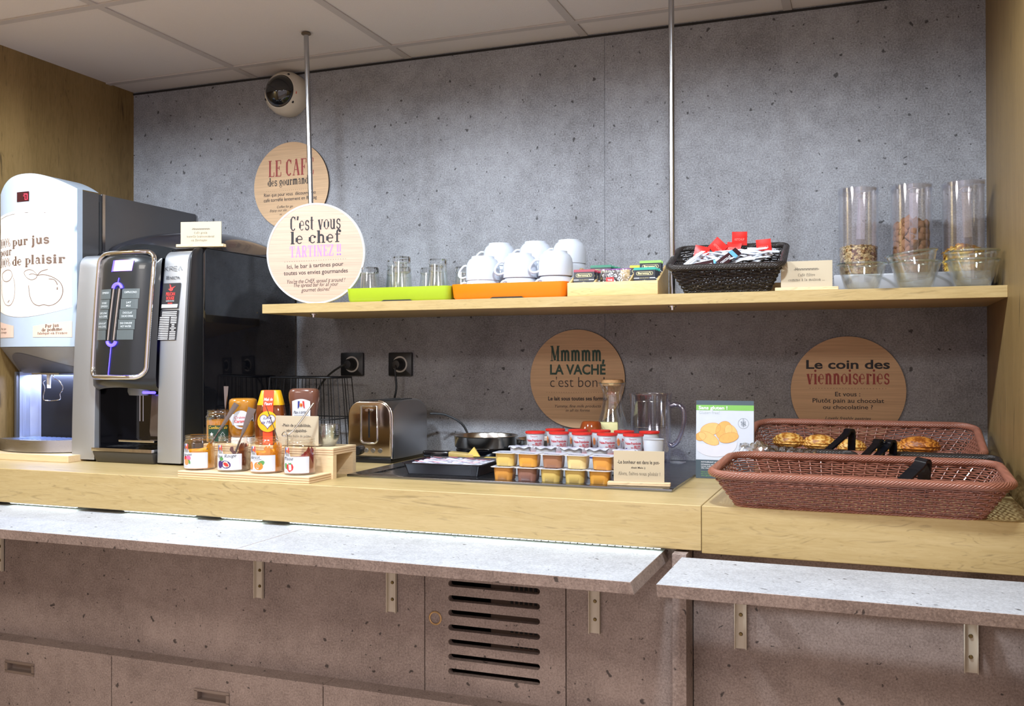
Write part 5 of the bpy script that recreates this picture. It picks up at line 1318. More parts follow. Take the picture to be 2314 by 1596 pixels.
def jar(lab, x, y, z, rz, jam_m, fillz, smear, label, R=.0395, H=.0885):
    t = thing('jam_jar', lab, 'jar', (x, y, z), rz, 'open jam jars on the plywood stand')
    MB().lathe([(0, .0), (R - .004, 0), (R, .004), (R, H - .020), (R - .001, H - .016), (R - .0035, H - .013), (R - .0035, H - .0095), (R - .0018, H - .0085), (R - .0035, H - .007), (R - .0035, H - .004), (R - .0020, H - .003), (R - .0036, H)], 48).build('glass_body', M_JAR, t, 50)
    b = MB(); r = R - .0016
    b.lathe([(0, .0035), (r - .002, .0035), (r, .006)] + [(r, fillz * .6), (r, fillz)], 40)
    b.grid(lambda u, v: ((r * v + .0001) * math.cos(2 * PI * u), (r * v + .0001) * math.sin(2 * PI * u), fillz + (.006 * math.sin(2 * PI * u + 1) * v - .010 * (1 - v) + .002 * math.sin(9 * u + 7 * v)) * (1 if v < .98 else 0)), 32, 8)
    b.build('jam', jam_m, t, 60)
    b = MB(); random.seed(int(1000 * x) % 97)
    for (a, w_, z0, z1) in smear:
        b.grid(lambda u, v: ((r + .0001) * math.sin(a + w_ * (u - .5) * (1 - .5 * v * v) + .12 * math.sin(6 * v)), -(r + .0001) * math.cos(a + w_ * (u - .5) * (1 - .5 * v * v) + .12 * math.sin(6 * v)), z0 + (z1 - z0) * v + .004 * math.sin(11 * u)), 10, 8)
    if smear: b.build('jam_smear', jam_m, t, 60)
    xf = lambda d: wrap(R + .0003 + d)
    b = MB(); label_patch(b, (-.036, .036, .006, .0455), xf(0), 22); teeth(b, -.036, .036, .006, .0455, xf(0))
    fill_pts = [(-.034, .0455), (-.012, .0455), (-.0135, .052), (-.0165, .0580), (-.0155, .067), (-.020, .0690), (-.027, .0690), (-.0315, .067), (-.0305, .0580), (-.0335, .052)]
    fill(b, fill_pts, xf(0.0002))
    lb = b.build('label', M_LBL, t, 50)
    parts = {}
    def mbs(k):
        if k not in parts: parts[k] = MB()
        return parts[k]
    logo(mbs, xf, -.0232, .0555, .68)
    sc = MB(); label(mbs, xf, sc)
    put_text(sc, 'Lot et Garonne', -.029, .0495, -.0165, .0495, .0024, xf(.0006), .3)
    stroke(sc, [(-.010, .010), (.030, .0112)], .0004, xf(.0006)); stroke(sc, [(-.030, .0095), (-.016, .0095)], .0004, xf(.0006))
    sc.build('script', SCR, lb, 0)
    for k, q in parts.items(): q.build('fruit_print', FR[k], lb, 0)
    return t
def L_agr(m, xf, sc):
    put_text(sc, 'Agrumes', -.034, .0365, -.004, .039, .0075, xf(.0006), .35, -.006)
    fill(m('red'), ell(-.026, .031, .0062, .0062), xf(.0004)); fill(m('pink'), ell(-.0150, .0320, .0075, .0068), xf(.0005)); fill(m('peach'), ell(-.022, .022, .0078, .0080), xf(.0007)); fill(m('green'), ell(-.012, .0225, .003, .006, .4), xf(.0006))
def L_fig(m, xf, sc):
    put_text(sc, 'Figue', -.034, .0375, -.014, .0375, .0070, xf(.0006), .35, -.006); put_text(sc, 'Rouge', -.009, .0370, .022, .0385, .0085, xf(.0006), .35, -.006)
    fill(m('green'), ell(-.018, .0335, .0065, .0050), xf(.0004)); fill(m('purple'), ell(-.022, .0195, .0078, .0095), xf(.0005)); fill(m('purple'), ell(-.0050, .0195, .0135, .0098, -.2), xf(.0006)); fill(m('cream'), ell(-.0040, .0195, .0095, .0062, -.5), xf(.0008)); fill(m('red'), ell(-.0040, .0195, .0078, .0042, -.5), xf(.0010))
def L_abr(m, xf, sc):
    put_text(sc, 'Abricot', -.0345, .0360, -.002, .0385, .0085, xf(.0006), .35, -.006); stroke(sc, [(-.022, .034), (-.008, .0350), (.002, .037)], .0007, xf(.0006))
    fill(m('green'), ell(-.000, .026, .0100, .0062, .5), xf(.0004)); fill(m('orange'), ell(-.031, .0195, .0062, .0105), xf(.0005)); fill(m('orange'), ell(-.0070, .0195, .0125, .0098, -.2), xf(.0006)); fill(m('peach'), ell(-.0090, .0200, .0070, .0052, -.2), xf(.0008)); fill(m('peach'), ell(-.031, .0195, .0036, .0072), xf(.0007))
def L_fra(m, xf, sc):
    put_text(sc, 'Fraise', -.034, .0365, -.004, .0375, .0090, xf(.0006), .35, -.006); stroke(sc, [(-.034, .043), (-.022, .0435)], .0008, xf(.0006))
    fill(m('green'), ell(-.027, .0225, .0050, .0078, .3), xf(.0004)); fill(m('red'), [(-.0145, .0080), (-.0210, .0130), (-.0240, .0210), (-.0220, .0270), (-.0150, .0290), (-.0060, .0275), (-.0030, .0210), (-.0050, .0140)], xf(.0006)); fill(m('green'), [(-.018, .0290), (-.013, .0262), (-.0085, .0290), (-.010, .0315), (-.0135, .0295), (-.016, .0315)], xf(.0008))
YJ = -.7480
jar('jam jar labelled Agrumes with a knife, leftmost of the front row', -1.6460, YJ, ZL, .30, jam('citrus_jam', (222, 146, 22), .22), .050, [(1.3, .9, .045, .068), (2.0, .8, .045, .060)], L_agr)
jar('jam jar labelled Figue Rouge with a knife, second of the front row', -1.5400, YJ, ZL, .30, jam('fig_jam', (92, 46, 40), .3), .030, [(1.1, .8, .03, .070), (1.9, 1.0, .03, .064), (.35, .3, .040, .062), (2.7, 1, .03, .066)], L_fig)
jar('jam jar labelled Abricot with a spoon, third of the front row', -1.4380, YJ, ZL, .28, jam('apricot_jam', (226, 136, 18), .22), .052, [(1.2, .9, .05, .074), (.5, .6, .050, .066), (2.2, .8, .05, .07)], L_abr)
jar('jam jar labelled Fraise with a spoon, rightmost of the front row', -1.3380, YJ, ZL, .26, jam('strawberry_jam', (128, 38, 34), .3), .040, [(1.1, .7, .04, .066), (1.9, .8, .04, .062), (2.8, 1, .04, .06)], L_fra)
# cutlery standing in the jars
M_CUT = mat('steel_dark_reflection', rgb(150, 142, 136), .22, 1.0, var=.1)  # brownish base colour stands in for dark reflections in the cutlery
def knife(lab, a, c, blade=.0085, hw=.0060):
    a, c = Vector(a), Vector(c); t = thing('table_knife', lab, 'knife', a)
    d = c - a
    n = 14; q = MB(); up = Vector((.55, -.83, 0))
    sv = d.normalized().cross(up).normalized()
    def prof(f): return (.0014 + (hw - .0014) * max(0, (f - .42) / .58) ** .8) if f > .42 else .0026
    pts = [d * (i / n) for i in range(n + 1)]
    w = [prof(i / n) for i in range(n + 1)]
    A = [[q.bm.verts.new(p + sv * ww), q.bm.verts.new(p + up * .0012), q.bm.verts.new(p - sv * ww), q.bm.verts.new(p - up * .0012)] for p, ww in zip(pts, w)]
    for x, y in zip(A, A[1:]):
        for k in range(4): q._face([x[k], x[(k + 1) % 4], y[(k + 1) % 4], y[k]])
    q._face(A[0]); q._face(A[-1][::-1]); q.build('handle', M_CUT, t, 50); return t
knife('steel knife with its handle leaning right out of the Agrumes jar', (-1.6420, -.742, ZL + .030), (-1.5650, -.700, ZL + .170), hw=.0075)
knife('steel knife with a broad end leaning out of the Figue Rouge jar', (-1.5480, -.742, ZL + .022), (-1.5050, -.715, ZL + .160), hw=.0105)
def spoon(lab, path, r, bowl=None):
    o = Vector(path[0]); t = thing('spoon', lab, 'spoon', o)
    P = [Vector(p) - o for p in smooth_path(path, 6)]
    MB().tube(P, r, 8, False, True, .6).build('handle', M_CUT, t, 60)
    if bowl:
        X = Matrix.Translation(Vector(path[0]) - o) @ bowl
        MB().grid(lambda u, v: X @ Vector((.0095 * math.sin(PI * v) ** .8 * math.cos(2 * PI * u), -.022 + .044 * v - .022, .004 * math.sin(PI * v) * (math.sin(2 * PI * u) * .6 - .3))), 14, 10).build('bowl', M_CHROME, t, 60)
    return t
spoon('thin steel spoon with hooked end leaning left out of the Abricot jar', [(-1.4080, -.752, ZL + .060), (-1.4060, -.752, ZL + .086), (-1.4010, -.752, ZL + .082), (-1.4230, -.735, ZL + .110), (-1.4700, -.705, ZL + .165)], .0016)
spoon('steel spoon leaning right out of the Fraise jar in front of the card', [(-1.3680, -.760, ZL + .050), (-1.3720, -.752, ZL + .088), (-1.3800, -.752, ZL + .104), (-1.3880, -.752, ZL + .096), (-1.3760, -.748, ZL + .094), (-1.3560, -.735, ZL + .118), (-1.3210, -.712, ZL + .176)], [.0016] * 18 + [.0018] * 6 + [.0024] * 6 + [.0034] * 7)
# upper shelf: marmalade, caramel, honey, chocolate spread, card, glass dishes
t = thing('jam_jar', 'marmalade jar with dark green tree label and an upright spoon', 'jar', (-1.6580, -.648, ZU), .30)
R, H = .0375, .088
MB().lathe([(0, 0), (R - .004, 0), (R, .004), (R, H - .022), (R + .002, H - .018), (R - .002, H - .014), (R - .003, H - .010), (R - .001, H - .008), (R - .003, H - .006), (R - .003, H)], 48).build('glass_body', M_JAR, t, 50)
MB().lathe([(0, .003), (R - .002, .003), (R - .0015, .006), (R - .0015, .060), (0, .064)], 36).build('marmalade', jam('marmalade', (204, 130, 26), .2), t, 60)
b = MB(); label_patch(b, (-.022, .036, .004, .048), wrap(R + .0003)); lb = b.build('label', mat('dark_green_label', rgb(26, 62, 50), .5), t, 50)
b = MB(); put_text(b, 'Confiture de', -.019, .038, .033, .0385, .0085, wrap(R + .0008), .3); b.build('yellow_lettering', FR['yellow'], lb, 0)
b = MB(); stroke(b, [(.010, .008), (.030, .008), (.024, .014), (.028, .014), (.022, .021), (.026, .021), (.020, .030), (.014, .021), (.018, .021), (.012, .014), (.016, .014), (.010, .008)], .0008, wrap(R + .0008))
st_ = [(-.010 + (.006 if i % 2 == 0 else .0026) * math.cos(PI / 2 + PI * i / 5), .024 + (.006 if i % 2 == 0 else .0026) * math.sin(PI / 2 + PI * i / 5)) for i in range(10)]
fill(b, st_, wrap(R + .0008)); b.build('white_drawing', M_WHP, lb, 0)
knife('steel spoon handle standing upright in the marmalade jar', (-1.648, -.640, ZU + .040), (-1.6450, -.640, ZU + .152), hw=.0062)
def bottle(name, lab, x, y, rz, prof, sy, m, mats=None, seg=40, pw=2.6):
    """squeeze bottle: superellipse cross-section, prof of (half width, z)"""
    t = thing(name, lab, 'bottle', (x, y, ZU), rz)
    return t
def sup(a, p): c, s = math.cos(a), math.sin(a); return (math.copysign(abs(c) ** (2 / p), c), math.copysign(abs(s) ** (2 / p), s))
def loft(mb, prof, sy, p=3.0, seg=40, cap=True):
    rings = []
    for w_, z in prof:
        rings.append([mb.bm.verts.new((w_ * sup(2 * PI * i / seg, p)[0], w_ * sy * sup(2 * PI * i / seg, p)[1], z)) for i in range(seg)])
    for A, B in zip(rings, rings[1:]):
        for i in range(seg): mb._face([A[i], A[(i + 1) % seg], B[(i + 1) % seg], B[i]])
    if cap: mb._face(rings[0][::-1]); mb._face(rings[-1])
    return mb
# caramel
t = thing('spread_jar', 'caramel cream jar upside down on its white lid', 'jar', (-1.5780, -.655, ZU), .30)
loft(MB(), [(.0305, .0), (.031, .001), (.031, .016), (.030, .017)], 1.0, 2.0).build('lid', M_WHITE, t, 40)
loft(MB(), [(.026, .0172), (.030, .020), (.0345, .034), (.0355, .046), (.0345, .060), (.0330, .072), (.0345, .086), (.0362, .094), (.0362, .110), (.0345, .117), (.029, .1205), (.018, .1215)], .92, 2.4).build('body', mat('caramel', rgb(172, 116, 36), .16, coat=.4, var=.2, scale=30), t, 60)
xf = lambda d: (lambda a, c: (.0352 * math.sin(a / .034), -.0335 * math.cos(a / .034) - d, c))
b = MB(); label_patch(b, (-.042, .042, .050, .080), xf(.0008), 22); fill(b, [(x + .006, z) for x, z in ell(0, .065, .024, .0245, 0, 26)], xf(.0016)); lb = b.build('label', M_LBL, t, 40)
for i in range(24):
    pass
b = MB(); put_text(b, 'Crème', -.012, .068, .022, .069, .0065, xf(.0022), .2); put_text(b, 'Caramel', -.012, .0575, .024, .0585, .0075, xf(.0022), 0, .02); b.build('red_lettering', FR['red'], lb, 0)
b = MB()
for zz in (.054, .063, .072):
    for a in (-.036, .036): fill(b, ell(a, zz, .0030, .0018), xf(.0014))
b.build('dark_dots', SCR, lb, 0)
# honey
t = thing('honey_bottle', 'honey squeeze bottle with yellow top and orange strip label', 'bottle', (-1.4890, -.655, ZU), .30)
M_HON = mat('honey_amber', rgb(110, 52, 16), .1, coat=.5, var=.15)
loft(MB(), [(.040, .0), (.041, .002), (.041, .058), (.0385, .080), (.0345, .104), (.0335, .1055)], .62, 3.6).build('body', M_HON, t, 40)
loft(MB(), [(.0350, .1045), (.0345, .1065), (.0250, .1420), (.0235, .1432)], .66, 3.4).build('cap', mat('yellow_cap', rgb(226, 168, 16), .35), t, 40)
def hf(d): return lambda a, c: (a, -(.0256 if c < .058 else (.0256 - (c - .058) * .078 if c < .1045 else .0235 - (c - .1045) * .185)) - d, c)
b = MB(); b.grid(lambda u, v: hf(.0016)(-.0135 + .027 * u, .001 + .143 * v), 4, 24); sl = b.build('strip_label', mat('orange_red_label', rgb(224, 74, 34), .45), t, 0)
b = MB(); put_text(b, 'Miel de', -.0115, .1160, .0120, .1165, .0082, hf(.0026), .15, .015); put_text(b, 'Fleurs', -.0100, .1045, .0105, .1050, .0080, hf(.0026), .15, .015); stroke(b, [(-.009, .0125), (-.004, .0125)], .003, hf(.0024)); stroke(b, [(-.001, .0125), (.004, .0125)], .003, hf(.0024)); b.build('white_lettering', M_WHP, sl, 0)
b = MB(); fill(b, ell(0, .062, .0270, .0275, 0, 36), lambda a, c: (a, -.0292, c)); bd = b.build('round_badge', mat('badge_yellow', rgb(240, 182, 28), .45), t, 0)
hz = [(.0 + .0205 * math.sin(a) ** 3, .064 + .0013 * (13 * math.cos(a) - 5 * math.cos(2 * a) - 2 * math.cos(3 * a) - math.cos(4 * a))) for a in [2 * PI * i / 40 for i in range(40)]]
b = MB(); fill(b, hz, lambda a, c: (a, -.0296, c)); b.build('white_heart', M_LBL, bd, 0)
b = MB(); stroke(b, hz, .0012, lambda a, c: (a, -.0300, c), True); put_text(b, 'lune', -.012, .067, .011, .069, .0085, lambda a, c: (a, -.0301, c), .3); put_text(b, 'de Miel', -.0165, .0555, .0165, .0575, .0085, lambda a, c: (a, -.0301, c), .3); b.build('purple_lettering', FR['purple'], bd, 0)
# chocolate spread
t = thing('spread_bottle', 'brown chocolate spread squeeze bottle with white label', 'bottle', (-1.3960, -.640, ZU), .28)
loft(MB(), [(.030, 0), (.032, .002), (.033, .030), (.0345, .060), (.0345, .085), (.0375, .108), (.0400, .126), (.0395, .138), (.0365, .1455), (.030, .1485), (.018, .1490)], .66, 2.8).build('body', mat('chocolate', rgb(104, 66, 52), .2, coat=.35, var=.1), t, 60)
def cf(d): return lambda a, c: (a, -.0245 - (.0022 if c > .10 else 0) * min(1, (c - .10) / .02) - d, c)
b = MB(); b.grid(lambda u, v: cf(.0012)(-.0240 + .048 * u, .050 + (.066 + .006 * math.sin(PI * u)) * v), 14, 6); lb = b.build('label', M_LBL, t, 40)
teethb = MB()
b = MB(); put_text(b, 'Pâte à tartiner', -.0205, .0830, .0195, .0845, .0085, cf(.0022), .25); stroke(b, [(-.019, .079), (.019, .0797)], .0006, cf(.0022)); stroke(b, [(-.019, .0755), (.010, .076)], .0006, cf(.0022)); b.build('script', SCR, lb, 0)
pp = {}
def mbs2(k):
    if k not in pp: pp[k] = MB()
    return pp[k]
logo(mbs2, lambda d: cf(.0018 + d), .0, .101, .85)
fill(mbs2('deepred'), ell(.010, .062, .012, .006), cf(.0022)); fill(mbs2('green'), ell(-.012, .060, .006, .002, .2), cf(.0022))
for k, q in pp.items(): q.build('fruit_print', FR[k], lb, 0)
card('wooden card about possibilités standing among the jam jars', (-1.3850, -.690, ZU - .0), .10,
     [('-Plein de possibililités,', -.042, .040, .0480, .0080, 'b'), ('zéro culpabilité-', -.030, .029, .0345, .0078, 'b'), ('et sans huile de palme', -.038, .040, .0215, .0055, 'slab')], w=.122, h=.076, base=False)
M_DISH = thin_glass('dish_glass', (.93, .96, .96), .24, .06)
def dish():
    t = thing('glass_dish', '', 'glass dish', (0, 0, 0), group='stacked small glass dishes')
    MB().lathe([(0, .0), (.016, .0), (.0185, .0015), (.0270, .018), (.0300, .030), (.0318, .0305), (.0322, .0325), (.0300, .0330), (.0285, .0300), (.0250, .018), (.0170, .0035), (0, .003)], 40).build('body', M_DISH, t, 60); return t
d0 = dish()
for k in range(6):
    o = d0 if k == 0 else dup(d0, (0, 0, 0)); o.location = (-1.3170, -.650, ZU + .0003 + .0046 * k)
    o['label'] = ['bottom dish of', 'second dish from the bottom in', 'third dish from the bottom in', 'third dish from the top in', 'second dish from the top in', 'topmost dish of'][k] + ' the small glass dish stack on the plywood stand'
# ============================================================ black wire basket behind
wb = thing('wire_basket', 'black wire basket standing behind the jars by the wall', 'wire basket', (-1.690, -.150, CT), 0)
b = MB()
hx0, hx1, hy = .135, .115, .085
top = [(x, y, .245) for x, y in rrect(-hx1, hx1, -hy * .85, hy * .85, .02, 5)]; b.tube(top, .0030, 8, True); wr = b.build('rim', M_BLACK, wb, 60)
b = MB(); b.tube([(x, y, .003) for x, y in rrect(-hx0, hx0, -hy, hy, .02, 5)], .0030, 8, True); b.tube([(x * 1.0, y, .115) for x, y in rrect(-hx0 + .010, hx0 - .010, -hy + .004, hy - .004, .02, 5)], .0018, 8, True); b.build('base_frame', M_BLACK, wb, 60)
for k in range(9):
    f = -1 + 2 * k / 8
    for s in (-1, 1):
        MB().tube([(f * hx0 * .93, s * hy, .003), (f * hx1 * .93, s * hy * .85, .245)], .0016, 6).build('wire', M_BLACK, wb, 60)
for k in range(5):
    f = -1 + 2 * k / 4
    for s in (-1, 1):
        MB().tube([(s * hx0, f * hy * .8, .003), (s * hx1, f * hy * .68, .245)], .0016, 6).build('wire', M_BLACK, wb, 60)
# ============================================================ toaster
tt = thing('toaster', 'brushed steel toaster with lever slot facing out, left of the cold plate', 'toaster', (-1.3680, -.345, CT))
M_TST = mat('mirror_steel', rgb(196, 184, 174), .14, 1.0, var=.03); M_TSD = brushed('brushed_side', rgb(196, 196, 198), .36, 'z')
hw_ = .0735
def arch(hx, z0, z1, r, n=8): return [(-hx, z0), (hx, z0)] + arc(hx - r, z1 - r, r, 0, PI / 2, n) + arc(-hx + r, z1 - r, r, PI / 2, PI, n)
MB().prism(arch(hw_ - .004, .014, .180, .044), .012, .245, 'y', .004, 2).build('shell', M_TSD, tt, 40)
MB().prism(arch(hw_ - .002, .020, .181, .042), 0, .014, 'y', .005, 3).build('end_plate', M_TST, tt, 40)
# bulging side panels
for s in (-1, 1):
    b = MB(); P = [(.010 + .232 * i / 14, .020 + .138 * min(1, 1.0)) for i in range(15)]
    def sp_(u, v): 
        y = .006 + .236 * u; ztop = .1795 - .05 * abs(2 * u - 1) ** 4; z = .012 + (ztop - .012) * v
        return (s * (hw_ - .006 + .010 * math.sin(PI * u) ** .5 * (1 - .9 * v ** 5)) , y, z)
    b.grid(sp_, 20, 14); b.build('side_panel', M_TSD, tt, 60)
b = MB(); b.prism(arch(hw_ + .0015, .012, .1815, .044), -.002, .012, 'y', .003, 2)
b = MB(); b.tube([(x, .004, z) for x, z in arc(hw_ - .044, .1805 - .044, .044, 0, PI / 2, 8)] [::-1] + [(hw_, .004, .015)], .0042, 8); b.build('edge_trim', M_CHROME, tt, 60)
MB().box(-hw_ + .004, hw_ - .004, .004, .240, 0, .016, .002).build('base', M_BLACK, tt)
b = MB()
fr_ = [(-.027, .166)] + [(-.027, .075)] + arc(-.015, .070, .012, PI, 1.5 * PI, 5) + arc(.015, .070, .012, 1.5 * PI, 2 * PI, 5) + [(.027, .166)]
b.tube([(x, -.001, z) for x, z in fr_], .0030, 8, True); b.build('lever_frame', M_CHROME, tt, 60)
MB().box(-.0026, .0026, -.0012, .002, .074, .160, .001).build('lever_slot', M_BLACK, tt, 0)
MB().lathe([(0, -.012), (.009, -.012), (.010, -.006), (.006, 0), (0, 0)], 20, (0, 0, 0), Matrix.Translation((0, 0, .155)) @ SWAP, 1.0, .45).build('lever', M_CHROME, tt)
MB().lathe([(0, -.014), (.012, -.014), (.0135, -.010), (.0135, 0), (0, 0)], 24, (0, 0, 0), Matrix.Translation((-.033, 0, .036)) @ SWAP).build('knob', M_BLACK, tt)
for k in range(3):
    MB().lathe([(0, -.0028), (.0042, -.0028), (.0050, -.0012), (.0058, -.0026), (.0068, -.0012), (.0070, 0), (0, 0)], 20, (0, 0, 0), Matrix.Translation((-.009 + .0228 * k, 0, .037)) @ SWAP).build('button', M_STEELX, tt)
for x in (-.020, .020): MB().box(x - .012, x + .012, .03, .215, .1795, .1812).build('bread_slot', M_DARK, tt, 0)
b = MB(); put_text(b, 'toaster'[:0] or 'M', .040, .147, .046, .147, .006, flat(-.0008)) if False else None
cord('black cord leaving the back of the toaster and curving down right', (-1.200, 0, 1.045) if False else (-1.2600, 0, 1.0700), [(-1.262, -.040, 1.070), (-1.235, -.048, 1.068), (-1.195, -.050, 1.045), (-1.170, -.050, 1.010), (-1.164, -.055, .975), (-1.166, -.06, .957)]) if False else None
pc = thing('power_cord', 'black cord curving from the toaster down to the wall edge of the counter', 'cord', (-1.290, -.105, 1.080))
MB().tube([Vector(p) - Vector((-1.290, -.105, 1.080)) for p in smooth_path([(-1.290, -.100, 1.083), (-1.250, -.072, 1.078), (-1.205, -.052, 1.052), (-1.182, -.05, 1.015), (-1.180, -.06, .980), (-1.187, -.07, .962)], 8)], .0036, 8).build('cable', M_BLACK, pc)
MB().box(.085, .128, .028, .052, -.124, -.098, .006).build('plug', M_BLACK, pc)
# ============================================================ cold plate
cp = thing('cold_plate', 'flat stainless steel cold plate let into the oak counter', 'cold plate', (-.8440, -.325, CT))
M_PLATE = brushed('dark_steel', rgb(140, 144, 150), .26, 'x', .05)
b = MB(); X0, X1, Y0, Y1 = -.421, .423, -.319, .316
b.box(X0, X1, Y0, -.270, 0, .0065, .0010, 2).box(X0, X1, .270, Y1, 0, .0065, .0010, 2).box(X0, X0 + .05, -.270, .270, 0, .0065).box(X1 - .075, X1, -.270, .270, 0, .0065)
b.build('frame', M_PLATE, cp, 30); MB().box(X0 + .05, X1 - .075, -.270, .270, 0, .0035).build('well', M_PLATE, cp, 0)
ZP = CT + .0040
# black butter tray
bt_ = thing('butter_tray', 'black plastic tray full of foil butter portions on the cold plate', 'tray', (-1.0370, -.4800, ZP), .02)
b = MB(); hx, hy = .110, .085
R_ = []
def rg(hx, hy, z, r=.008): return [b.bm.verts.new((x, y, z)) for x, y in rrect(-hx, hx, -hy, hy, r, 3)]
R_ = [rg(.100, .076, 0), rg(.108, .084, .026), rg(.113, .089, .0275), rg(.113, .089, .0295), rg(.1075, .0835, .0295), rg(.099, .075, .003)]
n_ = len(R_[0])
for A, B in zip(R_, R_[1:]):
    for i in range(n_): b._face([A[i], A[(i + 1) % n_], B[(i + 1) % n_], B[i]])
b._face(R_[0][::-1]); b._face(R_[-1]); b.build('body', mat('black_tray_plastic', rgb(32, 28, 34), .3), bt_, 30)
M_FOIL = mat('white_foil', rgb(204, 206, 220), .3, spec=.6, var=.04, scale=200, bump=.4)
def butter():
    t = thing('butter_portion', '', 'butter portion', (0, 0, 0), group='foil butter portions in the black tray')
    MB().grid(lambda u, v: (-.0235 + .047 * u, -.0160 + .032 * v, .010 + .0016 * math.sin(5 * u + 3 * v) - .006 * (abs(2 * u - 1) ** 6 + abs(2 * v - 1) ** 6)), 10, 8).box(-.022, .022, -.015, .015, 0, .006).build('wrapper', M_FOIL, t, 50)
    f = lambda a, c: (a, c, .0122 + .0012 * math.sin(5 * (a + .0235) / .047 + 3 * (c + .016) / .032))
    b = MB(); fill(b, ell(-.004, .003, .014, .0055, .1), f); b.build('pink_print', mat('pink_label', rgb(214, 120, 140), .5), t, 0)
    b = MB(); put_text(b, 'BEURRE', .004, -.009, .021, -.009, .0055, f, .2, .02); stroke(b, [(-.020, -.011), (-.002, -.011)], .0012, f); b.build('blue_print', FR['blue'], t, 0)
    return t
random.seed(21); b0 = None
for k, (x, y) in enumerate([(-.073, -.052), (-.024, -.055), (.026, -.051), (.074, -.054), (-.071, -.017), (-.022, -.018), (.028, -.016), (.075, -.019), (-.072, .018), (-.023, .017), (.027, .019), (.074, .016), (-.070, .052), (-.022, .053), (.027, .051), (.074, .054)]):
    o = b0 if b0 is not None and k == 0 else (butter() if b0 is None else dup(b0, (0, 0, 0)))
    if b0 is None: b0 = o
    o.location = (-1.0370 + x, -.4800 + y, ZP + .0175 + random.uniform(0, .003)); o.rotation_euler = (random.uniform(-.06, .06), random.uniform(-.06, .06), random.uniform(-.22, .22))
    o['label'] = 'white foil butter portion with pink and blue print in the black tray'
# pudding cups
def pudding(nm, c):
    t = thing('pudding_cup', '', 'pudding cup', (0, 0, 0))
    b = MB(); R_ = []
    for h_, z in ((.0205, 0), (.0225, .002), (.0240, .018), (.0248, .0325)): R_.append([b.bm.verts.new((x, y, z)) for x, y in rrect(-h_, h_, -h_, h_, h_ * .55, 6)])
    n_ = len(R_[0])
    for A, B in zip(R_, R_[1:]):
        for i in range(n_): b._face([A[i], A[(i + 1) % n_], B[(i + 1) % n_], B[i]])
    b._face(R_[0][::-1]); b._face(R_[-1]); b.build('cup', mat(nm, rgb(*c), .3, spec=.5, coat=.2, var=.06, scale=30), t, 40)
    MB().prism(rrect(-.0302, .0302, -.0302, .0302, .010, 5), .0325, .0335, 'z').build('flange', mat('cream_flange', rgb(206, 202, 192), .4), t, 0)
    MB().prism(rrect(-.0285, .0285, -.0285, .0285, .010, 5), .0335, .0338, 'z').build('lid_foil', M_FOIL, t, 0)
    b = MB(); put_text(b, 'Danette', -.020, -.020, .020, -.020, .011, lambda a, c: (a, c, .0341), .2, .02); b.build('lid_print', SCR, t, 0)
    return t
CU = {'vanilla': (214, 186, 108), 'caramel': (216, 156, 64), 'chocolate': (158, 112, 86), 'pale': (222, 200, 142), 'orange': (214, 150, 70), 'brown': (146, 104, 92)}
up = [('vanilla', -.8450, 0), ('caramel', -.7850, .0), ('chocolate', -.7220, .02), ('pale', -.6600, -.03), ('orange', -.5960, -.06)]
lo = [('orange', -.8480, .02), ('brown', -.7860, 0), ('vanilla', -.7250, -.02), ('vanilla', -.6640, .03), ('caramel', -.6030, 0)]
dk = {'vanilla': 'pale yellow', 'caramel': 'amber', 'chocolate': 'light brown', 'pale': 'cream coloured', 'orange': 'orange', 'brown': 'pinkish brown'}
od = ['first', 'second', 'third', 'fourth', 'fifth']
pcache = {}
for rowi, (row, z, y) in enumerate(((lo, ZP + .0003, -.5880), (up, ZP + .0345, -.5880))):
    for k, (c, x, rz) in enumerate(row):
        if c not in pcache: o = pcache[c] = pudding('pudding_' + c, CU[c])
        else: o = dup(pcache[c], (0, 0, 0))
        o.location = (x, y + (.004 if rowi else 0), z); o.rotation_euler = (0, 0, rz); o['group'] = 'pudding cups along the front of the cold plate'
        o['label'] = dk[c] + ' pudding cup, ' + od[k] + ' from the left in the ' + ('upper' if rowi else 'lower') + ' front layer'
for k in range(1):
    o = dup(pcache['brown'], (-.5480, -.5700, ZP + .0003), 0, 'pinkish brown pudding cup half hidden behind the wooden bonheur card', 'pudding cups along the front of the cold plate')
# foil-lidded yogurts behind
def foilpot():
    t = thing('yogurt_pot', '', 'yogurt pot', (0, 0, 0), group='foil-lidded white yogurts')
    MB().lathe([(0, 0), (.0215, 0), (.0235, .004), (.0265, .068), (.0290, .070), (.0290, .0712), (0, .0712)], 32).build('pot', mat('white_pot', rgb(208, 212, 220), .4), t, 40)
    b = MB(); b.grid(lambda u, v: ((.0008 + .0305 * v) * math.cos(2 * PI * u), (.0008 + .0305 * v) * math.sin(2 * PI * u), .0722 + .0020 * v * math.sin(7 * 2 * PI * u) * v - .002 * v ** 4 + .0012), 40, 6)
    b.build('foil_lid', M_FOIL, t, 60)
    f = lambda a, c: (a, c, .0752)
    b = MB(); put_text(b, 'NATURE', -.014, -.004, .014, -.004, .007, f, .2, .02); b.build('lid_print', FR['blue'], t, 0)
    f2 = wrap(.0262)
    b = MB(); fill(b, [(.010, .050), (.022, .050), (.022, .062), (.010, .062)], f2); fill(b, [(-.028, .050), (-.018, .050), (-.018, .062), (-.028, .062)], f2); b.build('blue_print', FR['blue'], t, 0)
    return t
f0 = None
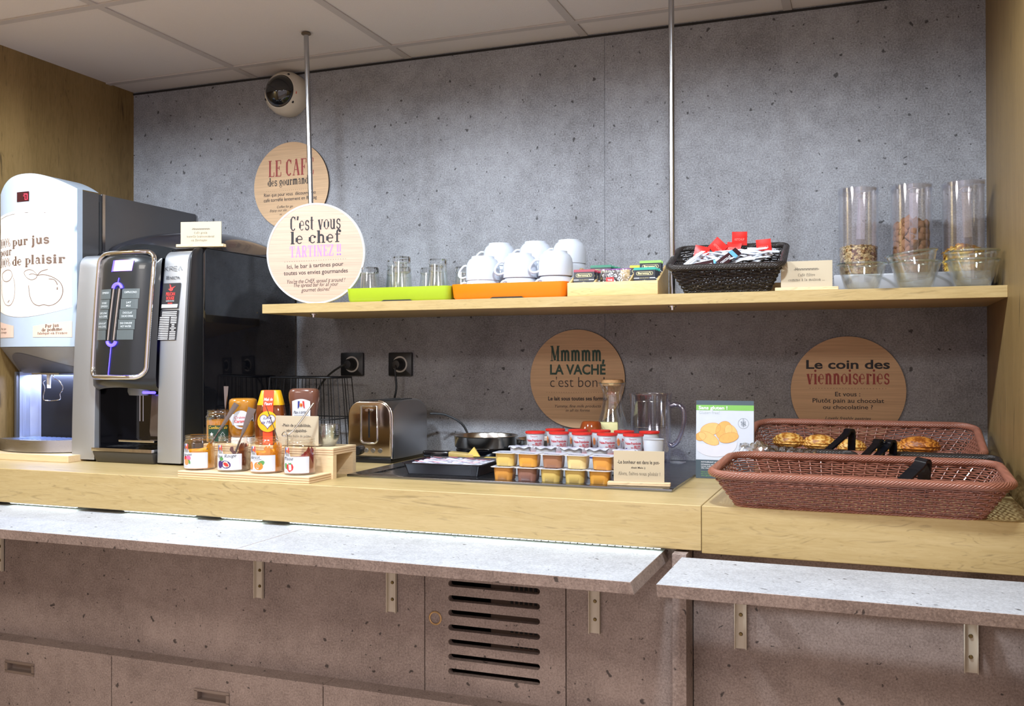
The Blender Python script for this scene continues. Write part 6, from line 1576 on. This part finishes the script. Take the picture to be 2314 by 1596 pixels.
for k, (x, y, rz) in enumerate([(-.8480, -.478, .2), (-.7800, -.474, .3), (-.7110, -.474, .1), (-.6440, -.474, .5), (-.5700, -.482, .3)]):
    o = foilpot() if f0 is None else dup(f0, (0, 0, 0))
    if f0 is None: f0 = o
    o.location = (x, y, ZP + .0003); o.rotation_euler = (0, 0, rz); o['label'] = 'white foil-lidded yogurt pot, ' + od[k] + ' from the left in the middle row'
# red-lidded yogurts, two layers
M_RLID = mat('red_foil', rgb(206, 44, 38), .3, spec=.7, var=.15, scale=120, bump=.5)
def redpot(kind):
    t = thing('yogurt_pot', '', 'yogurt pot', (0, 0, 0))
    MB().lathe([(0, 0), (.0205, 0), (.0218, .002), (.0248, .0505), (.0262, .0510), (0, .0512)], 32).build('pot', mat('white_pot', rgb(208, 212, 220), .4), t, 40)
    MB().lathe([(0, .0532), (.0255, .0530), (.0272, .0515), (.0268, .0475), (.0258, .0470), (.0262, .0512)], 32).build('red_lid', M_RLID, t, 50)
    f = lambda a, c: ((.0223 + .0026 * c / .05) * math.sin(a / .0235), -(.0223 + .0026 * c / .05) * math.cos(a / .0235), c)
    if kind == 'front':
        b = MB(); put_text(b, 'Fraise-Framboise', -.0235, .0270, .0215, .0270, .0066, f, 0, .03); put_text(b, 'aux', -.0060, .0178, .0005, .0178, .0038, f, 0, .02); put_text(b, 'FRUITS', .0020, .0160, .0205, .0160, .0085, f, 0, .03); put_text(b, 'Yaourt', -.0110, .0385, .0080, .0385, .0050, f, .3); b.build('red_lettering', mat('raspberry_print', rgb(186, 54, 66), .5), t, 0)
        b = MB(); fill(b, ell(-.020, .013, .005, .005), f); b.build('fruit_print', FR['purple'], t, 0)
    else:
        b = MB(); put_text(b, 'Nature', -.016, .026, .016, .026, .008, f, 0, .03); b.build('red_lettering', FR['deepred'], t, 0)
        b = MB(); fill(b, [(-.018, .010), (.018, .010), (.018, .022), (-.018, .022)], f); b.build('blue_band', FR['blue'], t, 0)
        b = MB(); fill(b, ell(-.027, .024, .005, .010), f); b.build('peach_print', FR['peach'], t, 0)
    return t
YZ = ZP + .0003
rf = rb = None
for lay in (0, 1):
    for k, x in enumerate((-.8340, -.7680, -.7050, -.6370, -.5680)):
        o = redpot('front') if rf is None else dup(rf, (0, 0, 0))
        if rf is None: rf = o
        o.location = (x, -.4010, YZ + lay * .0536); o.rotation_euler = (0, 0, .22 + .08 * (k % 2)); o['group'] = 'red-lidded yogurts'; o['label'] = 'red-lidded raspberry yogurt, ' + od[k] + ' from the left in the front red row, ' + ('upper layer' if lay else 'hidden lower layer')
    for k, x in enumerate((-.7990, -.7350, -.6720, -.6080, -.5400)):
        o = redpot('rear') if rb is None else dup(rb, (0, 0, 0))
        if rb is None: rb = o
        o.location = (x, -.3380, YZ + lay * .0536 + .003 * lay); o.rotation_euler = (0, 0, .4 + .1 * k); o['group'] = 'red-lidded yogurts'; o['label'] = 'red-lidded yogurt, ' + od[k] + ' from the left in the rear red row, ' + ('upper layer' if lay else 'hidden lower layer')
t = thing('yogurt_pot', 'white and green yogurt pot at the right end of the yogurts', 'yogurt pot', (-.5130, -.4150, YZ), .3)
MB().lathe([(0, 0), (.0205, 0), (.0255, .095), (.0270, .0960), (0, .0965)], 32).build('pot', mat('white_pot', rgb(208, 212, 220), .4), t, 40)
MB().lathe([(.0214, .018), (.0219, .026), (.0221, .026), (.0216, .018)], 32).build('green_band', FR['green'], t)
# caramel flan, cream cheese, carafe, pitcher
t = thing('flan_jar', 'small amber flan glass upside down behind the red-lidded yogurts', 'jar', (-.7200, -.262, CT + .004), .2)
MB().lathe([(0, 0), (.034, 0), (.034, .100), (.0330, .104), (.0260, .124), (.0230, .1275), (0, .128)], 36).build('body', mat('amber_caramel', rgb(132, 62, 26), .08, coat=.6, var=.35, scale=40), t, 50)
t = thing('cheese_block', 'pale block of soft cheese in front of the carafe', 'cheese', (-.6870, -.215, CT + .004), .25)
MB().box(-.030, .030, -.022, .022, .0, .122, .004).build('block', mat('pale_cheese', rgb(214, 206, 150), .5), t)
M_CAR = thin_glass('carafe_glass', (.93, .95, .945), .3, .04)
t = thing('carafe', 'clear glass carafe with a cork stopper behind the yogurts', 'carafe', (-.6890, -.150, CT + .0003))
MB().lathe([(0, .001), (.040, .0), (.050, .006), (.0525, .030), (.0500, .075), (.0420, .120), (.0320, .155), (.0270, .182), (.0280, .205), (.0365, .228), (.0400, .232)], 48).build('body', M_CAR, t, 60)
MB().lathe([(.0400, .232), (.0412, .2335), (.0400, .2350), (.0385, .2335), (.0400, .232)], 48).build('lip', M_RIMG, t, 60)
MB().lathe([(0, .226), (.0315, .226), (.0325, .236), (.0300, .2435), (0, .2445)], 32).build('cork', mat('cork', rgb(176, 134, 90), .85, var=.35, bump=.5, scale=300), t, 40)
M_PIT = thin_glass('violet_plastic', (.72, .71, .86), .26, .08)
t = thing('pitcher', 'translucent violet pitcher with handle, right of the carafe', 'pitcher', (-.5760, -.160, CT + .0003), .35)
MB().lathe([(0, .002), (.050, .002), (.0525, .0), (.0535, .004), (.0580, .200), (.0595, .202), (.0595, .206), (.0570, .206)], 48).build('body', M_PIT, t, 50)
MB().lathe([(.0568, .184), (.0578, .185), (.0576, .186)], 48).lathe([(.0550, .112), (.0562, .113), (.0560, .114)], 48).build('level_rings', M_RIMG, t)
MB().tube(smooth_path([(.052, -.022, .172), (.070, -.030, .176), (.086, -.037, .160), (.086, -.037, .120), (.074, -.032, .080), (.058, -.025, .062), (.050, -.022, .066)], 6), .0085, 12, False, True, .8).build('handle', thin_glass('violet_solid', (.58, .57, .80), .35, .06), t, 60)
# steel bowls on a black hot plate
t = thing('hot_plate', 'black hot plate under the steel bowl by the wall', 'hot plate', (-1.0800, -.150, CT + .004))
MB().lathe([(0, 0), (.080, 0), (.084, .004), (.090, .030), (.086, .034), (0, .034)], 40).build('body', M_BLACKG, t, 40)
def sbowl(lab, x, y, z, r, h):
    t = thing('steel_bowl', lab, 'bowl', (x, y, z))
    MB().lathe([(0, 0), (r * .90, 0), (r * .95, .004), (r * .97, h - .003), (r, h), (r * .985, h + .001), (r * .955, h - .003), (r * .93, .006), (0, .003)], 56).build('body', mat('polished_steel', rgb(222, 220, 216), .2, 1.0, var=.02), t, 60)
sbowl('wide polished steel bowl on the black hot plate', -1.0800, -.150, CT + .0383, .098, .036)
sbowl('smaller steel bowl half hidden behind the leftmost red-lidded yogurts', -.9050, -.140, CT + .012, .078, .056)
t = thing('chopping_board', 'dark board under the cheese slices behind the butter tray', 'board', (-1.0500, -.315, CT + .004))
MB().box(-.115, .125, -.058, .050, 0, .020, .002).build('board', mat('dark_board', rgb(40, 40, 42), .4), t)
t = thing('spreader', 'black-handled utensil with a wide yellowish blade behind the butter tray', 'utensil', (-1.1180, -.330, CT + .0245), .06)
MB().box(-.078, .002, -.014, .014, 0, .018, .006, 3).build('handle', M_BLACKG, t)
MB().hexa([(.002, -.015, .001), (.078, -.018, 0), (.078, .018, 0), (.002, .015, .001), (.002, -.015, .017), (.078, -.016, .012), (.078, .016, .012), (.002, .015, .017)], .003, 2).build('blade', mat('waxy_yellow', rgb(176, 152, 92), .4, var=.25), t)
M_CHE = mat('yellow_cheese', rgb(224, 196, 108), .4, var=.05, sss=.0)
for k, (pts, z, lab) in enumerate([([(-.040, -.02), (.030, -.024), (.034, .012), (-.036, .016)], .0245, 'flat pale yellow cheese slice at the left of the cheese board'), ([(-.02, -.022), (.050, -.018), (.046, .020), (-.024, .014)], .0275, 'flat pale yellow cheese slice at the right of the cheese board')]):
    o = MB().prism(pts, 0, .0026, 'z').build('cheese_slice', M_CHE, None, 0); o.location = (-1.030 + .05 * k, -.345, CT + z); tag(o, lab, 'cheese', 'cheese slices on the dark board')
o = MB().prism([(-.022, 0), (.020, 0), (.002, .026)], -.0025, .0025, 'y').build('cheese_slice', M_CHE, None, 0); o.location = (-1.040, -.338, CT + .0305); tag(o, 'triangular cheese slice standing up on the dark board', 'cheese', 'cheese slices on the dark board')
card('wooden card about bonheur standing at the front right of the cold plate', (-.5060, -.6060, CT + .0067), .12,
     [('-Le bonheur est dans le pot-', -.050, .048, .0480, .0085, 'b'), ('disait Malo ;)', -.018, .015, .0370, .0045, 'b'), ('Alors, faites-vous plaisir !', -.0485, .050, .0215, .0072, 'slab')], w=.1180, h=.078)
# ============================================================ gluten-free leaflet
lf = thing('leaflet_stand', 'white and slate Sans gluten leaflet standing left of the bread baskets', 'leaflet', (-.3440, -.3600, CT + .0003), .05)
TL = Matrix.Rotation(math.radians(-5), 4, 'X')
hwl, HL = .0715, .1970
MB().box(-hwl, hwl, -.0012, .0012, 0, HL, .0003, 1, TL).hexa([(-hwl, .062, 0), (hwl, .062, 0), (hwl, .0635, 0), (-hwl, .0635, 0), (-hwl, .0175, HL - .003), (hwl, .0175, HL - .003), (hwl, .019, HL - .003), (-hwl, .019, HL - .003)]).build('folded_card', mat('leaflet_white', rgb(202, 208, 220), .4), lf, 0)
def lx(d): return lambda a, c: tuple(TL @ Vector((a, -.0013 - d, c)))
b = MB(); fill(b, [(-hwl, HL - .0115), (hwl, HL - .0115), (hwl, HL), (-hwl, HL)], lx(.0002)); fill(b, [(-hwl, 0), (hwl, 0), (hwl, .0465), (-hwl, .0465)], lx(.0002)); b.build('slate_bands', mat('slate_print', rgb(72, 88, 98), .45), lf, 0)
b = MB(); fill(b, [(-hwl, HL - .0250), (hwl, HL - .0250), (hwl, HL - .0115), (-hwl, HL - .0115)], lx(.0002)); b.build('green_band', mat('green_print', rgb(126, 186, 92), .45), lf, 0)
b = MB(); put_text(b, 'Sans gluten !', -.0655, HL - .0225, .0065, HL - .0225, .0085, lx(.0005), 0, .03)
for k, z in enumerate((.0395, .0335, .0290, .0245)): put_text(b, ['INTOLÉRANT AU GLUTEN ?', "N'hésitez pas à en faire part", 'nous indiquer les produits', 'des madeleines sans gluten'][k], -.058, z, .010 if k else .006, z, .0030, lx(.0005), 0, .02)
b.build('white_lettering', M_WHP, lf, 0)
b = MB(); put_text(b, 'Gluten free!', -.0645, HL - .0345, -.0130, HL - .0345, .0080, lx(.0004), 0, -.012); b.build('grey_lettering', mat('grey_print', rgb(178, 186, 186), .5), lf, 0)
b = MB()
for k, z in enumerate((.0150, .0100, .0055)): put_text(b, ['Gluten intolerance ?', 'Do not hesitate to ask our team', 'the gluten free products'][k], -.058, z, -.026 + .036 * min(k, 1), z, .0026, lx(.0005))
b.build('green_lettering', mat('green_print', rgb(126, 186, 92), .45), lf, 0)
b = MB(); fill(b, ell(-.024, .090, .052, .026, 0, 30)[15:] + [(.028, .092), (-.0715, .092)] if False else [(-hwl, .090)] + [(-.0235 + .0540 * math.cos(a), .0885 - .034 * math.sin(a)) for a in [PI * i / 20 for i in range(20, -1, -1)] if -.0235 + .0540 * math.cos(a) > -hwl] + [(.0300, .0960)] + [(-.0235 + .054 * math.cos(a), .0950 - .0100 * math.sin(a)) for a in [PI * i / 16 for i in range(17)] if -.0235 + .054 * math.cos(a) > -hwl], lx(.0006)); b.build('bowl_print', mat('bowl_print', rgb(212, 212, 224), .4), lf, 0)
MD = [mat('madeleine_gold', rgb(224, 172, 96), .5, var=.15, scale=120), mat('madeleine_light', rgb(230, 186, 116), .5, var=.12, scale=120), mat('madeleine_edge', rgb(206, 140, 80), .5)]
for cx, cz, rx, rz_, ro, k in [(-.035, .1240, .0220, .0130, .25, 1), (-.002, .1215, .0165, .0205, -.4, 0), (.016, .117, .012, .018, .5, 1), (-.060, .1050, .0115, .0090, .2, 0), (-.040, .1010, .0240, .0115, -.5, 1), (.010, .1035, .0210, .0105, .25, 0)]:
    b = MB(); P = [(x, z) for x, z in ell(cx, cz, rx * 1.18, rz_ * 1.18, ro, 26) if x > -hwl]; fill(b, P, lx(.0003 + .00004 * (130 - cz * 1000) * .3)); o = b.build('madeleine_print', MD[k], lf, 0)
    b = MB(); stroke(b, P, .0008, lx(.0004 + .00004 * (130 - cz * 1000) * .3), True); b.build('madeleine_outline', MD[2], lf, 0)
b = MB(); stroke(b, ell(.0460, .1400, .0128, .0128, 0, 30), .0005, lx(.0004), True); stroke(b, [(.046, .130), (.046, .146)], .0008, lx(.0004))
for k in range(3):
    for s in (-1, 1): stroke(b, ell(.046 + s * .0032, .1355 + .0040 * k, .0028, .0015, s * .7, 10), .0005, lx(.0004), True)
stroke(b, ell(.046, .1482, .0013, .0024, 0, 10), .0005, lx(.0004), True); stroke(b, [(.0385, .1440), (.0535, .1345)], .0005, lx(.0004))
b.build('wheat_icon', mat('slate_print', rgb(72, 88, 98), .45), lf, 0)

# ============================================================ wicker bread baskets
def wick(name, c, var=.25):
    return mat(name, rgb(*c), .34, spec=.5, coat=.25, var=var, scale=25)
M_WB = wick('brown_wicker', (138, 88, 72)); M_WBR = wick('brown_wicker_rim', (146, 94, 76))
M_WF = M_WB
fb = thing('bread_basket', 'long empty brown wicker bread basket at the front of the counter', 'basket', (-.0280, -.6790, CT + .0010), rot=(math.radians(2.2), 0, math.radians(-1.2)))
basket(fb, .230, .126, .2780, .1600, .069, 15, .0018, M_WB, M_WBR, .055, .0260, .0105, M_WF)
rb_ = thing('bread_basket', 'long brown wicker bread basket at the back, holding pastries', 'basket', (-.0230, -.1950, CT + .0290), rot=(math.radians(11), 0, math.radians(-1.0)))
basket(rb_, .230, .120, .2750, .1480, .070, 15, .0018, M_WB, M_WBR, .055, .0260, .0105, M_WF)
tag(MB().box(-.2400, .1900, -.110, -.045, CT, CT + .0430, .002, 1).build('riser_block', M_PLY), 'low plywood block propping up the rear bread basket', 'block')
def sbas(lab, x, y, z, rz, bx, by, tx, ty, h):
    t = thing('small_basket', lab, 'basket', (x, y, z), rot=(math.radians(6), 0, rz), group='small black wicker baskets')
    basket(t, bx, by, tx, ty, h, 10, .0022, M_WICKB, M_WICKB, .03, .024, .0095); return t
sbas('left small black wicker basket between the two brown bread baskets', -.1350, -.4330, CT + .005, -.02, .078, .038, .1000, .0560, .064)
sbas('right small black wicker basket beside the oak side wall', .1550, -.4330, CT + .005, -.03, .085, .040, .1120, .0560, .064)
# pastries
def pastry_mat(name, a, c, d):
    m, t, bs = nt(name); N = t.nodes
    tc = N.new('ShaderNodeTexCoord'); wv = N.new('ShaderNodeTexWave'); wv.wave_type = 'RINGS'; wv.rings_direction = 'X'; wv.inputs['Scale'].default_value = 55; wv.inputs['Distortion'].default_value = 3; wv.inputs['Detail'].default_value = 3; wv.inputs['Detail Scale'].default_value = 3
    t.links.new(tc.outputs['Object'], wv.inputs['Vector']); r = ramp(N, [(.0, rgb(*d)), (.4, rgb(*a)), (.85, rgb(*c))]); t.links.new(wv.outputs['Fac'], r.inputs['Fac']); t.links.new(r.outputs['Color'], bs.inputs['Base Color'])
    bs.inputs['Roughness'].default_value = .38; bp = N.new('ShaderNodeBump'); bp.inputs['Strength'].default_value = .5; bp.inputs['Distance'].default_value = .002; t.links.new(wv.outputs['Fac'], bp.inputs['Height']); t.links.new(bp.outputs['Normal'], bs.inputs['Normal'])
    return m
M_CROI = pastry_mat('golden_pastry', (206, 148, 66), (226, 180, 100), (160, 96, 34)); M_BRI = pastry_mat('brown_pastry', (176, 104, 36), (196, 126, 50), (126, 66, 22)); M_PALE = pastry_mat('pale_pastry', (222, 184, 112), (232, 200, 136), (190, 140, 76))
def roll(nm, m, lab, x, y, z, sx_, sy_, sz_, rz, swirl=True):
    b = MB()
    def f(u, v):
        a = 2 * PI * u; p = PI * (v - .5); k = 1 + (.05 * math.sin(16 * p + a) if swirl else .02 * math.sin(5 * a))
        return (sx_ * math.cos(p) * math.cos(a) * k, sy_ * math.cos(p) * math.sin(a) * k, sz_ * math.sin(p) * (1 if p > 0 else .7) + sz_ * .7)
    b.grid(f, 28, 22, True); o = b.build(nm, m, None, 70); o.location = (x, y, z); o.rotation_euler = (0, 0, rz); return tag(o, lab, 'pastry', 'pastries in the bread baskets')
roll('raisin_roll', M_CROI, 'leftmost golden layered pastry in the rear bread basket', -.1980, -.2350, CT + 0.0710, .040, .036, .024, .2)
roll('raisin_roll', M_CROI, 'second golden layered pastry from the left in the rear bread basket', -.1220, -.2350, CT + 0.0680, .042, .036, .024, .1)
roll('raisin_roll', M_CROI, 'golden pastry seen through the left black tongs', -.0450, -.2300, CT + 0.0620, .036, .034, .022, 0)
roll('raisin_roll', M_CROI, 'golden pastry behind the double black tongs', .0420, -.2350, CT + 0.0630, .042, .034, .021, 0)
roll('brioche', M_BRI, 'dark brown glossy pastry at the right of the rear bread basket', .1120, -.2350, CT + 0.0660, .050, .040, .026, 0)
roll('pale_roll', M_PALE, 'pale flat pastry in the left small black basket', -.0920, -.4400, CT + .0400, .044, .030, .017, 0)
roll('pale_roll', M_PALE, 'long pale pastry in the right small black basket', .1500, -.4400, CT + .0430, .085, .034, .016, -.05)
# tongs
def tongs(lab, x, y, z, rz, tiltx, L=.10, w_=.020, gap=.015):
    t = thing('serving_tongs', lab, 'tongs', (x, y, z), rot=(tiltx, 0, rz))
    b = MB(); th = .0045
    def P(s): # path in local x-z plane: two arms joined by a round bend at the top
        return s
    path = [(-L, 0, -L * .62)] + [(-gap * .5 - (L - gap * .5) * (1 - k / 5) * .6, 0, -.002 - L * .36 * (1 - k / 5)) for k in range(1, 5)] + [(-gap * .5 + gap * .5 * (1 - math.cos(a)), 0, gap * .55 * math.sin(a)) for a in [PI * i / 8 for i in range(9)]] + [(gap * .52, 0, -.012), (gap * .45, 0, -.034), (gap * .35, 0, -.070)]
    A = [Vector(p) for p in path]; rings = []
    for i, p in enumerate(A):
        d = (A[min(i + 1, len(A) - 1)] - A[max(i - 1, 0)]).normalized(); nrm = Vector((-d.z, 0, d.x))
        ww = w_ / 2
        rings.append([b.bm.verts.new(p + Vector((0, sy_ * ww, 0)) + nrm * sn * th / 2) for sy_, sn in ((-1, -1), (1, -1), (1, 1), (-1, 1))])
    for q, r_ in zip(rings, rings[1:]):
        for k in range(4): b._face([q[k], q[(k + 1) % 4], r_[(k + 1) % 4], r_[k]])
    b._face(rings[0][::-1]); b._face(rings[-1]); b.build('arms', M_BLACKG, t, 50); return t
tongs('black serving tongs standing in the rear basket, left', -.0480, -.3250, CT + .1220, .75, 0, .085, .022)
tongs('left one of the two black tongs standing together in the middle', .0180, -.4200, CT + .1060, .8, 0, .065, .020)
tongs('right one of the two black tongs standing together in the middle', .0440, -.4150, CT + .1050, .8, 0, .065, .020)
tongs('black serving tongs lying in the front bread basket', .1010, -.6600, CT + .0880, .85, .1, .085, .028)
# plastic bag and paper label
t = thing('plastic_bag', 'crumpled clear plastic bag at the left between the bread baskets', 'bag', (-.2150, -.4050, CT + .078))
b = MB(); random.seed(9)
ph = [random.uniform(0, 6) for _ in range(6)]
def bagp(u, v):
    x = -.085 + .18 * u; y = -.030 + .06 * v
    return (x, y, .014 * math.sin(PI * v) * (1.1 - u * .9) + .0035 * math.sin(31 * u + ph[0]) * math.sin(17 * v + ph[1]) + .003 * math.sin(53 * u + 29 * v + ph[2]) + .010 * math.exp(-((u - .25) / .08) ** 2) * math.sin(PI * v))
b.grid(bagp, 40, 16); b.build('film', thin_glass('crinkled_film', (.78, .78, .82), .5, .14), t, 35)
tag(MB().box(.1540, .1760, -.2450, -.2440, CT + .0480, CT + .0720, 0, 1).build('paper_tag', M_WHITE), 'white paper tag in the rear bread basket right of the brown pastry', 'tag')
